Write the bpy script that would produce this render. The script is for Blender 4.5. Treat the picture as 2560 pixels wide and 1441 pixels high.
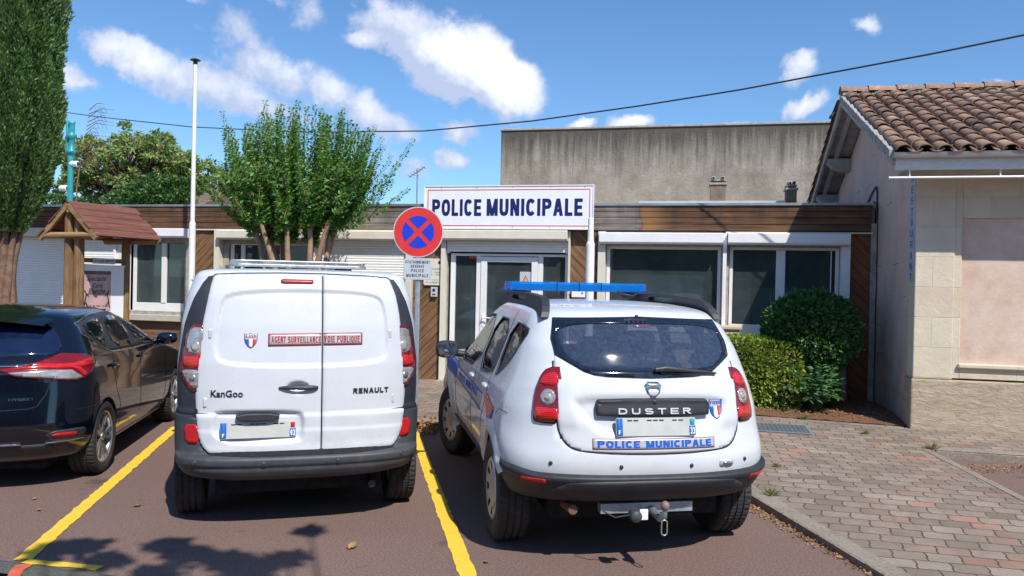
import bpy, bmesh, math, random
import numpy as np
from mathutils import Vector, Matrix
from mathutils.bvhtree import BVHTree
from mathutils.geometry import delaunay_2d_cdt
random.seed(7)
R = math.radians
SC = bpy.context.scene
COL = SC.collection
for o in list(bpy.data.objects):
    bpy.data.objects.remove(o)

# ------------------------------------------------------------------ camera
cd = bpy.data.cameras.new('camera'); cam = bpy.data.objects.new('camera', cd); COL.objects.link(cam)
cd.sensor_width = 36; cd.lens = 36 * 1950 / 2560; cd.clip_start = .05; cd.clip_end = 2000
pitch = -math.atan(13.5 / 1950)
cam.matrix_world = (Matrix.Translation((0, 0, 1.75)) @ Matrix.Rotation(R(90) + pitch, 4, 'X') @ Matrix.Rotation(.021, 4, 'Z'))
SC.camera = cam
SC.render.resolution_x = 1024; SC.render.resolution_y = 576
# ------------------------------------------------------------------ light
SUN_AZ, SUN_EL = 152.0, 50.5          # clockwise from +Y, elevation
sd = Vector((math.sin(R(SUN_AZ)) * math.cos(R(SUN_EL)), math.cos(R(SUN_AZ)) * math.cos(R(SUN_EL)), math.sin(R(SUN_EL))))
sl = bpy.data.lights.new('sun', 'SUN'); sl.energy = 4.9; sl.angle = R(.55); sl.color = (1, .95, .87)
so = bpy.data.objects.new('sun', sl); COL.objects.link(so); so.rotation_euler = sd.to_track_quat('Z', 'Y').to_euler()
so.location = (0, 0, 30)
SC.view_settings.view_transform = 'Standard'; SC.view_settings.look = 'None'
SC.view_settings.gamma = 1; SC.view_settings.exposure = 0.22
# ------------------------------------------------------------------ world: sky and clouds
WD = bpy.data.worlds.new('World'); SC.world = WD; WD.use_nodes = True
nt = WD.node_tree; nt.nodes.clear()
def N(t, **k):
    n = nt.nodes.new(t)
    for a, b in k.items(): setattr(n, a, b)
    return n
L = nt.links.new
wo = N('ShaderNodeOutputWorld'); bg = N('ShaderNodeBackground'); L(bg.outputs[0], wo.inputs[0])
sky = N('ShaderNodeTexSky'); sky.sky_type = 'NISHITA'; sky.sun_disc = False
sky.sun_elevation = R(SUN_EL); sky.sun_rotation = R(SUN_AZ); sky.air_density = 1.0; sky.dust_density = .3; sky.ozone_density = 4.0
bg.inputs[1].default_value = .122
tc = N('ShaderNodeTexCoord')
nrm = N('ShaderNodeVectorMath', operation='NORMALIZE'); L(tc.outputs['Generated'], nrm.inputs[0])
def vm(op, a, b=None):
    n = N('ShaderNodeVectorMath', operation=op)
    for i, q in enumerate((a, b)):
        if q is None: continue
        if isinstance(q, (tuple, list, Vector)): n.inputs[i].default_value = tuple(q)
        else: L(q, n.inputs[i])
    return n.outputs['Value'] if op in ('DOT_PRODUCT', 'LENGTH', 'DISTANCE') else n.outputs[0]
def mt(op, a, b=None, c=None, clamp=False):
    n = N('ShaderNodeMath', operation=op); n.use_clamp = clamp
    for i, q in enumerate((a, b, c)):
        if q is None: continue
        if isinstance(q, (int, float)): n.inputs[i].default_value = q
        else: L(q, n.inputs[i])
    return n.outputs[0]
def noise(v, sc, det=6, ro=.55, dist=0.):
    n = N('ShaderNodeTexNoise'); n.inputs['Scale'].default_value = sc; n.inputs['Detail'].default_value = det
    n.inputs['Roughness'].default_value = ro; n.inputs['Distortion'].default_value = dist; L(v, n.inputs['Vector']); return n
dirv = nrm.outputs[0]
nz = noise(dirv, 9, 8, .6, .3)
nz2 = noise(dirv, 26, 6, .6)
warp = vm('ADD', dirv, vm('MULTIPLY', vm('SUBTRACT', nz.outputs['Color'], (.5, .5, .5)), (.05, .05, .05)))
warp = vm('ADD', warp, vm('MULTIPLY', vm('SUBTRACT', nz2.outputs['Color'], (.5, .5, .5)), (.022, .022, .022)))
def cdir(px, py):    # a compass direction of the sky
    x = (px - 1280) / 1950; z = (707 - py) / 1950
    return Vector((x, 1, z)).normalized()
# clouds: centre x, y, half length, half height, tilt, weight, brightness
CL = [(985, 70, 120, 62, 15, 1.3, .1), (1060, 130, 190, 62, 18, 1.5, .2), (1180, 150, 150, 85, 35, 1.7, .75), (1265, 205, 105, 66, 35, 1.6, .8), (1150, 215, 170, 50, 25, 1.3, .0), (895, 105, 60, 30, 5, 1.1, .5), (930, 20, 60, 34, 30, .7, .1),
      (275, 140, 66, 40, 25, 1.1, .55), (355, 175, 90, 46, 25, 1.1, .45), (440, 215, 110, 52, 15, .95, .3), (560, 235, 120, 48, 10, .9, .3), (575, 95, 75, 55, 40, .8, .15), (640, 170, 90, 62, 35, .9, .15), (700, 215, 100, 58, 30, .9, .25), (800, 235, 120, 55, 25, .95, .35),
      (880, 280, 120, 48, 20, .95, .35), (960, 310, 90, 32, 15, .75, .3), (640, 285, 190, 34, 8, .6, .1), (750, 40, 52, 42, 40, .7, .2), (430, 2, 75, 20, 10, .8, .3), (172, 205, 40, 34, 30, .7, .4), (215, 222, 36, 14, 10, .7, .5), (660, 10, 60, 20, 20, .45, .2),
      (1990, 165, 42, 34, -10, 1.0, .6), (2005, 253, 54, 22, -12, 1.0, .6), (2147, 50, 36, 30, 20, .8, .5), (1572, 303, 60, 24, 0, 1.2, .8), (1457, 317, 34, 13, 0, 1.2, .8),
      (1845, 302, 46, 16, 5, .9, .6), (1128, 400, 50, 22, 8, .8, .35), (1150, 332, 48, 24, 15, .8, .35), (1030, 425, 50, 26, 0, .5, .2), (2470, 180, 26, 9, 10, .5, .4),
      (-500, 200, 300, 90, 10, 1., .5), (3400, 160, 260, 80, -5, 1., .5)]
dens = None; lit = None
for cx, cy, a, b, tilt, wt, br in CL:
    c = cdir(cx, cy); rt = Vector((0, 0, 1)).cross(c).normalized() * -1; up = rt.cross(c).normalized()
    if up.z < 0: up = -up
    t = R(tilt); a *= 1.12; b *= 1.15; A = (rt * math.cos(t) - up * math.sin(t)) / (a / 1950); B = (rt * math.sin(t) + up * math.cos(t)) / (b / 1950)
    d = vm('SUBTRACT', warp, c)
    pa = vm('DOT_PRODUCT', d, A); pb = vm('DOT_PRODUCT', d, B); pc = vm('DOT_PRODUCT', d, c * 2.2)
    q = mt('ADD', mt('MULTIPLY', pa, pa), mt('MULTIPLY', pb, pb)); q = mt('ADD', q, mt('MULTIPLY', pc, pc))
    m = mt('MULTIPLY', mt('SUBTRACT', 1.0, mt('SQRT', q)), wt)
    dens = m if dens is None else mt('SMOOTH_MAX', dens, m, .15)
    li = mt('MULTIPLY', mt('MAXIMUM', m, 0.0), mt('ADD', mt('ADD', mt('MULTIPLY', pb, .5), mt('MULTIPLY', pa, .25)), br))
    lit = li if lit is None else mt('ADD', lit, li)
nz3 = noise(dirv, 70, 5, .6)
den = mt('ADD', dens, mt('MULTIPLY', mt('SUBTRACT', nz.outputs['Fac'], .5), 1.2))
den = mt('ADD', den, mt('MULTIPLY', mt('SUBTRACT', nz2.outputs['Fac'], .5), .8)); den = mt('ADD', den, mt('MULTIPLY', mt('SUBTRACT', nz3.outputs['Fac'], .5), .45))
mr = N('ShaderNodeMapRange'); mr.interpolation_type = 'SMOOTHSTEP'; mr.inputs['From Min'].default_value = .02; mr.inputs['From Max'].default_value = .55; L(den, mr.inputs['Value'])
alpha = mt('MULTIPLY', mr.outputs[0], .92)
lt = mt('ADD', mt('MULTIPLY', lit, .75), mt('ADD', mt('MULTIPLY', den, .22), mt('MULTIPLY', mt('SUBTRACT', nz2.outputs['Fac'], .5), 1.3)), clamp=True)
rc = N('ShaderNodeValToRGB'); L(lt, rc.inputs[0])
rc.color_ramp.elements[0].color = (4.0, 4.6, 6.2, 1); rc.color_ramp.elements[0].position = .12
rc.color_ramp.elements[1].color = (7.9, 8.1, 8.7, 1); rc.color_ramp.elements[1].position = .9
tint = N('ShaderNodeMix', data_type='RGBA', blend_type='MULTIPLY'); tint.inputs[0].default_value = 1
L(sky.outputs[0], tint.inputs[6]); tint.inputs[7].default_value = (.74, .96, 1.12, 1)
mx = N('ShaderNodeMix', data_type='RGBA'); L(alpha, mx.inputs[0]); L(tint.outputs[2], mx.inputs[6]); L(rc.outputs[0], mx.inputs[7])
L(mx.outputs[2], bg.inputs[0])
# ------------------------------------------------------------------ a heavy grotesque drawn from strokes (capitals and figures)
def glyph_polys(ch, w, wd):
    """outline polygons in a cell of height 1; wd: glyph width, w: stroke weight"""
    h = w / 2; P = []
    def bar(x0, z0, x1, z1): P.append([(x0, z0), (x1, z0), (x1, z1), (x0, z1)])
    def slant(x0, x1, z0=0., z1=1.):
        q = h * math.sqrt(1 + ((x1 - x0) / (z1 - z0)) ** 2); P.append([(x0 - q, z0), (x0 + q, z0), (x1 + q, z1), (x1 - q, z1)])
    def arc(cx, cz, rx, rz, a0, a1, n=None, e=2.5):
        n = n or max(5, int(abs(a1 - a0) / 11)); o, i = [], []
        for k in range(n + 1):
            a = R(a0 + (a1 - a0) * k / n); c, s = math.cos(a), math.sin(a); f = (abs(c) ** e + abs(s) ** e) ** (-1 / e)
            o.append((cx + rx * c * f, cz + rz * s * f)); i.append((cx + (rx - w) * c * f, cz + (rz - w) * s * f))
        P.append(o + i[::-1])
    W = wd
    if ch == 'A': slant(h, W / 2 - .02); slant(W - h, W / 2 + .02); bar(W * .22, .22, W * .78, .22 + w * .85)
    elif ch == 'B': bar(0, 0, w, 1); bar(w * .9, 0, W * .55, w); bar(w * .9, 1 - w, W * .55, 1); bar(w * .9, .5 - h, W * .55, .5 + h); arc(W * .5, .25 + h / 2, W * .5, .25 + h / 2, -90, 90); arc(W * .5, .75 - h / 2, W * .46, .25 + h / 2, -90, 90)
    elif ch == 'C': arc(W / 2, .5, W / 2, .5, 38, 322)
    elif ch == 'G': arc(W / 2, .5, W / 2, .5, 38, 330); bar(W - w, .1, W, .52); bar(W * .5, .52 - w, W, .52)
    elif ch == 'D': bar(0, 0, w, 1); bar(w * .9, 0, W * .5, w); bar(w * .9, 1 - w, W * .5, 1); arc(W * .45, .5, W * .55, .5, -90, 90)
    elif ch in 'EÉ': bar(0, 0, w, 1); bar(w * .9, 0, W, w * .9); bar(w * .9, 1 - w * .9, W, 1); bar(w * .9, .5 - h * .9, W * .93, .5 + h * .9)
    elif ch == 'F': bar(0, 0, w, 1); bar(w * .9, 1 - w * .9, W, 1); bar(w * .9, .48 - h * .9, W * .9, .48 + h * .9)
    elif ch == 'H': bar(0, 0, w, 1); bar(W - w, 0, W, 1); bar(w * .9, .5 - h, W - w * .9, .5 + h)
    elif ch == 'I': bar(0, 0, w, 1)
    elif ch == 'L': bar(0, 0, w, 1); bar(w * .9, 0, W, w * .9)
    elif ch == 'M': bar(0, 0, w, 1); bar(W - w, 0, W, 1); slant(W / 2, h * 1.15, 0, 1); slant(W / 2, W - h * 1.15, 0, 1)
    elif ch == 'N': bar(0, 0, w, 1); bar(W - w, 0, W, 1); slant(W - h * 1.2, h * 1.2, 0, 1)
    elif ch in 'OQ': arc(W / 2, .5, W / 2, .5, 0, 360, 36)
    elif ch == 'P': bar(0, 0, w, 1); bar(w * .9, 1 - w * .9, W * .5, 1); bar(w * .9, .40, W * .5, .40 + w * .9); arc(W * .5, .70, W * .5, .30, -90, 90)
    elif ch == 'R': bar(0, 0, w, 1); bar(w * .9, 1 - w * .9, W * .5, 1); bar(w * .9, .42, W * .5, .42 + w * .9); arc(W * .48, .71, W * .48, .29, -90, 90); slant(W - h * 1.1, W * .52, 0, .46)
    elif ch == 'S': arc(W / 2, .75 - h / 2, W / 2, .25 + h / 2, 25, 270); arc(W / 2, .25 + h / 2, W / 2, .25 + h / 2, -155, 90)
    elif ch == 'T': bar(0, 1 - w * .9, W, 1); bar(W / 2 - h, 0, W / 2 + h, 1 - w * .8)
    elif ch == 'U': bar(0, .38, w, 1); bar(W - w, .38, W, 1); arc(W / 2, .40, W / 2, .40, 180, 360)
    elif ch == 'V': slant(W / 2, h * 1.1); slant(W / 2, W - h * 1.1)
    elif ch == 'K': bar(0, 0, w, 1); slant(w * .8, W - h * 1.2, .38, 1); slant(W - h * 1.1, W * .38, 0, .6)
    elif ch == 'Y': bar(W / 2 - h, 0, W / 2 + h, .45); slant(W / 2, h * 1.1, .4, 1); slant(W / 2, W - h * 1.1, .4, 1)
    elif ch == '.': bar(0, 0, w, w)
    elif ch == '9': arc(W / 2, .68, W / 2, .32, 0, 360, 28); arc(W / 2, .5, W / 2, .5, -150, 20)
    elif ch == '3': arc(W / 2, .75 - h / 2, W / 2, .25 + h / 2, -90, 150); arc(W / 2, .25 + h / 2, W / 2, .25 + h / 2, -150, 90)
    if ch == 'Q': slant(W - h * .6, W * .6, -.05, .3)
    if ch == 'É': P.append([(W * .35, 1.07), (W * .62, 1.07), (W * .85, 1.24), (W * .5, 1.24)])
    return P
GW = {'I': 0, 'M': 1.25, 'E': .88, 'É': .88, 'F': .84, 'L': .82, 'O': 1.06, 'Q': 1.06, 'C': 1.02, 'G': 1.04, 'A': 1.06, 'V': 1.0, 'T': .92, '.': 0}
_bc = {}
def bold2d(s, w=.2, wd=.62, gap=.13, sp=.42):
    k = (s, w, wd, gap, sp)
    if k in _bc: return _bc[k]
    V, F, x = [], [], 0.
    for ch in s:
        if ch == ' ': x += sp; continue
        g = w if ch in 'I.' else GW.get(ch, 1.) * wd; polys = glyph_polys(ch, w, g); pts = []; ed = []
        for P in polys:
            b = len(pts)
            for i, p in enumerate(P): pts.append(Vector(p)); ed.append((b + i, b + (i + 1) % len(P)))
        r = delaunay_2d_cdt(pts, ed, [], 0, 1e-5); b = len(V); V += [(v.x + x, v.y) for v in r[0]]
        for f in r[2]:
            cx = sum(r[0][i].x for i in f) / len(f); cy = sum(r[0][i].y for i in f) / len(f)
            if any(inpoly(cx, cy, P) for P in polys): F.append(tuple(b + i for i in f))
        x += g + gap
    x1 = x - gap; V = [(a / x1, b) for a, b in V]; _bc[k] = (V, F, x1); return _bc[k]
def btxt(mb, s, box, fn, w=.2, wd=.62, gap=.13, sp=.42, thick=0., mi=0):
    V, F, asp = bold2d(s, w, wd, gap, sp); x0, x1, z0, z1 = box; P = [(x0 + a * (x1 - x0), z0 + b * (z1 - z0)) for a, b in V]
    if thick:
        n = len(P); ec = set((f[i], f[(i + 1) % len(f)]) for f in F for i in range(len(f)))
        mb.add([fn(a, b, 0) for a, b in P] + [fn(a, b, thick) for a, b in P], [tuple(n + i for i in f) for f in F] + [(a, b, n + b, n + a) for a, b in ec if (b, a) not in ec], mi)
    else: mb.add([fn(a, b, 0) for a, b in P], F, mi)
def bdecal(name, s, box, surf, ray, off, mat, parent, thick=0., **k):
    mb = MB(); fn = on(surf, ray); btxt(mb, s, box, lambda a, b, t: fn(a, b, off + t), thick=thick, **k); return mb.build(name, mat, parent, fix=False)
# ------------------------------------------------------------------ helpers
def tag(o, label=None, cat=None, group=None, kind=None):
    if label: o['label'] = label
    if cat: o['category'] = cat
    if group: o['group'] = group
    if kind: o['kind'] = kind
    return o
def empty(name, loc=(0, 0, 0), rz=0, parent=None, rx=0, ry=0):
    o = bpy.data.objects.new(name, None); COL.objects.link(o); o.location = loc; o.rotation_euler = (rx, ry, rz)
    o.empty_display_size = .2
    if parent: o.parent = parent
    return o
class MB:
    def __init__(s): s.v = []; s.f = []; s.m = []; s.sm = []
    def add(s, V, F, mi=0, smooth=False):
        b = len(s.v); s.v += [tuple(p) for p in V]
        for f in F: s.f.append(tuple(b + i for i in f)); s.m.append(mi); s.sm.append(smooth)
        return s
    def box(s, x0, x1, y0, y1, z0, z1, mi=0):
        V = [(x, y, z) for x in (x0, x1) for y in (y0, y1) for z in (z0, z1)]
        return s.add(V, [(0, 1, 3, 2), (4, 6, 7, 5), (0, 4, 5, 1), (2, 3, 7, 6), (0, 2, 6, 4), (1, 5, 7, 3)], mi)
    def obox(s, c, ax, ay, az, hx, hy, hz, mi=0):      # oriented box
        c = Vector(c); ax, ay, az = [Vector(a).normalized() for a in (ax, ay, az)]
        V = [c + ax * hx * i + ay * hy * j + az * hz * k for i in (-1, 1) for j in (-1, 1) for k in (-1, 1)]
        return s.add(V, [(0, 1, 3, 2), (4, 6, 7, 5), (0, 4, 5, 1), (2, 3, 7, 6), (0, 2, 6, 4), (1, 5, 7, 3)], mi)
    def tube(s, pts, rad, n=10, mi=0, cap=True, smooth=True):
        pts = [Vector(p) for p in pts]; m = len(pts)
        if isinstance(rad, (int, float)): rad = [rad] * m
        V = []; prev = None
        for i, p in enumerate(pts):
            d = (pts[min(i + 1, m - 1)] - pts[max(i - 1, 0)])
            if d.length < 1e-9: d = Vector((0, 0, 1))
            d.normalize()
            if prev is None:
                a = Vector((0, 0, 1)).cross(d)
                if a.length < .1: a = Vector((1, 0, 0)).cross(d)
            else: a = prev - d * prev.dot(d)
            a.normalize(); prev = a; b = d.cross(a)
            for k in range(n):
                t = 2 * math.pi * k / n; V.append(p + (a * math.cos(t) + b * math.sin(t)) * rad[i])
        F = [(i * n + k, i * n + (k + 1) % n, (i + 1) * n + (k + 1) % n, (i + 1) * n + k) for i in range(m - 1) for k in range(n)]
        s.add(V, F, mi, smooth)
        if cap:
            s.add(V[:n], [tuple(range(n))[::-1]], mi); s.add(V[-n:], [tuple(range(n))], mi)
        return s
    def lathe(s, prof, n=32, o=(0, 0, 0), axis='Z', mi=0, smooth=True, mod=None):   # prof: (r, h)
        V = []
        for k in range(n):
            t = 2 * math.pi * k / n
            for j, (r, h) in enumerate(prof):
                rr = r if mod is None else mod(k, j, r)
                a, b = rr * math.cos(t), rr * math.sin(t)
                p = (a, b, h) if axis == 'Z' else ((h, a, b) if axis == 'X' else (b, h, a))
                V.append((p[0] + o[0], p[1] + o[1], p[2] + o[2]))
        m = len(prof)
        F = [(k * m + j, ((k + 1) % n) * m + j, ((k + 1) % n) * m + j + 1, k * m + j + 1) for k in range(n) for j in range(m - 1)]
        return s.add(V, F, mi, smooth)
    def prism(s, poly, fn, t0, t1, mi=0):    # polygon (a, b) extruded from t0 to t1, fn(a, b, t) -> point
        n = len(poly); V = [fn(a, b, t0) for a, b in poly] + [fn(a, b, t1) for a, b in poly]
        F = [tuple(range(n))[::-1], tuple(range(n, 2 * n))] + [(i, (i + 1) % n, n + (i + 1) % n, n + i) for i in range(n)]
        return s.add(V, F, mi)
    def grid(s, fn, nu, nv, mi=0, smooth=True):
        V = [fn(i / nu, j / nv) for i in range(nu + 1) for j in range(nv + 1)]
        F = [(i * (nv + 1) + j, (i + 1) * (nv + 1) + j, (i + 1) * (nv + 1) + j + 1, i * (nv + 1) + j + 1) for i in range(nu) for j in range(nv)]
        return s.add(V, F, mi, smooth)
    def build(s, name, mats, parent=None, bevel=0, seg=2, fix=True, auto=None):
        me = bpy.data.meshes.new(name); me.from_pydata(s.v, [], s.f); me.update()
        if not isinstance(mats, (list, tuple)): mats = [mats]
        for m in mats: me.materials.append(m)
        me.polygons.foreach_set('material_index', s.m); me.polygons.foreach_set('use_smooth', s.sm)
        if fix:
            bm = bmesh.new(); bm.from_mesh(me); bmesh.ops.recalc_face_normals(bm, faces=bm.faces); bm.to_mesh(me); bm.free()
        if auto is not None:
            me.polygons.foreach_set('use_smooth', [True] * len(me.polygons)); me.set_sharp_from_angle(angle=R(auto))
        o = bpy.data.objects.new(name, me); COL.objects.link(o)
        if parent: o.parent = parent
        if bevel:
            b = o.modifiers.new('b', 'BEVEL'); b.width = bevel; b.segments = seg; b.limit_method = 'ANGLE'; b.angle_limit = R(40)
            b.harden_normals = False
        return o
def rrect(x0, x1, z0, z1, r, n=5):
    P = []
    for cx, cz, a0 in ((x1 - r, z0 + r, -90), (x1 - r, z1 - r, 0), (x0 + r, z1 - r, 90), (x0 + r, z0 + r, 180)):
        for k in range(n + 1):
            a = R(a0 + 90 * k / n); P.append((cx + r * math.cos(a), cz + r * math.sin(a)))
    return P
def smooth_poly(P, k=2):        # rounds the corners of an outline (Chaikin)
    for _ in range(k):
        Q = []
        for i in range(len(P)):
            a, b = P[i], P[(i + 1) % len(P)]
            Q.append((a[0] * .75 + b[0] * .25, a[1] * .75 + b[1] * .25)); Q.append((a[0] * .25 + b[0] * .75, a[1] * .25 + b[1] * .75))
        P = Q
    return P
def inpoly(x, y, P):
    c = False; j = len(P) - 1
    for i in range(len(P)):
        if (P[i][1] > y) != (P[j][1] > y) and x < (P[j][0] - P[i][0]) * (y - P[i][1]) / (P[j][1] - P[i][1]) + P[i][0]: c = not c
        j = i
    return c
def sdist(x, y, P):     # signed distance to outline, positive inside
    d = 1e9
    for i in range(len(P)):
        ax, ay = P[i]; bx, by = P[(i + 1) % len(P)]; vx, vy = bx - ax, by - ay
        t = max(0, min(1, ((x - ax) * vx + (y - ay) * vy) / (vx * vx + vy * vy + 1e-12)))
        d = min(d, math.hypot(x - ax - t * vx, y - ay - t * vy))
    return d if inpoly(x, y, P) else -d
def sst(a, b, x):
    t = max(0, min(1, (x - a) / (b - a))); return t * t * (3 - 2 * t)
def offset_poly(P, d):   # outward for d > 0
    A = sum(P[i][0] * P[(i + 1) % len(P)][1] - P[(i + 1) % len(P)][0] * P[i][1] for i in range(len(P)))
    sgn = 1 if A > 0 else -1; Q = []
    for i in range(len(P)):
        a, b, c = P[i - 1], P[i], P[(i + 1) % len(P)]
        n1 = Vector((b[1] - a[1], a[0] - b[0])); n2 = Vector((c[1] - b[1], b[0] - c[0]))
        if n1.length < 1e-9: n1 = n2
        if n2.length < 1e-9: n2 = n1
        n1.normalize(); n2.normalize(); n = n1 + n2
        if n.length < 1e-6: n = n1
        n.normalize(); k = min(2, 1 / max(.3, n.dot(n1)))
        Q.append((b[0] + n.x * d * sgn * k, b[1] + n.y * d * sgn * k))
    return Q
def cdt(outline, step, holes=(), extra=()):
    pts = []; edges = []
    def ring(P):
        b = len(pts); Q = []
        for i in range(len(P)):
            a, c = P[i], P[(i + 1) % len(P)]; l = math.hypot(c[0] - a[0], c[1] - a[1]); k = max(1, int(l / step))
            for j in range(k): Q.append((a[0] + (c[0] - a[0]) * j / k, a[1] + (c[1] - a[1]) * j / k))
        for i, q in enumerate(Q): pts.append(q); edges.append((b + i, b + (i + 1) % len(Q)))
    ring(outline)
    for h in holes: ring(h)
    x0 = min(p[0] for p in outline); x1 = max(p[0] for p in outline); y0 = min(p[1] for p in outline); y1 = max(p[1] for p in outline)
    nb = len(pts)
    for i in range(1, int((x1 - x0) / step) + 1):
        for j in range(1, int((y1 - y0) / step) + 1):
            x = x0 + i * step; y = y0 + j * step
            if inpoly(x, y, outline) and not any(inpoly(x, y, h) for h in holes): pts.append((x, y))
    r = delaunay_2d_cdt([Vector(p) for p in pts], edges, [], 1 if not holes else 0, 1e-6)
    V = [(v.x, v.y) for v in r[0]]; F = []
    for f in r[2]:
        cx = sum(V[i][0] for i in f) / len(f); cy = sum(V[i][1] for i in f) / len(f)
        if inpoly(cx, cy, outline) and not any(inpoly(cx, cy, h) for h in holes): F.append(tuple(f))
    return V, F
_tc = {}
def text2d(s, bold=0., shear=0.):
    k = (s, bold, shear)
    if k in _tc: return _tc[k]
    cu = bpy.data.curves.new('t', 'FONT'); cu.body = s; cu.size = 1; cu.offset = bold; cu.shear = shear; cu.resolution_u = 3
    o = bpy.data.objects.new('t', cu); COL.objects.link(o)
    dg = bpy.context.evaluated_depsgraph_get(); me = bpy.data.meshes.new_from_object(o.evaluated_get(dg))
    V = [(v.co.x, v.co.y) for v in me.vertices]; F = [tuple(p.vertices) for p in me.polygons]
    bpy.data.objects.remove(o); bpy.data.curves.remove(cu); bpy.data.meshes.remove(me)
    x0 = min(v[0] for v in V); x1 = max(v[0] for v in V); y0 = min(v[1] for v in V); y1 = max(v[1] for v in V)
    V = [((x - x0) / (x1 - x0), (y - y0) / (y1 - y0)) for x, y in V]
    _tc[k] = (V, F, (x1 - x0) / (y1 - y0)); return _tc[k]
def txt(mb, s, box, fn, bold=0., mi=0, shear=0., thick=0., fit='both', flat=True):   # box = x0, x1, z0, z1; fn(a, b, t)
    V, F, asp = text2d(s, bold, shear); x0, x1, z0, z1 = box
    if fit == 'h':
        w = abs(z1 - z0) * asp; cx = (x0 + x1) / 2; sg = 1 if x1 > x0 else -1; x0, x1 = cx - w / 2 * sg, cx + w / 2 * sg
    P = [(x0 + a * (x1 - x0), z0 + b * (z1 - z0)) for a, b in V]
    if thick:
        n = len(P); VV = [fn(a, b, 0) for a, b in P] + [fn(a, b, thick) for a, b in P]
        ec = {}
        for f in F:
            for i in range(len(f)):
                e = (f[i], f[(i + 1) % len(f)]); ec[tuple(sorted(e))] = ec.get(tuple(sorted(e)), 0) + 1
        FF = [tuple(n + i for i in f) for f in F]
        for e, c in ec.items():
            if c == 1: FF.append((e[0], e[1], n + e[1], n + e[0]))
        mb.add(VV, FF, mi)
    else: mb.add([fn(a, b, 0) for a, b in P], F, mi)
# site frame: x along the police facade, y into the building, z up
A0 = Vector((-1.157, 12.872, 0)); TH = R(-13.06)
EU = Vector((math.cos(TH), math.sin(TH), 0)); EN = Vector((-EU.y, EU.x, 0))
def site(u, v, z=0): return A0 + EU * u - EN * v + Vector((0, 0, z))      # v: distance in front of the facade
def gz(u, v): return .12 - .011 * max(v, -1)                                # paved ground height
def ground(px, py, h=0.):      # where a sight line from the camera meets height h
    Rm = cam.matrix_world.to_3x3(); d = Rm @ Vector(((px - 1280) / 1950, -(py - 720.5) / 1950, -1)); c = Vector((0, 0, 1.75))
    return c + d * ((h - 1.75) / d.z)
def to_uv(P): P = Vector(P) - A0; return P.dot(EU), -P.dot(EN)
# ------------------------------------------------------------------ materials
class MT:
    def __init__(s, name):
        s.m = bpy.data.materials.new(name); s.m.use_nodes = True; s.t = s.m.node_tree; s.n = s.t.nodes
        s.p = s.n['Principled BSDF']; s.out = s.n['Material Output']
    def N(s, t, **k):
        n = s.n.new(t)
        for a, b in k.items(): setattr(n, a, b)
        return n
    def L(s, a, b): s.t.links.new(a, b)
    def co(s, kind='Object', scale=None, rot=None):
        c = s.N('ShaderNodeTexCoord').outputs[kind]
        if scale is not None or rot is not None:
            mp = s.N('ShaderNodeMapping'); s.L(c, mp.inputs[0])
            if scale is not None: mp.inputs['Scale'].default_value = scale
            if rot is not None: mp.inputs['Rotation'].default_value = rot
            c = mp.outputs[0]
        return c
    def noise(s, c, sc, det=5, ro=.55, dist=0):
        n = s.N('ShaderNodeTexNoise'); s.L(c, n.inputs['Vector']); n.inputs['Scale'].default_value = sc
        n.inputs['Detail'].default_value = det; n.inputs['Roughness'].default_value = ro; n.inputs['Distortion'].default_value = dist
        return n.outputs['Fac']
    def ramp(s, f, st):
        r = s.N('ShaderNodeValToRGB'); s.L(f, r.inputs[0]); e = r.color_ramp.elements
        e[0].position, e[0].color = st[0][0], tuple(st[0][1]) + (1,) if len(st[0][1]) == 3 else st[0][1]
        e[1].position, e[1].color = st[-1][0], tuple(st[-1][1]) + (1,)
        for p, c in st[1:-1]: x = e.new(p); x.color = tuple(c) + (1,)
        return r.outputs[0]
    def mix(s, f, a, b, mode='MIX'):
        m = s.N('ShaderNodeMix', data_type='RGBA', blend_type=mode)
        for i, q in ((0, f), (6, a), (7, b)):
            if isinstance(q, (int, float)): m.inputs[i].default_value = q
            elif isinstance(q, tuple): m.inputs[i].default_value = q + (1,) if len(q) == 3 else q
            else: s.L(q, m.inputs[i])
        return m.outputs[2]
    def math(s, op, a, b=None, clamp=False):
        m = s.N('ShaderNodeMath', operation=op); m.use_clamp = clamp
        for i, q in enumerate((a, b)):
            if q is None: continue
            if isinstance(q, (int, float)): m.inputs[i].default_value = q
            else: s.L(q, m.inputs[i])
        return m.outputs[0]
    def sep(s, c):
        n = s.N('ShaderNodeSeparateXYZ'); s.L(c, n.inputs[0]); return n.outputs
    def rng(s, f, a, b, c=0., d=1.):
        n = s.N('ShaderNodeMapRange'); s.L(f, n.inputs[0]); n.inputs[1].default_value = a; n.inputs[2].default_value = b
        n.inputs[3].default_value = c; n.inputs[4].default_value = d; return n.outputs[0]
    def col(s, c):
        if isinstance(c, tuple): s.p.inputs['Base Color'].default_value = c + (1,)
        else: s.L(c, s.p.inputs['Base Color'])
    def set(s, **k):
        for a, b in k.items():
            i = s.p.inputs[a.replace('_', ' ')]
            if isinstance(b, (int, float, tuple)): i.default_value = b
            else: s.L(b, i)
        return s
    def bump(s, h, st=.3, d=.01):
        b = s.N('ShaderNodeBump'); b.inputs['Strength'].default_value = st; b.inputs['Distance'].default_value = d
        s.L(h, b.inputs['Height']); s.L(b.outputs[0], s.p.inputs['Normal']); return b.outputs[0]
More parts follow.
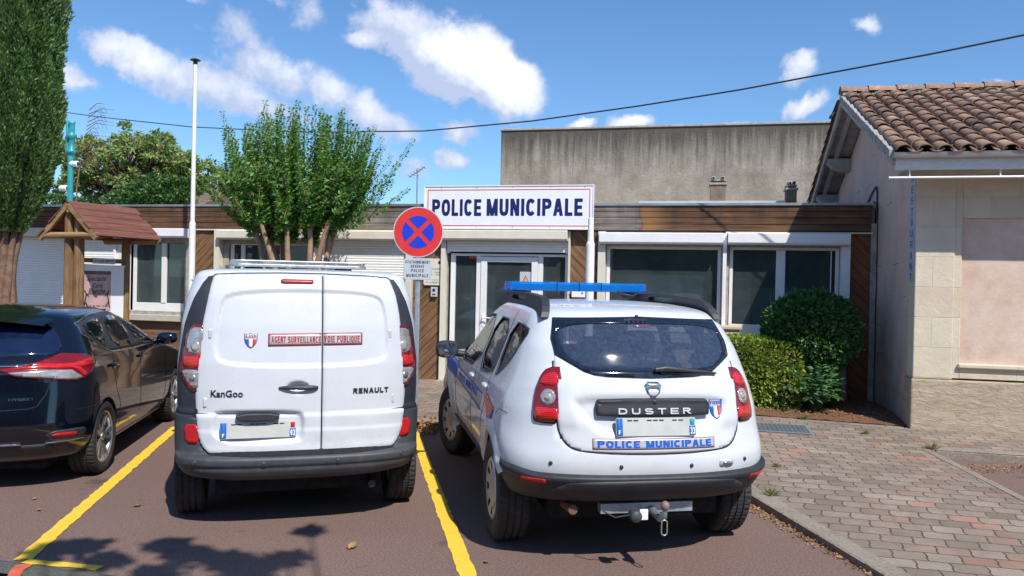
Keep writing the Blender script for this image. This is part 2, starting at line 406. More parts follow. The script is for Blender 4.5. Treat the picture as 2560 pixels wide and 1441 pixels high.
def simple(name, c, rough=.5, metal=0., var=.12, sc=6., bump=0., spec=.5, coat=0., dirt=None):
    m = MT(name); co = m.co(); n = m.noise(co, sc, 5)
    lo = tuple(x * (1 - var) for x in c); hi = tuple(min(1, x * (1 + var)) for x in c)
    cc = m.ramp(n, [(.3, lo), (.7, hi)])
    if dirt:
        d = m.rng(m.noise(co, dirt[0], 6, .65), .5, .8, 0, dirt[1]); cc = m.mix(d, cc, dirt[2])
    m.col(cc); m.set(Metallic=metal, Roughness=m.rng(m.noise(co, sc * 3, 4), .3, .7, rough * .85, min(1, rough * 1.15)))
    m.p.inputs['Specular IOR Level'].default_value = spec; m.p.inputs['Coat Weight'].default_value = coat; m.p.inputs['Coat Roughness'].default_value = .03
    if bump: m.bump(m.noise(co, sc * 8, 5), bump, .004)
    return m.m
def emis(*a): pass
M = {}
M['white_pvc'] = simple('white_pvc', (.74, .74, .73), .35, var=.04, dirt=(3, .12, (.45, .42, .36)))
M['cream'] = simple('cream_alu', (.66, .62, .52), .45, var=.05, dirt=(2.5, .25, (.36, .32, .25)))
M['shutter'] = simple('shutter_white', (.86, .86, .84), .4, var=.03, dirt=(2, .1, (.4, .37, .32)))
M['white_metal'] = simple('white_painted_metal', (.78, .78, .79), .35, var=.05, dirt=(4, .15, (.45, .42, .36)))
M['zinc'] = simple('zinc', (.42, .45, .47), .4, .7, var=.2, sc=4)
M['galv'] = simple('galvanised_steel', (.36, .42, .46), .45, .55, var=.2, sc=20)
M['sign_grey'] = simple('sign_grey', (.6, .62, .64), .4, .3, var=.06)
M['sign_white'] = simple('sign_white', (.80, .81, .84), .35, var=.03)
M['paint_red'] = simple('sign_red', (.62, .035, .03), .4, var=.06)
M['sign_blue'] = simple('sign_blue', (.012, .04, .52), .4, var=.06)
M['navy'] = simple('navy_ink', (.008, .014, .12), .4, var=.05)
M['black_ink'] = simple('black_ink', (.02, .02, .025), .5)
M['grey_ink'] = simple('grey_ink', (.12, .12, .14), .5)
M['teal'] = simple('teal_paint', (.03, .3, .33), .4, var=.15, dirt=(8, .3, (.05, .12, .12)))
M['black_plastic'] = simple('black_plastic', (.03, .032, .038), .5, var=.2, sc=12, bump=.1)
M['dark_metal'] = simple('dark_metal', (.05, .05, .055), .4, .6)
M['beige'] = simple('beige_box', (.55, .45, .3), .5, var=.06, dirt=(5, .2, (.35, .28, .2)))
M['interior'] = simple('interior_wall', (.34, .38, .37), .9)
M['blind'] = simple('interior_blind', (.42, .47, .46), .8)
M['cement'] = simple('cement', (.34, .32, .28), .9, var=.25, sc=9, bump=.5, dirt=(6, .5, (.12, .11, .1)))
M['mortar'] = simple('mortar', (.33, .32, .31), .95, var=.35, sc=30, bump=1.0)
M['chimney'] = simple('sooty_render', (.20, .155, .12), .95, var=.3, sc=7, bump=.5, dirt=(4, .7, (.07, .055, .045)))
M['stone_sill'] = simple('stone_sill', (.45, .4, .34), .85, var=.15, sc=8, bump=.3)
M['chrome'] = simple('chrome', (.8, .82, .85), .1, 1, var=.02)
M['rubber'] = simple('tyre_rubber', (.025, .025, .027), .8, var=.3, sc=8, bump=.4, dirt=(5, .5, (.075, .065, .055)))
M['alloy'] = simple('alloy_wheel', (.45, .46, .48), .3, .8, var=.1)
M['hubcap'] = simple('silver_hubcap', (.5, .5, .5), .4, .5, var=.12, dirt=(10, .5, (.2, .17, .13)))
M['seat'] = simple('seat_fabric', (.035, .04, .055), .9)
M['cabin'] = simple('cabin_lining', (.16, .17, .18), .9)
def lens(name, c1, c2, sc=170, metal=0.):      # moulded lens: fine flutes over an uneven reflector
    m = MT(name); co = m.co(); w = m.N('ShaderNodeTexWave'); m.L(co, w.inputs[0]); w.inputs['Scale'].default_value = sc / 6; w.bands_direction = 'Z'; w.inputs['Distortion'].default_value = .6
    n = m.noise(co, 14, 3); cc = m.mix(m.math('MULTIPLY', w.outputs['Fac'], m.rng(n, .3, .7, .2, 1)), c1, c2); m.col(cc); m.set(Roughness=.12, Metallic=metal)
    m.p.inputs['Coat Weight'].default_value = .8; m.p.inputs['Coat Roughness'].default_value = .03; m.bump(w.outputs['Fac'], .12, .001); return m.m
M['red_lens'] = lens('red_lens', (.10, .003, .005), (.36, .008, .012)); M['red_bright'] = lens('bright_red_lens', (.34, .006, .008), (.85, .03, .03))
M['red_refl'] = simple('red_reflector', (.5, .015, .02), .25, var=.2, sc=60)
M['clear_lens'] = lens('clear_lens', (.28, .27, .27), (.85, .84, .83), 200, .5)
M['amber_lens'] = lens('amber_lens', (.42, .36, .31), (.92, .86, .80), 260, .5)
M['white_retro'] = simple('reflective_grey', (.5, .5, .51), .35, .2, var=.05)
M['plate_white'] = simple('plate_white', (.47, .49, .47), .4, var=.10, sc=9)
M['plate_blue'] = simple('plate_blue', (.02, .14, .5), .4, var=.04)
M['poster_pink'] = simple('poster_ink', (.5, .33, .32), .5, var=.25, sc=3)
M['orange_ink'] = simple('orange_ink', (.75, .28, .08), .5)
M['lino'] = simple('dark_gap', (.008, .008, .009), .9)
M['maroon'] = simple('maroon_ink', (.3, .03, .035), .4)
M['police_blue'] = simple('police_blue', (.01, .10, .55), .5, var=.05, spec=.3)
M['police_red'] = simple('police_red', (.6, .05, .05), .3, var=.05, coat=.3)
M['kraft'] = simple('dry_leaf', (.30, .165, .07), .8, var=.45, sc=14)
M['bark'] = simple('bark', (.17, .10, .065), .85, var=.4, sc=12, bump=.8, dirt=(5, .6, (.33, .25, .18)))
M['myrtle_bark'] = simple('smooth_bark', (.3, .19, .12), .7, var=.3, sc=9, bump=.3, dirt=(4, .7, (.14, .09, .06)))
def car_paint(name, c, dirt=.1):
    m = MT(name); co = m.co(); n = m.noise(co, 3, 6, .6)
    cc = m.ramp(n, [(.3, tuple(x * .97 for x in c)), (.7, tuple(min(1, x * 1.02) for x in c))])
    z = m.sep(co)[2]; low = m.rng(z, .25, .8, 1, .15)
    d = m.math('MULTIPLY', m.rng(m.noise(co, 7, 7, .7), .42, .75, 0, dirt), low)
    cc = m.mix(d, cc, (.2, .17, .14)); m.col(cc)
    m.set(Roughness=m.rng(m.noise(co, 14, 5), .3, .7, .22, .38)); m.p.inputs['Coat Weight'].default_value = .55; m.p.inputs['Coat Roughness'].default_value = .04
    return m.m
M['van_white'] = car_paint('van_white_paint', (.57, .60, .65), .45)
M['suv_white'] = car_paint('suv_white_paint', (.60, .635, .68), .4)
m = MT('black_car_paint'); co = m.co(); m.col(m.ramp(m.noise(co, 400, 1), [(.45, (.002, .003, .007)), (.75, (.012, .018, .04))])); m.set(Roughness=.16, Metallic=.35)
m.p.inputs['Coat Weight'].default_value = 1; m.p.inputs['Coat Roughness'].default_value = .02; M['car_black'] = m.m
def trim_plastic(name, c, da=.4):
    m = MT(name); co = m.co(); cc = m.ramp(m.noise(co, 5, 6, .7), [(.3, tuple(x * .8 for x in c)), (.7, tuple(x * 1.25 for x in c))])
    d = m.rng(m.noise(co, 16, 6, .7), .5, .8, 0, da); cc = m.mix(d, cc, (.16, .145, .125)); m.col(cc); m.set(Roughness=.55)
    m.bump(m.noise(co, 600, 2), .15, .001); return m.m
M['grey_trim'] = trim_plastic('grey_bumper_plastic', (.045, .05, .06), .3)
M['dark_trim'] = trim_plastic('dark_trim_plastic', (.022, .026, .036), .15)
M['suv_trim'] = trim_plastic('suv_bumper_plastic', (.018, .02, .027), .15)
def glass(name, tint, refl=1.0, rough=.02, dust_haze=None, thru=None):
    m = MT(name); m.n.remove(m.p); fr = m.N('ShaderNodeFresnel'); fr.inputs[0].default_value = 1.52
    tr = m.N('ShaderNodeBsdfTransparent'); tr.inputs[0].default_value = tint + (1,)
    gl = m.N('ShaderNodeBsdfGlossy'); gl.inputs['Roughness'].default_value = rough; gl.inputs[0].default_value = (refl, refl, refl, 1)
    mx = m.N('ShaderNodeMixShader'); f = m.math('MULTIPLY', fr.outputs[0], .85, True); m.L(f, mx.inputs[0]); m.L(tr.outputs[0], mx.inputs[1]); m.L(gl.outputs[0], mx.inputs[2])
    last = mx.outputs[0]
    if dust_haze:
        co = m.co(); df = m.N('ShaderNodeBsdfDiffuse'); df.inputs[0].default_value = dust_haze[1] + (1,)
        mx2 = m.N('ShaderNodeMixShader'); m.L(m.math('MULTIPLY', m.rng(m.noise(co, dust_haze[2], 7, .75), .3, .75, .3, 1), dust_haze[0]), mx2.inputs[0])
        m.L(last, mx2.inputs[1]); m.L(df.outputs[0], mx2.inputs[2]); last = mx2.outputs[0]
    m.L(last, m.out.inputs[0]); return m.m
M['window_glass'] = glass('window_glass', (.84, .9, .9), dust_haze=(.24, (.20, .255, .26), 1.5))  # diffuse haze mixed into the pane colour to lift it to grey-teal
M['suv_glass'] = glass('suv_glass', (.93, .96, .99), rough=.05, dust_haze=(.30, (.16, .24, .42), 45))
M['side_glass'] = glass('suv_side_glass', (.86, .88, .88), dust_haze=(.03, (.3, .33, .33), 3))
M['dark_glass'] = simple('tinted_car_glass', (.006, .009, .012), .03, var=.3, coat=.5)
M['blue_glass'] = simple('tinted_rear_glass', (.006, .012, .04), .06, var=.3, coat=.4)
M['frit'] = simple('glass_black_border', (.009, .013, .026), .1, var=.4, sc=60, coat=.5)
m = MT('blue_lightbar_dome'); m.n.remove(m.p); tr = m.N('ShaderNodeBsdfTransparent'); tr.inputs[0].default_value = (.22, .62, 1, 1)
gl = m.N('ShaderNodeBsdfPrincipled'); gl.inputs['Base Color'].default_value = (.02, .32, .95, 1); gl.inputs['Roughness'].default_value = .1; gl.inputs['Coat Weight'].default_value = 1
mx_ = m.N('ShaderNodeMixShader'); mx_.inputs[0].default_value = .35; m.L(tr.outputs[0], mx_.inputs[1]); m.L(gl.outputs[0], mx_.inputs[2]); m.L(mx_.outputs[0], m.out.inputs[0]); M['blue_dome'] = m.m
# ground
m = MT('red_brown_asphalt'); co = m.co(); big = m.noise(co, .35, 4); fine = m.noise(co, 75, 8, .9); mid = m.noise(co, 6, 6, .7)
cc = m.ramp(fine, [(.36, (.068, .038, .031)), (.5, (.155, .095, .079)), (.62, (.31, .215, .18))])
cc = m.mix(m.rng(big, .35, .65, 0, .5), cc, m.mix(1., cc, (.78, .78, .82), 'MULTIPLY'))
cc = m.mix(m.rng(mid, .55, .8, 0, .35), cc, (.19, .135, .125))
oil = m.rng(m.noise(co, 1.3, 4, .65, .5), .62, .70, 0, .7); cc = m.mix(oil, cc, (.045, .035, .035)); m.col(cc); m.set(Roughness=.92); m.bump(fine, .5, .004); M['asphalt'] = m.m
m = MT('yellow_road_paint'); co = m.co(); n = m.noise(co, 90, 4, .7); cc = m.ramp(n, [(.35, (.64, .40, .03)), (.6, (.80, .54, .05))])
cc = m.mix(m.rng(m.noise(co, 14, 6, .75), .56, .75, 0, .45), cc, (.35, .22, .06)); m.col(cc); m.set(Roughness=.75); m.bump(n, .4, .003); M['yellow'] = m.m
m = MT('concrete_pavers'); c0 = m.co()
sp = m.sep(c0); zig = m.N('ShaderNodeMath', operation='PINGPONG'); m.L(sp[1], zig.inputs[0]); zig.inputs[1].default_value = .0825
uu = m.math('ADD', sp[0], m.math('MULTIPLY', m.rng(zig.outputs[0], .025, .06, -1, 1), .007))
zg2 = m.N('ShaderNodeMath', operation='PINGPONG'); m.L(sp[0], zg2.inputs[0]); zg2.inputs[1].default_value = .11
vv = m.math('ADD', sp[1], m.math('MULTIPLY', m.rng(m.noise(c0, 5, 3), 0, 1, -1, 1), .018))
cb = m.N('ShaderNodeCombineXYZ'); m.L(uu, cb.inputs[0]); m.L(vv, cb.inputs[1])
def bricks(mm, vec, w, h, mort, c1, c2, cm, bias=0., sm=.2):
    b = mm.N('ShaderNodeTexBrick'); mm.L(vec, b.inputs['Vector']); b.inputs['Scale'].default_value = 1; b.inputs['Mortar Size'].default_value = mort
    b.inputs['Brick Width'].default_value = w; b.inputs['Row Height'].default_value = h; b.inputs['Color1'].default_value = c1 + (1,); b.inputs['Color2'].default_value = c2 + (1,)
    b.inputs['Mortar'].default_value = cm + (1,); b.inputs['Bias'].default_value = bias; b.inputs['Mortar Smooth'].default_value = sm; return b
b = bricks(m, cb.outputs[0], .205, .16, .006, (0, 0, 0), (1, 1, 1), (0, 0, 0))
rnd = b.outputs['Color']
cc = m.ramp(rnd, [(0, (.16, .12, .09)), (.35, (.24, .19, .148)), (.6, (.29, .237, .188)), (.9, (.21, .155, .118)), (.96, (.26, .165, .118)), (1., (.29, .14, .09))])
redz = m.math('MULTIPLY', m.rng(rnd, .8, .84, 0, 1), m.rng(m.noise(c0, .55, 3, .6), .50, .56, 0, 1))
cc = m.mix(redz, cc, m.mix(m.rng(m.noise(c0, 4, 3), .4, .6), (.27, .17, .14), (.40, .17, .11)))
gr = m.noise(c0, 110, 5, .75); cc = m.mix(.75, cc, m.ramp(gr, [(.2, (.25, .25, .25)), (.8, (.78, .78, .78))]), 'OVERLAY')
bl = m.rng(m.noise(c0, 2.6, 9, .85), .42, .62, 0, .75); cc = m.mix(bl, cc, (.17, .135, .11))
cc = m.mix(m.rng(m.noise(c0, 1.1, 6, .7), .5, .72, 0, .45), cc, (.36, .30, .24)); cc = m.mix(m.rng(m.noise(c0, .8, 7, .8, 1.), .55, .68, 0, .55), cc, (.13, .105, .085))
mort = m.math('MULTIPLY', b.outputs['Fac'], m.rng(m.noise(c0, 2.2, 4, .7), .3, .6, .55, 1)); cc = m.mix(mort, cc, (.05, .038, .028)); m.col(cc); m.set(Roughness=.93)
m.bump(m.math('SUBTRACT', m.math('MULTIPLY', gr, .25), b.outputs['Fac']), .8, .006); M['pavers'] = m.m
m = MT('kerb_concrete'); co = m.co(); n = m.noise(co, 40, 6, .7); cc = m.ramp(n, [(.3, (.17, .14, .115)), (.7, (.33, .28, .23))]); cc = m.mix(m.rng(m.noise(co, 3, 6, .7), .45, .75, 0, .7), cc, (.12, .1, .08))
m.col(cc); m.set(Roughness=.95); m.bump(n, .6, .006); M['kerb'] = m.m
m = MT('dark_kerb'); co = m.co(); n = m.noise(co, 50, 6, .7); cc = m.ramp(n, [(.3, (.04, .045, .04)), (.7, (.13, .13, .11))]); m.col(cc); m.set(Roughness=.95); m.bump(n, .6, .006); M['kerb_dark'] = m.m
m = MT('bark_mulch'); co = m.co(); v = m.N('ShaderNodeTexVoronoi'); m.L(co, v.inputs['Vector']); v.inputs['Scale'].default_value = 45
cc = m.mix(m.noise(co, 30, 5), (.07, .03, .015), (.36, .18, .09)); cc = m.mix(m.rng(v.outputs['Distance'], 0, .4, .7, 0), cc, (.03, .015, .01)); m.col(cc); m.set(Roughness=1.); m.bump(m.noise(co, 60, 5, .7), 1, .03); M['mulch'] = m.m
m = MT('dry_ground'); co = m.co(); m.col(m.ramp(m.noise(co, .3, 6), [(.3, (.1, .1, .06)), (.7, (.2, .17, .12))])); m.set(Roughness=1.); M['earth'] = m.m
# timber
def wood(name, c1, c2, c3, axis=0, dirt=.5, scale=1.):
    m = MT(name); s = [22., 22., 22.]; s[axis] = 1.6; co = m.co(scale=tuple(x * scale for x in s)); o = m.co()
    g = m.noise(co, 1, 6, .65, .4); cc = m.ramp(g, [(.3, c1), (.52, c2), (.72, c3)])
    cc = m.mix(m.rng(m.noise(o, 2.2, 6, .7), .5, .78, 0, dirt), cc, tuple(x * .3 for x in c1))
    m.col(cc); m.set(Roughness=.75); m.bump(g, .35, .004); return m
M['wood_roof'] = wood('roof_plank_stain', (.09, .034, .023), (.16, .058, .037), (.23, .092, .06), 0, .25).m
M['wood_post'] = wood('treated_pine_post', (.10, .05, .02), (.23, .13, .055), (.36, .22, .10), 2, .55).m
M['wood_beam'] = wood('treated_pine_beam', (.16, .09, .035), (.30, .18, .075), (.4, .26, .12), 1, .3).m
m = wood('diagonal_cladding', (.09, .042, .018), (.19, .098, .045), (.30, .17, .085), 0, .6); M['wood_diag'] = m.m
# fascia: grain along x, weathered grey in the middle, dark stains from the top
m = MT('weathered_fascia'); o = m.co(); s3 = m.sep(o); g = m.noise(m.co(scale=(1.2, 20, 26)), 1, 7, .7, .5)
brown = m.ramp(g, [(.28, (.035, .015, .008)), (.5, (.12, .058, .027)), (.74, (.27, .15, .075))])
grey = m.ramp(g, [(.28, (.09, .075, .065)), (.5, (.24, .2, .175)), (.72, (.38, .34, .31))])
edge = m.math('ADD', s3[0], m.rng(m.noise(o, 3, 4), 0, 1, -.12, .12))
gm = m.math('MULTIPLY', m.rng(edge, -2.6, -1.6, 0, 1), m.rng(edge, 3.18, 3.23, 1, 0))
cc = m.mix(gm, brown, grey)
st = m.math('MULTIPLY', m.rng(m.noise(m.co(scale=(3, 3, .6)), 1.3, 6, .7), .42, .68, 0, 1), m.rng(s3[2], 2.6, 3.0, .25, 1)); cc = m.mix(m.math('MULTIPLY', st, .8), cc, (.028, .018, .014))
orange = m.math('MULTIPLY', m.rng(edge, 3.2, 3.25, 0, 1), m.rng(edge, 3.35, 3.7, 1, 0)); cc = m.mix(m.math('MULTIPLY', orange, .6), cc, (.38, .2, .07))
m.col(cc); m.set(Roughness=.8); m.bump(g, .5, .005); M['fascia'] = m.m
m = wood('stained_cladding', (.12, .04, .015), (.21, .075, .03), (.27, .105, .045), 0, .2); M['wood_red'] = m.m
# walls
m = MT('blockwork_render'); o = m.co(); s3 = m.sep(o); n = m.noise(o, 1.2, 7, .7); cc = m.ramp(n, [(.3, (.19, .16, .13)), (.5, (.31, .27, .22)), (.68, (.40, .35, .30))])
zz = m.math('ADD', s3[2], m.rng(m.noise(m.co(scale=(5, 5, .25)), 1.5, 7, .75), .2, .8, -.75, .75)); top = m.rng(zz, 4.45, 5.25, 0, 1); cc = m.mix(m.math('MULTIPLY', top, .88), cc, (.06, .052, .045))
rw = m.math('MULTIPLY', m.rng(m.noise(m.co(scale=(9, 9, .35)), 1, 5, .7), .52, .7, 0, .7), m.rng(s3[2], 3.6, 5.4, .1, 1)); cc = m.mix(rw, cc, (.11, .095, .08))
pt = m.rng(m.noise(o, 2.6, 6, .75, 1.), .60, .64, 0, .6); pt = m.math('MULTIPLY', pt, m.rng(s3[2], 4.0, 4.6, 1, 0)); cc = m.mix(pt, cc, (.46, .43, .37))
m.col(cc); m.set(Roughness=.95); m.bump(m.noise(o, 14, 8, .75), .7, .03); M['render'] = m.m
m = MT('pink_side_render'); o = m.co(); s3 = m.sep(o); n = m.noise(o, 1.6, 6, .65); pink = m.ramp(n, [(.3, (.55, .39, .34)), (.7, (.66, .50, .44))])
stn = m.ramp(m.noise(o, 3, 6, .7), [(.3, (.33, .285, .23)), (.7, (.55, .49, .41))])
lo = m.rng(m.math('ADD', s3[2], m.rng(m.noise(o, 2.5, 5), 0, 1, -.5, .5)), 1.05, 1.75, 1, 0); cc = m.mix(lo, pink, m.mix(m.rng(m.noise(o, 1.3, 5), .4, .6), pink, stn))
m.set(Roughness=.93)
cbv = m.N('ShaderNodeCombineXYZ'); m.L(m.math('ADD', s3[1], m.rng(m.noise(o, 6, 4), 0, 1, -.03, .03)), cbv.inputs[0]); m.L(m.math('ADD', s3[2], m.rng(m.noise(o, 5, 4), 0, 1, -.03, .03)), cbv.inputs[1])
bb = bricks(m, cbv.outputs[0], .7, .42, .006, (.5, .5, .5), (.5, .5, .5), (0, 0, 0)); crk = m.math('MULTIPLY', bb.outputs['Fac'], m.rng(m.noise(o, 2.4, 4), .53, .58, 0, .8)); cc = m.mix(crk, cc, (.12, .08, .07))
cc = m.mix(m.rng(m.noise(m.co(scale=(3, 3, .5)), 1.6, 6, .75), .55, .72, 0, .5), cc, (.17, .15, .12)); m.col(cc)
m.bump(m.math('SUBTRACT', m.noise(o, 30, 6, .7), m.math('MULTIPLY', crk, 1.5)), .35, .01); M['pink_side'] = m.m
m = MT('limestone_blocks'); o = m.co(); s3 = m.sep(o); cbv = m.N('ShaderNodeCombineXYZ'); m.L(s3[0], cbv.inputs[0]); m.L(s3[2], cbv.inputs[1])
bb = bricks(m, cbv.outputs[0], .62, .36, .005, (0, 0, 0), (1, 1, 1), (.5, .5, .5), sm=.4)
n = m.noise(o, 5, 7, .7); base = m.ramp(bb.outputs['Color'], [(0, (.56, .49, .37)), (.5, (.60, .53, .405)), (1, (.62, .56, .435))]); cc = m.mix(.45, base, m.ramp(n, [(.2, (.3, .3, .3)), (.8, (.7, .7, .7))]), 'OVERLAY')
cc = m.mix(m.math('MULTIPLY', bb.outputs['Fac'], .35), cc, (.36, .29, .21)); cc = m.mix(m.rng(m.noise(o, 1.1, 6, .7), .45, .7, 0, .5), cc, (.60, .47, .38)); cc = m.mix(m.rng(m.math('ADD', s3[2], m.rng(n, 0, 1, -.3, .3)), .2, .8, .6, 0), cc, (.36, .28, .19)); m.col(cc); m.set(Roughness=.92)
m.bump(m.math('SUBTRACT', m.noise(o, 18, 7, .75), m.math('MULTIPLY', bb.outputs['Fac'], .6)), .5, .015); M['limestone'] = m.m
m = MT('rough_plinth_stone'); o = m.co(); s3 = m.sep(o); cbv = m.N('ShaderNodeCombineXYZ'); m.L(m.math('ADD', s3[0], .2), cbv.inputs[0]); m.L(m.math('ADD', s3[2], -.03), cbv.inputs[1])
bb = bricks(m, cbv.outputs[0], .72, .3, .007, (0, 0, 0), (1, 1, 1), (.5, .5, .5), sm=.5); n = m.noise(m.co(scale=(1, 1, 2.5)), 7, 8, .75, .8)
cc = m.ramp(n, [(.3, (.33, .26, .18)), (.5, (.44, .365, .265)), (.7, (.53, .46, .35))]); cc = m.mix(m.math('MULTIPLY', bb.outputs['Fac'], .5), cc, (.42, .33, .22)); m.col(cc); m.set(Roughness=.95)
m.bump(n, .9, .03); M['plinth'] = m.m
m = MT('pink_panel_render'); o = m.co(); n = m.noise(o, 2.2, 7, .7); cc = m.ramp(n, [(.3, (.47, .34, .265)), (.5, (.59, .44, .355)), (.62, (.63, .50, .41)), (.75, (.70, .62, .52))]); m.col(cc); m.set(Roughness=.92); m.bump(m.noise(o, 25, 7, .7), .4, .008); M['pink_panel'] = m.m
m = MT('peeling_white_board'); o = m.co(); n = m.noise(m.co(scale=(3, 8, 14)), 2, 7, .75, 1); cc = m.ramp(n, [(.30, (.22, .21, .19)), (.38, (.62, .61, .58)), (.7, (.78, .77, .74))]); m.col(cc); m.set(Roughness=.75); m.bump(n, .4, .004); M['peeling'] = m.m
m = MT('grey_soffit_paint'); o = m.co(); n = m.noise(o, 4, 5); m.col(m.ramp(n, [(.3, (.28, .26, .25)), (.7, (.42, .40, .38))])); m.set(Roughness=.8); M['soffit'] = m.m
m = MT('clay_roof_tiles'); at = m.N('ShaderNodeAttribute'); at.attribute_name = 'tint'; o = m.co()
cc = m.ramp(at.outputs['Fac'], [(0, (.14, .085, .06)), (.3, (.23, .135, .09)), (.55, (.32, .19, .125)), (.8, (.41, .235, .15)), (1, (.50, .34, .23))])
cc = m.mix(m.rng(m.noise(o, 9, 7, .75), .5, .75, 0, .7), cc, (.10, .08, .065)); cc = m.mix(m.rng(m.noise(o, 16, 6, .7, 1), .52, .64, 0, .6), cc, (.42, .36, .29))
cc = m.mix(m.rng(m.noise(o, 3.2, 5, .6), .68, .74, 0, .7), cc, (.45, .22, .04)); m.col(cc); m.set(Roughness=.93); m.bump(m.noise(o, 50, 5), .4, .006); M['tiles'] = m.m
def leafmat(name, cols, trans=.25, rough=.5):
    rough = max(rough, .5); m = MT(name); at = m.N('ShaderNodeAttribute'); at.attribute_name = 'tint'
    cc = m.ramp(at.outputs['Fac'], cols); m.col(cc); m.set(Roughness=rough)
    tl = m.N('ShaderNodeBsdfTranslucent'); m.L(m.mix(1., cc, (1.3, 1.5, .5), 'MULTIPLY'), tl.inputs[0]); mx = m.N('ShaderNodeMixShader'); mx.inputs[0].default_value = trans
    m.L(m.p.outputs[0], mx.inputs[1]); m.L(tl.outputs[0], mx.inputs[2]); m.L(mx.outputs[0], m.out.inputs[0]); return m.m
M['leaf_thuja'] = leafmat('cypress_sprays', [(0, (.05, .10, .03)), (.5, (.12, .21, .065)), (1, (.24, .36, .12))], .15, .6)
M['leaf_myrtle'] = leafmat('myrtle_leaves', [(0, (.05, .13, .03)), (.5, (.10, .24, .045)), (.93, (.20, .40, .06)), (1, (.26, .16, .07))], .3, .35)
M['leaf_bush'] = leafmat('glossy_shrub_leaves', [(0, (.035, .09, .025)), (.6, (.075, .17, .045)), (1, (.16, .29, .08))], .15, .3)
M['leaf_young'] = leafmat('young_shrub_leaves', [(0, (.04, .11, .035)), (1, (.10, .22, .08))], .25, .4)
M['leaf_hedge'] = leafmat('privet_leaves', [(0, (.08, .15, .02)), (.45, (.21, .31, .045)), (.8, (.40, .43, .08)), (1, (.50, .35, .10))], .3, .45)
M['leaf_tree'] = leafmat('ailanthus_leaves', [(0, (.11, .18, .05)), (.6, (.23, .33, .10)), (.92, (.34, .40, .14)), (1, (.40, .24, .11))], .25, .5)
M['leaf_dark'] = leafmat('laurel_leaves', [(0, (.03, .08, .02)), (1, (.08, .17, .04))], .2, .5)
M['leaf_yellow'] = leafmat('yellow_blossom', [(0, (.12, .15, .02)), (.5, (.4, .34, .02)), (1, (.55, .46, .03))], .25, .6)
M['leaf_olive'] = leafmat('olive_leaves', [(0, (.08, .10, .05)), (1, (.2, .22, .12))], .25, .6)
M['grass'] = leafmat('weed_blades', [(0, (.06, .10, .02)), (1, (.25, .24, .09))], .3, .6)
# ------------------------------------------------------------------ vehicle tools
def interp_rows(keys, n):
    K = np.array([k for k in keys], float); d = np.zeros(len(K))
    d[1:] = np.cumsum(np.sqrt(np.sum(np.diff(K[:, :4], axis=0) ** 2, axis=1)) * .5 + np.abs(np.diff(K[:, 0])) * .6 + .004)
    t = np.linspace(0, d[-1], n); O = np.stack([np.interp(t, d, K[:, i]) for i in range(K.shape[1])], 1)
    P = O.copy()
    for _ in range(3):
        Q = P.copy(); Q[1:-1] = P[:-2] * .25 + P[1:-1] * .5 + P[2:] * .25; P = Q
    return P
def contour(w, yr, yf, Lr, nr, Lf, nf, cr=.0, na=26, nb=26, nc=18):
    def seg(P, n):
        P = np.array(P); s = np.r_[0, np.cumsum(np.linalg.norm(np.diff(P, axis=0), axis=1))]; t = np.linspace(0, s[-1], n + 1)
        return [(np.interp(q, s, P[:, 0]), np.interp(q, s, P[:, 1])) for q in t]
    tt = np.linspace(0, math.pi / 2, 90)
    a = [(w * math.sin(t) ** (2 / nr), yr + Lr * (1 - math.cos(t) ** (2 / nr))) for t in tt]
    b = [(w, yr + Lr), (w, yf - Lf)]
    c = [(w * math.sin(t) ** (2 / nf), yf - Lf * (1 - math.cos(t) ** (2 / nf))) for t in tt[::-1]]
    P = seg(a, na)[:-1] + seg(b, nb)[:-1] + seg(c, nc)
    return P
def loft(keys, n, inset=0., zt=None):
    rows = interp_rows(keys, n); V = []; H = None
    for r in rows:
        z, w, yr, yf, Lr, nr, Lf, nf = r
        C = contour(max(w - inset, .004), yr + inset, yf - inset, max(.05, min(Lr, (yf - yr) * .45)), nr, min(Lf, (yf - yr) * .5), nf)
        full = C + [(-x, y) for x, y in C[::-1][1:-1]]; H = len(full)
        for x, y in full:
            zz = z - (inset if z > .9 else -inset)
            if zt: zz += zt(x, y, z)
            V.append((x, y, zz))
    F = [(i * H + k, i * H + (k + 1) % H, (i + 1) * H + (k + 1) % H, (i + 1) * H + k) for i in range(n - 1) for k in range(H)]
    hc = H // 2
    def cap(b, flip):
        G = []
        for k in range(hc):
            a0, a1, b0, b1 = b + k, b + k + 1, b + (H - k) % H, b + (H - k - 1) % H
            q = [i for j, i in enumerate((a0, a1, b1, b0)) if (a0, a1, b1, b0).index(i) == j]
            if len(q) >= 3: G.append(tuple(q[::-1]) if flip else tuple(q))
        return G
    F += cap(0, True) + cap((n - 1) * H, False)
    return V, F
class Surf:     # rays onto a growing set of surfaces, all in the vehicle's own axes
    def __init__(s): s.t = []
    def add(s, V, F): s.t.append(BVHTree.FromPolygons([Vector(v) for v in V], [tuple(f) for f in F])); return s
    def hit(s, o, d):
        best = None
        for t in s.t:
            h = t.ray_cast(o, d)
            if h[0] is not None and (best is None or h[3] < best[1]): best = (h[0], h[3], h[1])
        return best
    def near(s, p):
        best = None
        for t in s.t:
            h = t.find_nearest(p)
            if h[0] is not None and (best is None or h[3] < best[1]): best = (h[0], h[3], h[1])
        return best
def ray_rear(a, b): return Vector((a, -4, b)), Vector((0, 1, 0))
def ray_right(a, b): return Vector((4, a, b)), Vector((-1, 0, 0))
def ray_left(a, b): return Vector((-4, a, b)), Vector((1, 0, 0))
def ray_corner(cx, cy, s=1):      # a = degrees from straight back towards the side
    def f(a, b):
        t = R(a); d = Vector((s * math.sin(t), -math.cos(t), 0)); return Vector((s * cx, cy, b)) + d * 3, -d
    f.deg = True
    return f
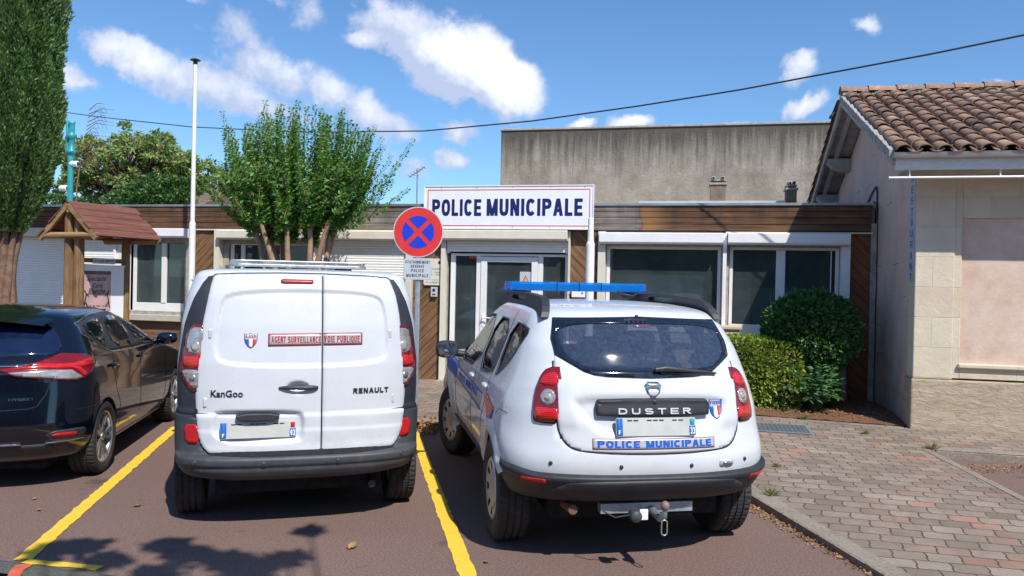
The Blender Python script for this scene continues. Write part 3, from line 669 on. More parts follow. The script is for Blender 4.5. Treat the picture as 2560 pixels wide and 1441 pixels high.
def on(surf, ray, off=0.):
    def f(a, b, t=0.):
        o, d = ray(a, b); h = surf.hit(o, d)
        if h is None:
            h2 = surf.near(o + d * 2.7); p = h2[0]; nn = -d
        else: p = h[0]; nn = h[2] if h[2].dot(d) < 0 else -h[2]
        k = nn * .6 - d * .4; k.normalize()
        return p + k * (off + t)
    return f
def patch(name, outline, surf, ray, off, thick, mat, parent, step=.03, disp=None, holes=(), into=None, flat=False, edge=0.):
    if getattr(ray, 'deg', False):
        ry = ray; outline = [(a / 100, b) for a, b in outline]; ray = lambda a, b: ry(a * 100, b); step = .025
    V2, F = cdt(outline, step, holes); fn = on(surf, ray); T = []; B = []
    bs = sum(outline[i][0] * outline[i - 1][1] - outline[i - 1][0] * outline[i][1] for i in range(len(outline)))
    for a, b in V2:
        q = off + (disp(a, b) if disp else 0)
        if edge:
            e = sdist(a, b, outline); q -= max(0, edge - e) * .5 if e < edge else 0
        T.append(fn(a, b, q)); B.append(fn(a, b, q - thick))
    n = len(T); ec = {}
    FF = []
    for f in F:
        nn = (T[f[1]] - T[f[0]]).cross(T[f[2]] - T[f[0]]); d = ray(*V2[f[0]])[1]
        if nn.dot(d) > 0: f = f[::-1]
        FF.append(f)
        for i in range(len(f)): e = (f[i], f[(i + 1) % len(f)]); ec[e] = 1
    G = list(FF); S = [True] * len(FF)
    for e in ec:
        if (e[1], e[0]) not in ec: G.append((e[1], e[0], n + e[0], n + e[1])); S.append(False)
    me = bpy.data.meshes.new(name); me.from_pydata(T + B, [], G); me.update(); me.polygons.foreach_set('use_smooth', S if not flat else [False] * len(S)); me.materials.append(mat)
    o = bpy.data.objects.new(name, me); COL.objects.link(o); o.parent = parent
    if into is not None: into.add(T, FF)
    return o
def ring(name, outer, inner, surf, ray, off, thick, mat, parent, step=.05, close=True):      # band between two outlines of equal count
    fn = on(surf, ray); O, I = [], []; n = len(outer); m = n if close else n - 1
    for i in range(m):
        a, b = outer[i], outer[(i + 1) % n]; c, d = inner[i], inner[(i + 1) % n]; k = max(1, int(math.hypot(b[0] - a[0], b[1] - a[1]) / step))
        for j in range(k + (1 if not close and i == m - 1 else 0)):
            t = j / k; O.append((a[0] + (b[0] - a[0]) * t, a[1] + (b[1] - a[1]) * t)); I.append((c[0] + (d[0] - c[0]) * t, c[1] + (d[1] - c[1]) * t))
    V = []; q = len(O)
    for s_ in (off, off - thick):
        for P in (O, I): V += [fn(x, z, s_) for x, z in P]
    F = []
    for i in range(q if close else q - 1):
        j = (i + 1) % q
        F += [(i, j, q + j, q + i), (2 * q + i, 2 * q + j, 3 * q + j, 3 * q + i), (i, j, 2 * q + j, 2 * q + i), (q + i, q + j, 3 * q + j, 3 * q + i)]
    return MB().add(V, F).build(name, mat, parent)
def decal(name, s, box, surf, ray, off, mat, parent, bold=0., thick=0., shear=0.):
    mb = MB(); fn = on(surf, ray); txt(mb, s, box, lambda a, b, t: fn(a, b, off + t), bold, 0, shear, thick); return mb.build(name, mat, parent, fix=False)
def wheel(parent, x, y, side, r, w, style, steer=0., rimr=.205, tyre='rubber'):
    g = []; q = w / 2
    prof = [(rimr, -q * .78), (rimr + .012, -q * .95), (r * .82, -q * 1.04), (r * .93, -q), (r * .985, -q * .86), (r, -q * .68)]
    for k in (-.42, 0, .42): prof += [(r, q * (k - .1)), (r - .009, q * (k - .09)), (r - .009, q * (k + .02)), (r, q * (k + .03))]
    prof += [(r, q * .68), (r * .985, q * .86), (r * .93, q), (r * .82, q * 1.04), (rimr + .012, q * .95), (rimr, q * .78)]
    npf = len(prof)
    def md(k, j, rr):
        if j in (4, 5, npf - 6, npf - 5) and (k % 3 == 0): return rr - .007
        if k % 2 and prof[j][0] == r: return rr - .0025
        return rr
    mb = MB().lathe(prof, 150, axis='X', mod=md, smooth=False)
    o = mb.build('wheel', M[tyre], parent, fix=False); o.location = (x, y, r); o.rotation_euler = (0, 0, steer + (0 if side > 0 else math.pi))
    rm = MB()
    rm.lathe([(rimr + .004, q * .9), (rimr - .012, q * .8), (rimr - .02, q * .2), (rimr - .03, -q * .7), (.02, -q * .7)], 48, axis='X')
    if style == 'alloy':
        rm.lathe([(rimr + .006, q * .92), (rimr - .006, q * .96), (rimr - .014, q * .86)], 60, axis='X')
        for k in range(5):
            for dd in (-.16, .16):
                a = 2 * math.pi * k / 5 + dd; c0 = a; P = []
                tw = .25 * dd
                for rr, hw in ((.035, .02), (.10, .015), (rimr - .012, .018)):
                    aa = a + (rr - .035) * tw * 6
                    P.append((rr, aa, hw))
                VV = []
                for rr, aa, hw in P:
                    cx, cz = rr * math.cos(aa), rr * math.sin(aa); tx, tz = -math.sin(aa), math.cos(aa); xo = q * (.72 + .2 * rr / rimr)
                    for s_, xx in ((-1, xo), (-1, xo - .03), (1, xo - .03), (1, xo)): VV.append((xx if s_ < 0 else xx, cx + tx * hw * s_, cz + tz * hw * s_))
                FF = [(i * 4 + j, i * 4 + (j + 1) % 4, i * 4 + 4 + (j + 1) % 4, i * 4 + 4 + j) for i in range(2) for j in range(4)] + [(8, 9, 10, 11)]
                rm.add(VV, FF, 0)
        rm.lathe([(.001, q * .88), (.028, q * .86), (.036, q * .76), (.04, q * .5)], 24, axis='X')
    else:    # hub cap with holes
        nh = 8
        prof2 = [(rimr + .004, q * .86), (rimr - .01, q * .97), (rimr * .86, q * .93), (rimr * .6, q * .86), (rimr * .32, q * .93), (.03, q * .95), (.001, q * .95)]
        b0 = len(rm.v); n = 64; V = []
        for k in range(n):
            t = 2 * math.pi * k / n
            for rr, h in prof2: V.append((h, rr * math.cos(t), rr * math.sin(t)))
        mm = len(prof2); F = []
        for k in range(n):
            for j in range(mm - 1):
                if j in (2,) and k % 8 in (0, 1, 2): continue
                F.append((k * mm + j, ((k + 1) % n) * mm + j, ((k + 1) % n) * mm + j + 1, k * mm + j + 1))
        rm.add(V, F, 0, True)
        rm.lathe([(rimr * .9, q * .5), (.02, q * .5)], 32, axis='X', mi=1)
    ri = rm.build('rim', [M['alloy'] if style == 'alloy' else M['hubcap'], M['lino']], o, auto=35)
    if style == 'alloy': pass
    return o
def shield_pts(cx, cz, w, h):
    P = [(-.5, .5), (-.25, .46), (0, .52), (.25, .46), (.5, .5), (.5, .1), (.42, -.15), (.22, -.38), (0, -.5), (-.22, -.38), (-.42, -.15), (-.5, .1)]
    return [(cx + a * w, cz + b * h) for a, b in P]
def shield(parent, surf, ray, cx, cz, w, h, edge, word, ink, label):
    o = patch('shield_badge', shield_pts(cx, cz, w, h), surf, ray, .0015, .001, M[edge], parent, .015); tag(o, label)
    patch('shield_field', shield_pts(cx, cz, w * .9, h * .92), surf, ray, .0023, .0005, M['white_retro'], o, .015)
    s = shield_pts(cx, cz - .0 * h, w * .86, h * .88)
    def clip(P, x0, x1, z1):
        for ax, lim, sg in ((0, x0, 1), (0, x1, -1), (1, z1, -1)):
            Q = []
            for i in range(len(P)):
                a, b = P[i], P[(i + 1) % len(P)]; da, db = (a[ax] - lim) * sg, (b[ax] - lim) * sg
                if da >= 0: Q.append(a)
                if da * db < 0: t = da / (da - db); Q.append((a[0] + (b[0] - a[0]) * t, a[1] + (b[1] - a[1]) * t))
            P = Q
        return P
    t = cz + .12 * h
    patch('blue_band', clip(s, cx - w, cx - w * .14, t), surf, ray, .0031, .0005, M['police_blue'], o, .015)
    patch('white_band', clip(s, cx - w * .13, cx + w * .13, t), surf, ray, .0031, .0005, M['sign_white'], o, .015)
    patch('red_band', clip(s, cx + w * .14, cx + w, t), surf, ray, .0031, .0005, M['police_red'], o, .015)
    bdecal('lettering', word, (cx - w * .38, cx + w * .38, cz + .22 * h, cz + .40 * h), surf, ray, .0034, M[ink], o)
def plate(parent, surf, ray, x0, x1, z0, z1, num, off, foot=True):
    fn0 = on(surf, ray); ys = [fn0(a, b).y for a in (x0 - .01, (x0 + x1) / 2, x1 + .01) for b in (z0 - .01, z1 + .01)]; yt, yl = min(ys[1::2]), min(ys[0::2]); yt = min(yt, yl + .02)
    surf = Surf().add([(x0 - .1, yl, z0), (x1 + .1, yl, z0), (x1 + .1, yt, z1), (x0 - .1, yt, z1)], [(0, 1, 2, 3)])
    o = patch('number_plate', rrect(x0, x1, z0, z1, .008, 2), surf, ray, off + .006, .006, M['plate_white'], parent, .1, flat=True)
    k = .042
    patch('country_band', rrect(x0 + .002, x0 + k, z0 + .003, z1 - .003, .004, 2), surf, ray, off + .007, .0008, M['plate_blue'], o, .1)
    patch('county_band', rrect(x1 - k, x1 - .002, z0 + .003, z1 - .05, .004, 2), surf, ray, off + .007, .0008, M['plate_blue'], o, .1)
    patch('region_mark', rrect(x1 - k + .006, x1 - .008, z1 - .045, z1 - .008, .004, 2), surf, ray, off + .007, .0008, M['red_refl'] if num == '93' else M['teal'], o, .1)
    bdecal('country_letter', 'F', (x0 + .015, x0 + .029, z0 + .012, z0 + .036), surf, ray, off + .0085, M['sign_white'], o)
    bdecal('county_number', num, (x1 - k + .005, x1 - .007, z0 + .01, z1 - .06), surf, ray, off + .0085, M['sign_white'], o)
    mb = MB(); fn = on(surf, ray)
    for i, c in enumerate((0, 1, 3.2, 4.2, 5.2, 7.4, 8.4)):        # the characters themselves cannot be read
        a = x0 + k + .03 + c * (x1 - x0 - 2 * k - .06) / 9.4
        mb.add([fn(a, z1 - .02, off + .0075), fn(a + .03, z1 - .02, off + .0075), fn(a + .03, z1 - .012, off + .0075), fn(a, z1 - .012, off + .0075)], [(0, 1, 2, 3)])
    mb.build('characters', M['black_ink'], o, fix=False)
    return o

def dent(o, outline, depth, ymax=-.2):      # presses the rear panel inwards inside an outline
    for v in o.data.vertices:
        if v.co.y < ymax and inpoly(v.co.x, v.co.z, outline): v.co.y += depth
    o.data.update()
def cut(o, cutters, hide=True):
    for c in cutters:
        md = o.modifiers.new('c', 'BOOLEAN'); md.operation = 'DIFFERENCE'; md.object = c; md.solver = 'EXACT'; md.material_mode = 'TRANSFER'
    dg = bpy.context.evaluated_depsgraph_get(); me = bpy.data.meshes.new_from_object(o.evaluated_get(dg)); old = o.data
    o.modifiers.clear(); o.data = me; me.name = o.name; me.set_sharp_from_angle(angle=R(35))
def kill(cs):
    for c in cs: bpy.data.objects.remove(c)
def arch_cutters(t, spots, rad, x0, x1, zc=.33, mat='lino'):
    out = []
    for s, y in spots:
        mb = MB(); n = 40
        P = [(y + rad * math.cos(2 * math.pi * k / n), max(-.05, zc + rad * math.sin(2 * math.pi * k / n))) for k in range(n)]
        P = [(y + rad * math.cos(R(a)), zc + rad * math.sin(R(a))) for a in range(0, 181, 6)] + [(y - rad, -.1), (y + rad, -.1)]
        mb.prism(P, lambda a, b, tt: (s * tt, a, b), x0, x1); out.append(mb.build('cutter', M[mat], t))
    return out
# ------------------------------------------------------------------ the white van
def rear_profile(rows): return rows
def build_van():
    t = empty('police_van', (-1.625, 6.04, 0), R(17.1))
    tag(t, 'white panel van with twin rear doors and a reflective red-bordered agent surveillance banner', 'van')
    rows = [(.345, .80, -.55, 3.40, .4, 2.6, .5, 2.4), (.40, .82, -.575, 3.46, .4, 2.7, .6, 2.4), (.60, .84, -.595, 3.52, .4, 2.8, .7, 2.4), (.80, .852, -.60, 3.50, .4, 2.9, .7, 2.4),
            (.95, .855, -.595, 3.40, .4, 3.0, .7, 2.4), (1.05, .857, -.59, 3.15, .4, 3., .7, 2.5), (1.15, .858, -.582, 2.80, .4, 3.1, .6, 2.6), (1.41, .835, -.55, 2.35, .36, 3.1, .5, 2.8),
            (1.60, .80, -.505, 1.95, .28, 3.2, .4, 3), (1.71, .765, -.46, 1.65, .24, 3.3, .4, 3), (1.765, .74, -.435, 1.45, .2, 3.4, .4, 3), (1.79, .71, -.41, 1.3, .2, 3.4, .4, 3), (1.805, .64, -.38, 1.1, .25, 3, .4, 2.6), (1.814, .4, -.27, 1.0, .3, 2.8, .4, 2.6), (1.82, .006, -.05, .9, .4, 2, .3, 2)]
    V, F = loft(rows, 110); S = Surf().add(V, F)
    body = MB().add(V, F, 0, True).build('body', M['van_white'], t)
    # bumper: wraps the lower corners
    br = [(.335, .55, -.45, 0.2, .4, 2.8, .3, 6), (.345, .70, -.60, .2, .4, 2.9, .3, 6), (.38, .80, -.67, .22, .4, 3., .2, 8), (.43, .83, -.70, .24, .4, 3, .2, 8), (.455, .838, -.695, .24, .4, 3, .2, 8), (.463, .847, -.712, .24, .4, 3, .2, 8),
          (.51, .85, -.716, .25, .4, 3, .2, 8), (.527, .85, -.70, .25, .4, 3, .2, 8), (.532, .862, -.622, .25, .4, 3, .2, 8), (.60, .864, -.612, .25, .4, 3, .2, 8), (.79, .866, -.612, .2, .4, 3, .2, 8), (.80, .85, -.60, .1, .4, 3, .2, 8)]
    Vb, Fb = loft(br, 90); MB().add(Vb, Fb, 0, True).build('bumper', M['grey_trim'], t, auto=40); S.add(Vb, Fb)
    sp = [(s_, y_) for s_ in (-1, 1) for y_ in (0, 2.697)]
    cs = arch_cutters(t, sp, .365, .60, 1.05); cut(body, cs); bump = [c for c in t.children if c.name.startswith('bumper')][0]; cut(bump, cs); kill(cs)
    # dark corner pillars
    for s in (-1, 1):
        rc = ray_corner(.5, -.2, s)
        P = [(20, .80), (58, .80), (60, .95), (57, 1.1), (50, 1.41), (43, 1.6), (34, 1.735), (20, 1.75)]
        P = [(20, .80), (66, .80), (68, .95), (66, 1.1), (60, 1.41), (50, 1.60), (44, 1.70), (38, 1.75), (18, 1.762)]
        pl = patch('corner_trim', P, S, rc, .004, .01, M['dark_trim'], t, 2.5 if 0 else .05 * 40)
        # lamp cluster
        lo = smooth_poly([(29, .955), (41, .955), (56, 1.06), (58, 1.12), (50, 1.415), (26, 1.415), (27, 1.0)], 1)
        lm = patch('tail_lamp', lo, S, rc, .012, .012, M['red_lens'], t, 2.0)
        def seg(nm, Pq, mt_, off=.0135): return patch(nm, Pq, S, rc, off, .004, M[mt_], lm, 2.0)
        seg('clear_section', smooth_poly([(28.5, 1.225), (34, 1.20), (52, 1.24), (49, 1.32), (46, 1.395), (28.5, 1.395)], 1), 'clear_lens')
        seg('indicator', [(38 + 5 * math.cos(a * .4), 1.265 + .038 * math.sin(a * .4)) for a in range(16)], 'amber_lens', .016)
        seg('brake_section', smooth_poly([(28.5, 1.115), (53, 1.115), (53, 1.20), (42, 1.19), (35, 1.205), (30, 1.25), (28.5, 1.25)], 1), 'red_bright')
        seg('reverse_section', smooth_poly([(30, .985), (39, .98), (53, 1.065), (53, 1.105), (28.5, 1.105)], 1), 'clear_lens')
        seg('reverse_bulb', [(39 + 4 * math.cos(a * .4), 1.05 + .026 * math.sin(a * .4)) for a in range(16)], 'alloy', .016)
        # reflector in bumper
        rf = patch('reflector', smooth_poly([(28, .60), (44, .60), (46, .73), (28, .735)], 1), S, rc, .006, .006, M['red_refl'], t, 2.0); 
        pl.rotation_euler = (0, 0, 0)
    # doors
    X0 = .03
    door = [(-.58, .535), (-.62, .56), (-.66, .62), (-.684, .75), (-.70, .95), (-.695, 1.1), (-.68, 1.3), (-.63, 1.6), (-.605, 1.74), (-.58, 1.765), (0, 1.782), (.61, 1.765), (.635, 1.74), (.685, 1.6), (.725, 1.3), (.745, 1.1), (.75, .95), (.735, .75), (.71, .63), (.67, .56), (.63, .535)]
    door = [(a - .0, b) for a, b in door]
    door = [(a * 1.0 - .015, b) for a, b in door]; door = smooth_poly(door, 1)
    sx = .125
    inner = [((a + .005) * .955 - .005, (b - 1.16) * .955 + 1.16) for a, b in door]; ring('door_gap', offset_poly(door, .010), inner, S, ray_rear, .002, .02, M['lino'], t)
    dent(body, offset_poly(door, -.012), .075); bmp_ = [c for c in t.children if c.name.startswith('bumper')][0]; dent(bmp_, [(a, b) for a, b in offset_poly(door, -.012)], .075)
    patch('door_gap', [(sx - .02, .56), (sx + .025, .56), (sx + .025, 1.77), (sx - .02, 1.77)], S, ray_rear, -.025, .01, M['lino'], t, .06)
    rec = smooth_poly([(-.60, 1.21), (-.575, 1.56), (-.50, 1.645), (0, 1.668), (.50, 1.65), (.575, 1.57), (.605, 1.22), (.53, 1.145), (0, 1.125), (-.53, 1.14)], 2)
    pr = smooth_poly([(-.585, .595), (-.60, .80), (-.55, .835), (-.03, .83), (.015, .79), (.01, .64), (-.03, .60)], 2)
    hd = [(-.035 + .085 * math.cos(a * .35), .985 - .002 + .05 * math.sin(a * .35)) for a in range(18)]
    def disp(a, b):
        q = 0
        if b > 1.08: q -= .018 * sst(-.004, .014, sdist(a, b, rec))
        if b < .9 and a < .1: q -= .035 * sst(-.004, .03, sdist(a, b, pr))
        if .9 < b < 1.06 and abs(a + .035) < .12: q -= .035 * sst(0, .03, sdist(a, b, hd))
        if b < .70: q += .006 * sst(.70, .69, b)
        return q
    def split2(P, right): return split(P, right, .004)
    def split(P, right, mg=0.):
        Q = []
        for i in range(len(P)):
            a, b = P[i], P[(i + 1) % len(P)]; lim = sx + (.006 + mg if right else -.002 - mg); sg = 1 if right else -1
            da, db = (a[0] - lim) * sg, (b[0] - lim) * sg
            if da >= 0: Q.append(a)
            if da * db < 0: k = da / (da - db); Q.append((a[0] + (b[0] - a[0]) * k, a[1] + (b[1] - a[1]) * k))
        return Q
    S2 = Surf(); dL = patch('rear_door', split(door, False), S, ray_rear, .014, .02, M['van_white'], t, .0125, disp, into=S2, edge=.016); tag(dL, 'wider left rear door with handle and number plate')
    dR = patch('rear_door', split(door, True), S, ray_rear, .014, .02, M['van_white'], t, .0125, disp, into=S2, edge=.016); tag(dR, 'narrow right rear door with dark lettering')
    lug = lambda s_, z: None
    for s in (-1, 1):
        for z in (1.355, .885):
            mb = MB(); p = on(S, ray_corner(.5, -.2, s))(23 if z > 1 else 25, z); mb.box(-.014, .014, -.02, .02, -.032, .032)
            h = mb.build('hinge', M['van_white'], t, bevel=.008); h.location = p + Vector((-.006 * s - (.012 if s > 0 else 0), -.006, 0)); h.rotation_euler = (0, 0, 0)
    # banner
    Sb = S2
    bx = (-.262 + .02, .389 + .02)
    for rt in (False, True):
        bn = patch('banner', split2([(bx[0], 1.268), (bx[1], 1.278), (bx[1], 1.368), (bx[0], 1.358)], rt), S2, ray_rear, .0015, .001, M['maroon'], t, .016)
        patch('banner_field', split2([(bx[0] + .01, 1.279), (bx[1] - .01, 1.289), (bx[1] - .01, 1.357), (bx[0] + .01, 1.347)], rt), S2, ray_rear, .0025, .0008, M['white_retro'], bn, .016)
    bdecal('lettering', 'AGENT SURVEILLANCE', (bx[0] + .022, sx - .010, 1.293, 1.339), S2, ray_rear, .0042, M['maroon'], bn, w=.22, wd=.62, gap=.16)
    bdecal('lettering', 'VOIE PUBLIQUE', (sx + .014, bx[1] - .02, 1.297, 1.344), S2, ray_rear, .0042, M['maroon'], bn, w=.22, wd=.62, gap=.16)
    shield(t, S2, ray_rear, -.357, 1.306, .088, .104, 'grey_ink', 'A.S.V.P', 'maroon', 'small tricolour shield badge on the left rear door')
    decal('door_lettering', 'KanGoo', (-.61, -.40, .925, .972), S2, ray_rear, .002, M['dark_metal'], t, .015, .004)
    bdecal('door_lettering', 'RENAULT', (.345, .60, .935, .972), S2, ray_rear, .002, M['dark_metal'], t, .004, w=.27, wd=1.0, gap=.22)
    bl = patch('brake_light', rrect(-.165, .065, 1.708, 1.742, .016, 5), S2, ray_rear, .004, .006, M['maroon'], t, .05)
    mb = MB(); fn = on(S2, ray_rear)
    yb = fn(-.2, .97).y - .006; pts = [Vector((a, yb - .016 * math.sin(math.pi * (a + .165) / .27), .985 - .0 + .002 * math.sin((a + .17) * 20))) for a in np.linspace(-.165, .10, 12)]
    mb.tube(pts, [.007, .011, .014, .015, .016, .016, .016, .016, .017, .018, .017, .010], 12); mb.build('door_handle', M['black_plastic'], t)
    mb = MB(); q = fn(-.3, .78, .0); mb.prism(smooth_poly([(-.45, .812), (-.15, .812), (-.165, .762), (-.435, .762)], 1), lambda a, b, tt: (a, q.y - .05 + tt, b), 0, .07); mb.build('plate_lamp', M['black_plastic'], t, bevel=.006)
    plate(t, S2, ray_rear, -.545, -.045, .642, .752, '93', .0)
    for x, z in ((-.70, .493), (-.255, .485), (.24, .488), (.69, .5)):
        mb = MB(); p = on(S, ray_rear)(x, z); mb.lathe([(.001, -.003), (.011, -.004), (.012, .001), (.016, .002), (.018, -.003), (.019, .004)], 20, axis='Y'); s_ = mb.build('parking_sensor', M['grey_trim'], t); s_.location = p
    # cab glass and front, out of the photograph's view
    rf = lambda a, b: (Vector((a, 6, b)), Vector((0, -1, 0)))
    patch('windscreen', smooth_poly([(-.74, 1.16), (.74, 1.16), (.62, 1.66), (-.62, 1.66)], 1), S, rf, .004, .004, M['dark_glass'], t, .05)
    for s, ray in ((-1, ray_left), (1, ray_right)):
        patch('side_window', smooth_poly([(1.45, 1.14), (2.35, 1.13), (2.1, 1.42), (1.85, 1.60), (1.45, 1.62)], 1), S, ray, .004, .004, M['dark_glass'], t, .06)
        patch('headlamp', smooth_poly([(s * .50, .78), (s * .80, .84), (s * .80, 1.0), (s * .62, .98)], 1), S, rf, .006, .006, M['clear_lens'], t, .04)
    patch('grille', smooth_poly([(-.45, .72), (.45, .72), (.48, .86), (-.48, .86)], 1), S, rf, .004, .004, M['black_plastic'], t, .04)
    # roof light bar
    yb = .72
    mb = MB(); mb.prism(rrect(-.565, .565, -.11, .11, .09, 6), lambda a, b, tt: (a, yb + b, tt), 1.838, 1.862); lb = mb.build('light_bar', M['galv'], t, bevel=.004)
    mb = MB(); mb.prism(rrect(-.555, .555, -.1, .1, .085, 6), lambda a, b, tt: (a, yb + b, tt), 1.862, 1.884); mb.build('lens_strip', M['clear_lens'], lb)
    mb = MB(); mb.prism(rrect(-.56, .56, -.105, .105, .088, 6), lambda a, b, tt: (a, yb + b, tt), 1.884, 1.894); mb.build('top_cover', M['sign_grey'], lb, bevel=.003)
    for k in range(9):
        mb = MB(); x = -.47 + k * .1175
        for j in range(6): mb.box(x - .04 + j * .016, x - .03 + j * .016, yb - .1035, yb - .09, 1.865, 1.881)
        mb.build('led_module', M['amber_lens'] if k in (0, 2, 8) else M['grey_ink'], lb)
    for x in (-.37, .37):
        mb = MB(); mb.box(x - .07, x + .07, yb - .05, yb + .05, 1.80, 1.84); mb.build('mounting_foot', M['black_plastic'], lb, bevel=.01)
    mb = MB(); mb.tube([(.2, 1.0, 1.81), (.2, .9, 2.02)], [.006, .002], 8); mb.build('antenna', M['black_plastic'], t)
    # mirrors
    for s in (-1, 1):
        mb = MB(); mb.grid(lambda u, v: (s * (1.02 + .075 * math.cos(2 * math.pi * u) * math.sin(math.pi * v)), 2.3 - .05 * math.cos(math.pi * v), 1.16 + .085 * math.sin(2 * math.pi * u) * math.sin(math.pi * v) ** .7), 20, 10); mi = mb.build('mirror', M['black_plastic'], t)
        MB().tube([(s * .88, 2.34, 1.1), (s * .98, 2.32, 1.13)], .025, 8).build('mirror_arm', M['black_plastic'], mi)
    # underside, exhaust, wheels
    MB().box(-.58, .58, -.42, 3.0, .22, .40).build('underbody', M['lino'], t)
    MB().tube([(.45, .3, .28), (.47, -.3, .27), (.5, -.52, .26)], .028, 12).build('exhaust_pipe', M['dark_metal'], t)
    MB().tube([(-.66, 0, .30), (.66, 0, .30)], .05, 10).build('rear_axle', M['lino'], t)
    for x, y in ((-.765, 0), (.765, 0), (-.76, 2.697), (.76, 2.697)): wheel(t, x, y, 1 if x > 0 else -1, .315, .2, 'cap', 0, .2)
    return t
build_van()
# ------------------------------------------------------------------ the white police SUV
def build_suv():
    t = empty('police_suv', (.745, 5.49, 0), R(10.8))
    tag(t, 'white off-roader with a blue light bar, roof rails and tow hitch, front wheels turned', 'police car')
    rows = [(.395, .80, -.60, 3.34, .45, 2.5, .5, 2.4), (.43, .845, -.67, 3.40, .45, 2.5, .5, 2.4), (.50, .865, -.73, 3.44, .45, 2.5, .55, 2.4), (.58, .88, -.775, 3.47, .47, 2.45, .6, 2.4), (.64, .888, -.79, 3.48, .48, 2.45, .6, 2.4), (.70, .89, -.79, 3.48, .5, 2.5, .6, 2.4), (.76, .895, -.775, 3.48, .52, 2.45, .6, 2.4),
            (.85, .885, -.765, 3.46, .55, 2.45, .6, 2.4), (.97, .87, -.75, 3.40, .55, 2.5, .6, 2.4), (1.04, .855, -.735, 3.15, .55, 2.5, .6, 2.4), (1.10, .83, -.715, 2.45, .52, 2.6, .5, 2.4), (1.18, .80, -.685, 2.15, .5, 2.7, .5, 2.5),
            (1.36, .735, -.59, 1.80, .42, 2.8, .45, 2.6), (1.50, .68, -.50, 1.5, .4, 2.8, .4, 2.8), (1.555, .645, -.465, 1.35, .4, 2.7, .4, 2.6), (1.585, .61, -.44, 1.25, .4, 2.7, .4, 2.6), (1.602, .55, -.41, 1.15, .4, 2.7, .4, 2.6), (1.612, .42, -.37, 1.0, .4, 2.6, .4, 2.4), (1.618, .22, -.33, .95, .4, 2.4, .4, 2.4), (1.62, .006, -.25, .9, .3, 2, .3, 2)]
    def zt(x, y, z):
        return -.045 * sst(1.3, 1.58, z) * max(0, (.55 - y)) ** 2 * 1.0 + .01 * sst(1.3, 1.6, z)
    V, F = loft(rows, 120, 0, zt); S = Surf().add(V, F)
    Vi, Fi = loft(rows, 70, .045, zt)
    body = MB().add(V, F, 0, True).add(Vi, [f[::-1] for f in Fi], 1, True).build('body', [M['suv_white'], M['cabin']], t, fix=False)
    # openings: rear window, side windows, windscreen, wheel arches
    RW = smooth_poly([(-.53, 1.492), (-.555, 1.38), (-.50, 1.275), (-.36, 1.225), (.0, 1.215), (.36, 1.225), (.50, 1.275), (.555, 1.38), (.53, 1.492), (0, 1.505)], 2)
    fd = [(2.04, 1.045), (1.00, 1.065), (.90, 1.485), (1.32, 1.485), (1.66, 1.37)]
    rd = [(.93, 1.07), (.34, 1.09), (.27, 1.15), (.30, 1.475), (.83, 1.485)]
    qd = [(.21, 1.10), (.08, 1.12), (-.16, 1.25), (-.28, 1.40), (-.24, 1.46), (.19, 1.475)]
    def prj(P, ax, a0, a1):
        mb = MB(); mb.prism(P, (lambda a, b, q: (a, q, b)) if ax == 'y' else (lambda a, b, q: (q, a, b)), a0, a1); return mb.build('cutter', M['frit'], t)
    RWc = offset_poly(RW, .0)
    cs = [prj(RWc, 'y', -1.3, .05)]
    wins = [smooth_poly(w, 1) for w in (fd, rd, qd)]
    for s in (-1, 1):
        for w in wins: cs.append(prj(w, 'x', s * .45, s * 1.2))
    WS = smooth_poly([(-.62, 1.17), (.62, 1.17), (.52, 1.50), (-.52, 1.50)], 1); cs.append(prj(WS, 'y', 1.15, 4))
    cs += arch_cutters(t, [(s_, 0) for s_ in (-1, 1)], .385, .58, 1.05, .35) + arch_cutters(t, [(s_, 2.673) for s_ in (-1, 1)], .40, .52, 1.05, .35)
    cut(body, cs)
    # lower cladding / bumper in dark plastic
    br = [(.385, .60, -.46, .2, .4, 2.8, .2, 8), (.395, .74, -.60, .2, .45, 2.6, .2, 8), (.425, .83, -.69, .22, .45, 2.5, .2, 8), (.47, .855, -.745, .25, .45, 2.5, .2, 8), (.53, .88, -.785, .25, .45, 2.5, .2, 8), (.555, .885, -.80, .25, .45, 2.5, .2, 8), (.562, .892, -.812, .25, .45, 2.5, .2, 8),
          (.592, .894, -.815, .25, .45, 2.5, .2, 8), (.598, .892, -.80, .25, .45, 2.5, .2, 8), (.606, .885, -.775, .2, .45, 2.5, .2, 8)]
    Vb, Fb = loft(br, 60)
    def bz(p):
        x, y, z = p; u = abs(x) / .9; return (x, y, z + .028 * sst(.78, 1.0, u) * sst(.36, .6, z) - 0.0)
    Vb = [bz(p) for p in Vb]
    bmp = MB().add(Vb, Fb, 0, True).build('bumper_cladding', M['suv_trim'], t, auto=45); S.add(Vb, Fb); cut(bmp, cs[-4:-2]); kill(cs)
    # raised lip below
    lip = smooth_poly([(-.60, .525), (-.50, .575), (.50, .575), (.60, .525), (.64, .50), (.60, .47), (.30, .43), (-.30, .43), (-.60, .47), (-.64, .50)], 2)
    patch('bumper_lip', lip, S, ray_rear, .012, .02, M['suv_trim'], t, .03, edge=.02)
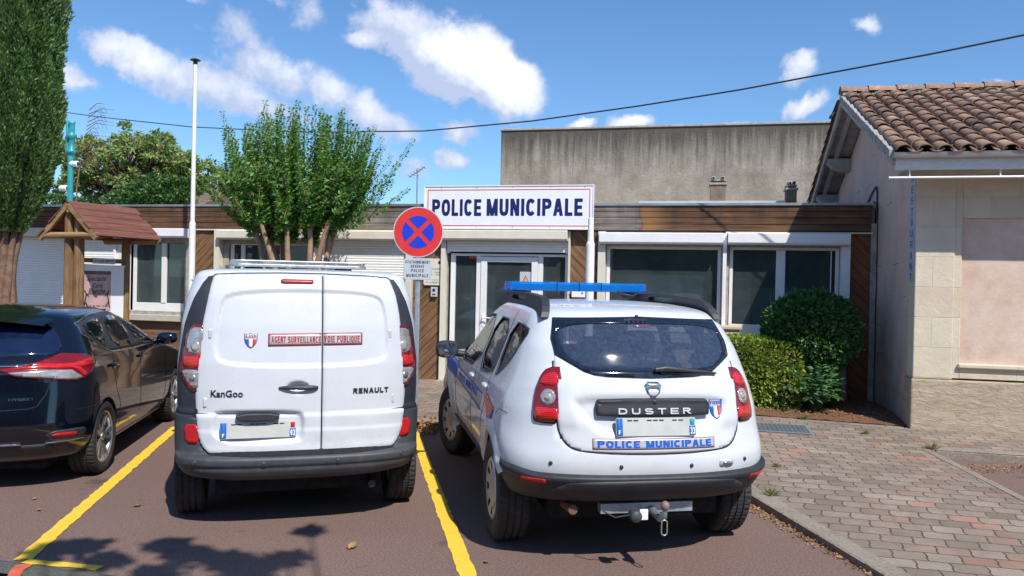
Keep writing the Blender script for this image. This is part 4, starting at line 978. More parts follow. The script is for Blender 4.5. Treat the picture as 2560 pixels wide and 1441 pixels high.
    # wheel arch flares
    for s in (-1, 1):
        for y, rr in ((0, .392), (2.673, .407)):
            mb = MB(); n = 36; V2 = []; sp_ = 188 if y > 1 else 158
            ray = ray_right if s > 0 else ray_left
            for k in range(n + 1):
                a = R((-4 if y < 1 and 0 else 10) + (sp_ - 14) * k / n)
                for j, (dr, dx) in enumerate(((-.012, -.03), (-.006, .018), (.02, .03), (.05, .018), (.085, .0))):
                    yy, zz = y + (rr + dr) * math.cos(a), .35 + (rr + dr) * math.sin(a)
                    p = on(S, ray)(y + (rr + .05) * math.cos(a), max(.37, .35 + (rr + .05) * math.sin(a))); xx = abs(p.x)
                    q = abs(on(S, ray)(yy, max(.37, zz)).x)
                    V2.append((s * ((xx if j < 2 else q) + dx * .8), yy, zz))
            F2 = [(k * 5 + j, k * 5 + 5 + j, k * 5 + 6 + j, k * 5 + 1 + j) for k in range(n) for j in range(4)]
            mb.add(V2, F2, 0, True); mb.build('arch_flare', M['suv_white'], t)
    # tailgate with window, seam
    gate = smooth_poly([(-.565, 1.53), (-.595, 1.36), (-.59, 1.05), (-.59, .93), (-.575, .84), (-.52, .765), (-.42, .742), (0, .728), (.42, .742), (.52, .765), (.575, .84), (.59, .93), (.59, 1.05), (.595, 1.36), (.565, 1.53)], 2)
    WO = smooth_poly([(-.548, 1.525), (-.582, 1.40), (-.572, 1.305), (-.40, 1.205), (-.32, 1.186), (0, 1.178), (.32, 1.186), (.40, 1.205), (.572, 1.305), (.582, 1.40), (.548, 1.525), (0, 1.54)], 1)
    WO2 = [(-.552, 1.528), (-.588, 1.40), (-.578, 1.305), (-.42, 1.212), (-.36, 1.193), (-.28, 1.184), (0, 1.176), (.28, 1.184), (.36, 1.193), (.42, 1.212), (.578, 1.305), (.588, 1.40), (.552, 1.528), (0, 1.545)]
    gate_low = [(a, b) for a, b in gate if b < 1.30]
    low = [p for p in gate if p[1] < 1.28]
    lowp = sorted([p for p in low if p[0] < 0], key=lambda p: -p[1]) + sorted([p for p in low if p[0] >= 0], key=lambda p: p[1])
    up = [p for p in WO2 if p[1] < 1.306]; up = sorted(up, key=lambda p: -p[0])
    gl = lowp + [(a, b - .004) for a, b in up]
    lw = [(-.59, 1.27)] + lowp + [(.59, 1.27)]; ring('gate_gap', [(a * 1.0 + math.copysign(.007, a) * (abs(a) > .01), b - (.007 if b < .9 else 0)) for a, b in lw], [(a * .955, (b - 1.1) * .955 + 1.1) for a, b in lw], S, ray_rear, .0015, .02, M['lino'], t, close=False)
    hp = smooth_poly([(-.50, .985), (-.47, 1.075), (.47, 1.075), (.50, .985), (.40, .90), (.34, .835), (-.34, .835), (-.40, .90)], 2)
    def disp(a, b):
        q = -.028 * sst(-.01, .035, sdist(a, b, hp))
        r = abs(a); q += .010 * sst(.47, .52, r + .12 * abs(b - 1.03) * 2) * sst(1.2, 1.15, b) * sst(.86, .92, b)
        return q
    dent(body, offset_poly([p for p in gl], -.02), .06); patch('gate_liner', offset_poly(gl, -.004), S, ray_rear, -.075, .004, M['lino'], t, .05)
    S2 = Surf()
    g = patch('tailgate', gl, S, ray_rear, .008, .014, M['suv_white'], t, .02, disp, into=S2, edge=.012)
    # glass
    fr = patch('window_border', WO2, S, ray_rear, .0075, .003, M['frit'], t, .03, holes=[RW])
    patch('rear_window', offset_poly(RW, .006), S, ray_rear, .0035, .0012, M['suv_glass'], t, .04)
    for s, ray in ((-1, ray_left), (1, ray_right)):
        for nm, w, sill in (('side_window', fd, 1), ('side_window', rd, 1), ('quarter_window', qd, 0)):
            ws = smooth_poly(w, 1); pn = patch(nm, offset_poly(ws, .004), S, ray, -.006, .002, M['side_glass'], t, .06)
            patch('window_seal', offset_poly(ws, .008), S, ray, .003, .008, M['black_plastic'], pn, .05, holes=[offset_poly(ws, -.006)])
    patch('windscreen', offset_poly(WS, .01), S, lambda a, b: (Vector((a, 6, b)), Vector((0, -1, 0))), .001, .003, M['side_glass'], t, .06)
    # seats and headrests
    for x, y, h in ((-.40, .62, .0), (.40, .62, .0), (-.38, 1.35, .06), (.38, 1.35, .06), (0, .60, -.05)):
        mb = MB(); mb.grid(lambda u, v: (x + .125 * math.copysign(abs(math.cos(2 * math.pi * u)) ** .6, math.cos(2 * math.pi * u)) * math.sin(math.pi * v) ** .4, y + .05 * math.cos(math.pi * v) , 1.30 + h + .095 * math.copysign(abs(math.sin(2 * math.pi * u)) ** .6, math.sin(2 * math.pi * u)) * math.sin(math.pi * v) ** .4), 24, 8)
        mb.box(x - .06, x - .05, y - .01, y + .01, 1.1, 1.25); mb.box(x + .05, x + .06, y - .01, y + .01, 1.1, 1.25)
        mb.build('headrest', M['seat'], t)
    for x, w, y in ((-.0, .66, .58), (-.38, .25, 1.33), (.38, .25, 1.33)):
        mb = MB(); mb.box(x - w, x + w, y - .06, y + .06, .5, 1.13); mb.build('seat_back', M['seat'], t, bevel=.04)
    MB().box(-.75, .75, -.4, 2.0, .42, .5).build('cabin_floor', M['seat'], t)
    mb = MB(); mb.box(-.65, .65, 1.8, 2.2, .6, 1.06); mb.build('dashboard', M['seat'], t, bevel=.05)
    tb = patch('high_brake_light', smooth_poly([(-.07, 1.50), (-.055, 1.478), (.055, 1.478), (.07, 1.50)], 1), S, ray_rear, .001, .003, M['red_lens'], t, .05)
    # handle band, lettering, emblem
    mb = MB(); fn = on(S2, ray_rear); yb = fn(0, 1.02).y
    bd = patch('handle_band', smooth_poly([(-.35, .95), (-.362, .97), (-.362, 1.035), (-.34, 1.06), (.34, 1.06), (.362, 1.035), (.362, .97), (.35, .95)], 1), S2, ray_rear, .034, .03, M['suv_trim'], t, .012, edge=.010, into=None)
    Sb = Surf(); me = bd.data; Sb.add([v.co for v in me.vertices], [p.vertices for p in me.polygons])
    for i, c in enumerate('DUSTER'): x = -.232 + i * .0822; bdecal('letter', c, (x, x + .053, .968, 1.004), Sb, ray_rear, .003, M['sign_grey'], bd, .004, w=.24, wd=1.35)
    mb = MB(); mb.lathe([(.001, -.004), (.013, -.005), (.014, 0)], 20, axis='Y'); k = mb.build('camera_lock', M['black_plastic'], bd); k.location = on(Sb, ray_rear)(0, 1.04)
    em = smooth_poly([(-.066, 1.158), (.066, 1.158), (.034, 1.068), (-.034, 1.068)], 1); emi = smooth_poly([(-.042, 1.118), (.042, 1.118), (.022, 1.080), (-.022, 1.080)], 1)
    e = patch('emblem', em, S2, ray_rear, .009, .01, M['chrome'], t, .02, edge=.012, holes=[emi]); 
    patch('emblem_field', emi, S2, ray_rear, .0035, .002, M['suv_white'], e, .02)
    patch('emblem_slot', smooth_poly([(-.044, 1.147), (.044, 1.147), (.038, 1.129), (-.038, 1.129)], 1), S2, ray_rear, .0105, .002, M['galv'], e, .02)
    shield(t, S2, ray_rear, .425, .985, .092, .125, 'police_blue', 'POLICE', 'police_blue', 'tricolour shield badge on the tailgate')
    plate(t, S2, ray_rear, -.25, .26, .838, .946, '33', .0)
    bn = patch('banner', [(-.39, .757), (.395, .757), (.395, .822), (-.39, .822)], S2, ray_rear, .0015, .001, M['maroon'], t, .016)
    patch('banner_field', [(-.386, .761), (.391, .761), (.391, .818), (-.386, .818)], S2, ray_rear, .0022, .0006, M['white_retro'], bn, .016)
    bdecal('lettering', 'POLICE', (-.36, -.10, .768, .811), S2, ray_rear, .0038, M['police_blue'], bn, w=.27, wd=.8)
    bdecal('lettering', 'MUNICIPALE', (-.062, .37, .768, .811), S2, ray_rear, .0038, M['police_blue'], bn, w=.27, wd=.8)
    # lamps
    for s in (-1, 1):
        rc = ray_corner(.42, -.25, s)
        o_ = smooth_poly([(19.5, .905), (39, .905), (42, .93), (43, 1.05), (42, 1.14), (38, 1.20), (31, 1.232), (19.5, 1.235)], 1)
        patch('lamp_gap', [(a + (1 if a > 35 else -1) * .8, b + (.008 if b > 1.1 else -.008)) for a, b in o_], S, rc, .003, .004, M['lino'], t, 2.)
        lm = patch('tail_lamp', o_, S, rc, .016, .016, M['red_lens'], t, 1.5, edge=.0)
        patch('reverse_bulb', [(30.5 + 6.4 * math.cos(a * .35), 1.055 + .048 * math.sin(a * .35)) for a in range(18)], S, rc, .021, .006, M['clear_lens'], lm, 1.5)
        patch('bulb_core', [(30.5 + 3 * math.cos(a * .35), 1.055 + .024 * math.sin(a * .35)) for a in range(18)], S, rc, .024, .004, M['amber_lens'], lm, 1.5)
        patch('lower_segment', [(21.5, .925), (38.5, .925), (40, .99), (21.5, .99)], S, rc, .018, .003, M['red_bright'], lm, 2.)
        patch('upper_segment', smooth_poly([(22, 1.12), (40, 1.12), (37, 1.19), (23, 1.205)], 1), S, rc, .0185, .003, M['red_bright'], lm, 2.)
        patch('reflector', [(28, .545), (46, .55), (46, .578), (28, .575)], S, rc, .004, .006, M['red_refl'], t, 2.)
    # wiper, washer, sensors, towing eye
    fw = on(S, ray_rear); mb = MB(); a = fw(.02, 1.222, .03); b = fw(.44, 1.20, .02)
    mb.tube([a, a.lerp(b, .15) + Vector((0, -.01, .012)), a.lerp(b, .5) + Vector((0, -.005, .006)), b], [.016, .02, .013, .006], 8)
    mb.tube([fw(.06, 1.205, .016), fw(.43, 1.192, .014)], .007, 6); mb.build('rear_wiper', M['black_plastic'], t)
    MB().lathe([(.001, -.012), (.009, -.01), (.01, 0)], 12, axis='Y', o=tuple(fw(-.02, 1.548, .005))).build('washer_jet', M['black_plastic'], t)
    for x, z in ((-.63, .668), (-.215, .655), (.235, .655), (.63, .668)):
        mb = MB(); mb.lathe([(.001, -.006), (.011, -.006), (.013, .002)], 18, axis='Y'); k = mb.build('parking_sensor', M['suv_trim'], t); k.location = fw(x, z, .0)
    patch('tow_eye_recess', rrect(.43, .535, .632, .685, .018, 4), S, ray_rear, .002, .003, M['sign_grey'], t, .03)
    MB().tube([fw(.46, .66, .004), fw(.49, .664, .02), fw(.52, .655, .01)], .008, 8).build('towing_eye', M['chrome'], t)
    rfv = lambda a, b: (Vector((a, 6, b)), Vector((0, -1, 0)))
    for s in (-1, 1): patch('headlamp', smooth_poly([(s * .50, .80), (s * .78, .80), (s * .80, .97), (s * .55, .95)], 1), S, rfv, .006, .006, M['clear_lens'], t, .04)
    patch('grille', smooth_poly([(-.45, .80), (.45, .80), (.46, .94), (-.46, .94)], 1), S, rfv, .004, .004, M['black_plastic'], t, .04)
    # tow hitch
    mb = MB(); mb.box(-.30, .30, -.66, -.60, .34, .40); mb.tube([(.03, -.6, .36), (.03, -.80, .345), (.03, -.86, .37), (.03, -.875, .42)], [.026, .024, .02, .014], 12)
    th = mb.build('tow_hitch', M['galv'], t)
    mb = MB(); mb.grid(lambda u, v: (.03 + .027 * math.cos(2 * math.pi * u) * math.sin(math.pi * v), -.877 + .027 * math.sin(2 * math.pi * u) * math.sin(math.pi * v), .44 - .03 * math.cos(math.pi * v)), 20, 12); mb.build('ball_cap', simple('worn_rubber_cap', (.2, .13, .11), .6), th)
    mb = MB(); mb.lathe([(.001, -.04), (.03, -.038), (.036, -.03), (.034, 0), (.03, .04)], 20, axis='Y', o=(-.13, -.80, .365)); mb.tube([(-.16, -.8, .37), (-.24, -.76, .345), (-.30, -.7, .37)], .005, 6); mb.build('socket', M['grey_trim'], th)
    mb = MB(); mb.box(-.098, -.045, -.80, -.79, .335, .40); mb.build('label_plate', M['sign_white'], th, bevel=.004)
    P = [(.03 + .018 * math.cos(a * math.pi / 8), -.87, .30 + (.035 if 0 < a < 8 else -.02) + .018 * math.sin(a * math.pi / 8)) for a in range(16)]; MB().tube(P + P[:1], .005, 6, cap=False).build('safety_ring', M['alloy'], th)
    MB().tube([(-.50, .2, .34), (-.48, -.4, .35), (-.47, -.64, .365)], .03, 12).build('exhaust_pipe', simple('rusty_exhaust', (.14, .07, .045), .7), t)
    # roof rails and blue bar
    ft = lambda x, y: S.hit(Vector((x, y, 3)), Vector((0, 0, -1)))[0].z
    for s in (-1, 1):
        x = s * .545
        P = [(-.34, ft(x, -.34) - .02), (-.30, ft(x, -.30) + .03), (-.18, ft(x, -.18) + .075), (.03, 1.668), (.4, 1.682), (1.0, 1.682), (1.3, 1.65), (1.45, ft(x, 1.2) - .03), (.8, ft(x, .8) - .02), (.2, ft(x, .2) - .02), (-.1, ft(x, -.1) - .02)]
        P = smooth_poly(P, 1)
        hole = smooth_poly([(.30, 1.635), (.30, 1.66), (.78, 1.66), (.85, 1.64), (.78, 1.625), (.40, 1.622)], 1)
        V2, F2 = cdt(P, .2, [hole]); mb = MB(); n = len(V2)
        lean = lambda z: (1.72 - z) * .3
        VV = [(s * (abs(x) - .028 + lean(b)), a, b) for a, b in V2] + [(s * (abs(x) + .028 + lean(b)), a, b) for a, b in V2]
        ec = set((f[i], f[(i + 1) % len(f)]) for f in F2 for i in range(len(f)))
        FF = [f[::-1] for f in F2] + [tuple(n + i for i in f) for f in F2] + [(a, b, n + b, n + a) for a, b in ec if (b, a) not in ec]
        mb.add(VV, FF); mb.build('roof_rail', M['suv_trim'], t, bevel=.01)
    yb = 1.12
    lb = MB(); lb.prism(smooth_poly([(-.60, yb - .10), (-.56, yb - .125), (.56, yb - .125), (.60, yb - .10), (.60, yb + .10), (.56, yb + .125), (-.56, yb + .125), (-.60, yb + .10)], 1), lambda a, b, q: (a, b, q), 1.688, 1.762)
    bar = lb.build('light_bar', M['blue_dome'], t, bevel=.012, seg=3)
    mb = MB()
    for x0, x1 in ((-.5, -.42), (-.40, -.27), (-.22, -.04), (-.02, .15), (.17, .32), (.42, .50)): mb.box(x0, x1, yb - .085, yb + .085, 1.70, 1.745)
    mb.build('led_module', simple('navy_led_module', (.005, .02, .16), .3), bar, bevel=.003)
    MB().box(-.55, .55, yb - .04, yb + .04, 1.69, 1.72).build('reflector_tray', M['chrome'], bar)
    for x in (-.19, .0, .19):
        MB().box(x - .003, x + .003, yb - .1255, yb + .1255, 1.689, 1.7635).build('divider', M['blue_glass'], bar)
    for s in (-1, 1):
        mb = MB(); mb.box(s * .47 - .05, s * .47 + .05, yb - .05, yb + .05, 1.64, 1.689); mb.build('mounting_foot', M['black_plastic'], bar, bevel=.01)
    MB().tube([(.33, yb - .1, 1.71), (.36, yb - .16, 1.675), (.45, yb - .18, 1.66), (.52, yb - .1, 1.68)], .007, 6).build('cable', M['black_plastic'], bar)
    # mirrors
    for s in (-1, 1):
        mb = MB(); mb.grid(lambda u, v: (s * .995 + .105 * math.copysign(abs(math.cos(2 * math.pi * u)) ** .7, math.cos(2 * math.pi * u)) * math.sin(math.pi * v) ** .5, 1.87 - .07 * math.cos(math.pi * v), 1.13 + .08 * math.copysign(abs(math.sin(2 * math.pi * u)) ** .7, math.sin(2 * math.pi * u)) * math.sin(math.pi * v) ** .5), 28, 14)
        mi = mb.build('mirror', M['black_plastic'], t)
        mb = MB(); mb.prism([(s * .995 + .086 * math.copysign(abs(math.cos(q * .3)) ** .7, math.cos(q * .3)), 1.13 + .064 * math.copysign(abs(math.sin(q * .3)) ** .7, math.sin(q * .3))) for q in range(21)], lambda a, b, q: (a, q, b), 1.792, 1.80); mb.build('mirror_glass', simple('mirror_glass', (.5, .55, .55), .03, 1.), mi)
        MB().tube([(s * .83, 1.90, 1.08), (s * .95, 1.88, 1.1)], .03, 8).build('mirror_arm', M['black_plastic'], mi)
    # side details
    for s, ray in ((-1, ray_left), (1, ray_right)):
        f = on(S, ray)
        for y in (1.10, .42):
            p = f(y, .985 if y > 1 else .99); mb = MB(); mb.grid(lambda u, v: (p.x + s * (.006 + .020 * math.cos(2 * math.pi * u) * math.sin(math.pi * v)), y + .085 * -math.cos(math.pi * v), p.z + .022 * math.sin(2 * math.pi * u) * math.sin(math.pi * v) ** .6), 14, 12); mb.build('door_handle', M['suv_white'], t)
        for L_ in ([(2.02, 1.05), (2.03, .8), (2.0, .5)], [(.97, 1.07), (.98, .8), (1.0, .5)], [(.30, 1.10), (.30, 1.0), (.36, .85), (.47, .66), (.5, .5)], [(.25, 1.55), (.27, 1.3), (.30, 1.1)], [(-.40, .925), (-.25, .93), (-.15, .88)]):
            pts = []
            for i in range(len(L_) - 1):
                for k in range(6): q = k / 6; pts.append(f(L_[i][0] * (1 - q) + L_[i + 1][0] * q, L_[i][1] * (1 - q) + L_[i + 1][1] * q, -.001))
            pts.append(f(*L_[-1], -.001)); MB().tube(pts, .0035, 4, cap=False).build('door_gap', M['lino'], t, fix=False)
        sk = smooth_poly([(.38, .40), (2.29, .40), (2.29, .50), (.38, .50)], 1); patch('sill_trim', sk, S, ray, .02, .03, M['suv_trim'], t, .1, edge=.01)
        bb = [(2.02, .865), (3.0, .90), (3.0, .99), (2.02, .985)]
        bb = [(2.06, .86), (3.0, .88), (3.0, .985), (2.06, .975)]
        st = patch('blue_stripe', bb, S, ray, .0015, .001, M['police_blue'], t, .08); tag(st, 'blue stripe on the front wing')
        patch('grey_panel', [(.50, .80), (1.99, .86), (1.99, .965), (.46, .93)], S, ray, .0012, .0008, M['white_retro'], st, .08)
        for z0 in ((.80, .86), (.918, .955)):
            patch('blue_line', [(.48, z0[0]), (1.99, z0[1]), (1.99, z0[1] + .012), (.48, z0[0] + .012)], S, ray, .0022, .0008, M['police_blue'], st, .08)
        for z0 in (.845, .99):
            patch('blue_line', [(2.06, z0), (3.0, z0 + .02), (3.0, z0 + .03), (2.06, z0 + .01)], S, ray, .0022, .0008, M['police_blue'], st, .08)
        x0, x1 = (1.85, .70) if s < 0 else (.70, 1.85)
        xm = x0 + (x1 - x0) * .36; xn = x0 + (x1 - x0) * .42; bdecal('lettering', 'POLICE', (x0, xm, .868, .925), S, ray, .0025, M['police_blue'], st); bdecal('lettering', 'MUNICIPALE', (xn, x1, .868, .925), S, ray, .0025, M['police_blue'], st)
        patch('red_chevron', [(.13, .79), (.40, .93), (.26, .955), (-.06, .90), (.0, .82)], S, ray, .0035, .001, M['police_red'], t, .04)
        c = patch('blue_chevron', [(-.08, .895), (-.01, .80), (.12, .775), (.02, .845)], S, ray, .004, .001, M['police_blue'], t, .04)
    MB().box(-.56, .56, -.45, 3.0, .26, .42).build('underbody', M['lino'], t)
    MB().tube([(-.66, 0, .33), (.66, 0, .33)], .05, 10).build('rear_axle', M['lino'], t)
    for x, y, st in ((-.775, 0, 0), (.775, 0, 0), (-.775, 2.673, 14), (.775, 2.673, 14)): wheel(t, x, y, 1 if x > 0 else -1, .345, .215, 'cap', R(st), .205)
    return t
build_suv()
# ------------------------------------------------------------------ the black hatchback
def build_hatch():
    t = empty('parked_hatchback', (-4.43, 6.72, 0), R(10.8))
    tag(t, 'glossy black hatchback at the left edge, its pointed red tail lamp wrapping the corner', 'car')
    rows = [(.19, .78, -.52, 3.2, .5, 2.5, .6, 2.4), (.26, .83, -.66, 3.34, .5, 2.5, .6, 2.4), (.36, .87, -.74, 3.42, .5, 2.5, .6, 2.4), (.45, .882, -.79, 3.45, .5, 2.5, .7, 2.4), (.52, .885, -.815, 3.46, .5, 2.5, .7, 2.4), (.62, .885, -.80, 3.45, .5, 2.5, .7, 2.4), (.80, .885, -.765, 3.38, .5, 2.6, .7, 2.4),
            (.88, .88, -.755, 3.1, .5, 2.6, .7, 2.4), (.96, .87, -.745, 2.6, .5, 2.6, .6, 2.4), (1.03, .85, -.71, 2.25, .5, 2.6, .6, 2.4), (1.08, .825, -.66, 2.05, .48, 2.6, .6, 2.5), (1.2, .76, -.56, 1.75, .45, 2.6, .5, 2.6), (1.33, .69, -.46, 1.35, .42, 2.6, .5, 2.6),
            (1.39, .645, -.43, 1.15, .4, 2.7, .5, 2.6), (1.425, .59, -.42, 1.0, .4, 2.6, .5, 2.6), (1.45, .48, -.38, .85, .4, 2.5, .5, 2.5), (1.465, .25, -.2, .7, .4, 2.4, .5, 2.4), (1.47, .006, 0, .6, .4, 2, .3, 2)]
    def zt(x, y, z): return -.05 * sst(1.25, 1.45, z) * max(0, (.45 - y)) ** 2
    V, F = loft(rows, 120, 0, zt); S = Surf().add(V, F)
    body = MB().add(V, F, 0, True).build('body', M['car_black'], t)
    cs = arch_cutters(t, [(s_, y_) for s_ in (-1, 1) for y_ in (0, 2.6)], .345, .58, 1.05, .318); cut(body, cs); kill(cs)
    RWp = smooth_poly([(-.56, 1.31), (-.66, 1.18), (-.675, 1.10), (-.60, 1.075), (0, 1.055), (.60, 1.075), (.675, 1.10), (.66, 1.18), (.56, 1.31), (0, 1.325)], 1)
    rw = patch('rear_window', RWp, S, ray_rear, .002, .004, M['blue_glass'], t, .05)
    patch('gate_gap', [(a * 1.0, b) for a, b in smooth_poly([(-.70, 1.02), (-.62, .70), (-.5, .665), (.5, .665), (.62, .70), (.70, 1.02)], 1)], S, ray_rear, .0012, .002, M['lino'], t, .04, holes=[smooth_poly([(-.692, 1.014), (-.613, .707), (-.497, .673), (.497, .673), (.613, .707), (.692, 1.014)], 1)])
    mb = MB(); f = on(S, ray_rear)
    mb.grid(lambda u, v: ((u - .5) * 1.16 * (1 - .06 * v), -.36 - .24 * v + .10 * (2 * u - 1) ** 2 * v, 1.425 - .055 * v - .05 * (2 * u - 1) ** 2 - .004), 20, 6)
    mb.grid(lambda u, v: ((u - .5) * 1.16 * (1 - .06 * (1 - v)), -.60 + .10 * (2 * u - 1) ** 2 * 1 + .24 * v * .8, 1.37 - .05 * (2 * u - 1) ** 2 - .006 - .035 * (1 - abs(2 * v - 1)) * 0 - .02 * v), 20, 4)
    mb.build('roof_spoiler', M['car_black'], t, fix=True)
    MB().tube([(0, -.05, 1.46), (0, -.22, 1.50)], [.018, .008], 8).build('roof_antenna', M['black_plastic'], t)
    rf = lambda a, b: (Vector((a, 6, b)), Vector((0, -1, 0)))
    patch('windscreen', smooth_poly([(-.68, 1.05), (.68, 1.05), (.52, 1.37), (-.52, 1.37)], 1), S, rf, .003, .003, M['dark_glass'], t, .05)
    for s in (-1, 1): patch('headlamp', smooth_poly([(s * .45, .66), (s * .78, .72), (s * .80, .82), (s * .6, .78)], 1), S, rf, .006, .006, M['clear_lens'], t, .04)
    for s in (-1, 1):
        rc = ray_corner(.45, -.25, s)
        lo = [(-18, .992), (2, 1.005), (24, 1.055), (42, 1.095), (75, 1.075), (93, 1.03), (92, 1.01), (82, .97), (67, .90), (55, .875), (25, .905), (-2, .93)]
        lm = patch('tail_lamp', lo, S, rc, .014, .014, M['red_lens'], t, 3.)
        patch('red_bar', [(-14, .985), (24, 1.02), (50, 1.015), (76, 1.04), (88, 1.02), (70, .985), (50, .975), (24, .985)], S, rc, .018, .004, M['red_bright'], lm, 3.)
        patch('red_bar', [(50, .99), (58, .985), (66, .92), (62, .90)], S, rc, .0185, .004, M['red_bright'], lm, 3.)
        patch('clear_section', [(-8, .96), (24, .975), (48, .965), (60, .90), (54, .885), (25, .915), (-1, .938)], S, rc, .018, .004, M['clear_lens'], lm, 3.)
        patch('bumper_pocket', smooth_poly([(22, .49), (30, .40), (58, .40), (66, .455), (60, .50)], 1), S, rc, .004, .006, M['black_plastic'], t, 3.)
        patch('reflector', smooth_poly([(28, .475), (31, .44), (52, .435), (54, .47)], 1), S, rc, .012, .008, M['red_refl'], t, 3.)
        patch('chrome_strip', [(24, .395), (62, .40), (62, .408), (24, .405)], S, rc, .012, .012, M['chrome'], t, 2.)
    patch('chrome_strip', [(-.48, .395), (.48, .395), (.48, .412), (-.48, .412)], S, ray_rear, .012, .012, M['chrome'], t, .08)
    patch('valance', [(-.66, .24), (.66, .24), (.68, .39), (-.68, .39)], S, ray_rear, .003, .004, M['black_plastic'], t, .06)
    decal('badge_lettering', 'HYBRID', (.40, .56, .745, .765), S, ray_rear, .002, M['chrome'], t, .03)
    patch('gate_chrome', [(-.5, 1.005), (.5, 1.005), (.5, 1.015), (-.5, 1.015)], S, ray_rear, .006, .008, M['chrome'], t, .08)
    for s, ray in ((-1, ray_left), (1, ray_right)):
        fr = on(S, ray)
        out = smooth_poly([(-.30, 1.30), (.18, 1.065), (.40, 1.045), (2.0, 1.015), (1.66, 1.18), (1.1, 1.345), (.75, 1.385), (.25, 1.375)], 1)
        ch = patch('window_trim', offset_poly(out, .014), S, ray, .003, .006, M['chrome'], t, .06, holes=[offset_poly(out, .004)])
        patch('door_pillar', out, S, ray, .0022, .003, M['black_plastic'], t, .06)
        for w in ([(-.18, 1.285), (.22, 1.08), (.40, 1.335), (.18, 1.345)], [(.34, 1.075), (1.02, 1.05), (.90, 1.355), (.50, 1.355)], [(1.12, 1.048), (1.86, 1.03), (1.55, 1.18), (1.1, 1.315), (1.0, 1.335)]):
            patch('side_window', smooth_poly(w, 1), S, ray, .0045, .002, M['dark_glass'], t, .06)
        for y in (1.12, .22):
            p = fr(y, .93); mb = MB(); mb.grid(lambda u, v: (p.x + s * (.022 + .02 * math.cos(2 * math.pi * u) * math.sin(math.pi * v)), y - .1 * math.cos(math.pi * v), .93 + .018 * math.sin(2 * math.pi * u) * math.sin(math.pi * v) ** .6), 14, 12); mb.build('door_handle', M['car_black'], t)
            patch('handle_pocket', [(y + .06 * math.cos(q * .5), .925 + .035 * math.sin(q * .5)) for q in range(13)], S, ray, .001, .002, M['dark_glass'], t, .03)
        for L_ in ([(1.06, 1.03), (1.08, .7), (1.10, .30)], [(2.02, 1.0), (2.08, .8), (2.12, .6), (2.08, .3)], [(.28, 1.06), (.20, .92), (.28, .72), (.40, .56), (.42, .30)], [(-.05, .66), (-.3, .64), (-.62, .65)]):
            pts = []
            for i in range(len(L_) - 1):
                for k in range(6): q = k / 6; pts.append(fr(L_[i][0] * (1 - q) + L_[i + 1][0] * q, L_[i][1] * (1 - q) + L_[i + 1][1] * q, .0))
            MB().tube(pts, .003, 4, cap=False).build('door_gap', M['lino'], t, fix=False)
        mb = MB(); mb.grid(lambda u, v: (s * .965 + .115 * math.copysign(abs(math.cos(2 * math.pi * u)) ** .8, math.cos(2 * math.pi * u)) * math.sin(math.pi * v) ** .6, 1.80 - .08 * math.cos(math.pi * v), 1.055 + .07 * math.copysign(abs(math.sin(2 * math.pi * u)) ** .8, math.sin(2 * math.pi * u)) * math.sin(math.pi * v) ** .6), 24, 14); mi = mb.build('mirror', M['car_black'], t)
        MB().tube([(s * .80, 1.84, 1.0), (s * .92, 1.82, 1.02)], .025, 8).build('mirror_arm', M['car_black'], mi)
        MB().box(s * 1.04 - .03, s * 1.04 + .03, 1.86, 1.885, 1.03, 1.05).build('indicator', M['clear_lens'], mi, bevel=.005)
        patch('sill_trim', [(.40, .20), (2.2, .20), (2.2, .245), (.40, .245)], S, ray, .012, .02, M['car_black'], t, .1, edge=.01)
    MB().box(-.56, .56, -.45, 3.0, .15, .30).build('underbody', M['lino'], t)
    for x, y in ((-.77, 0), (.77, 0), (-.77, 2.6), (.77, 2.6)): wheel(t, x, y, 1 if x > 0 else -1, .318, .22, 'alloy', 0, .222)
    return t
build_hatch()
# ------------------------------------------------------------------ ground, pavement, kerbs, markings
def sheet(name, poly, zf, mat, step=None, thick=0.):
    mb = MB(); n = len(poly); mb.add([(x, y, zf(x, y)) for x, y in poly], [tuple(range(n))]); o = mb.build(name, mat); tag(o, kind='structure'); return o
g = MB(); g.add([(-900, -900, -.03), (900, -900, -.03), (900, 900, -.03), (-900, 900, -.03)], [(0, 1, 2, 3)]); tag(g.build('ground', M['earth']), kind='structure')
tag(MB().box(-26, 30, -24, 12.5, -.06, 0).build('asphalt', M['asphalt']), kind='structure')
def uvz(px, py, h=.05): return to_uv(ground(px, py, h))
k1, k2 = uvz(1873, 1237, .055), uvz(2217, 1441, .045)
dk = Vector((k2[0] - k1[0], k2[1] - k1[1])).normalized()
def along(p, d, s): return (p[0] + d[0] * s, p[1] + d[1] * s)
s0 = (3.58 - k1[1]) / dk[1]; kc = along(k1, dk, s0); kn = along(k2, dk, 6)
q1, q2 = uvz(2326, 1128, .07), uvz(2560, 1243, .06); dq = Vector((q2[0] - q1[0], q2[1] - q1[1])).normalized(); qn = along(q2, dq, 7)
pave = [(-16, 3.46), kc, kn, qn, q1, (24, q1[1]), (24, -.3), (-16, -.3)]
SITE = empty('tmp_site')
def site_mesh(name, mb, mat, parent=None, **k):
    o = mb.build(name, mat, parent, **k)
    if parent is None: o.location = A0; o.rotation_euler = (0, 0, TH)
    return o
bpy.data.objects.remove(SITE)
def zsurf(u, v): return gz(u, v)
def offs(P, Q, d):   # parallel offset of the segment towards the pavement
    t = Vector((Q[0] - P[0], Q[1] - P[1])).normalized(); n = Vector((-t.y, t.x)); return n * d
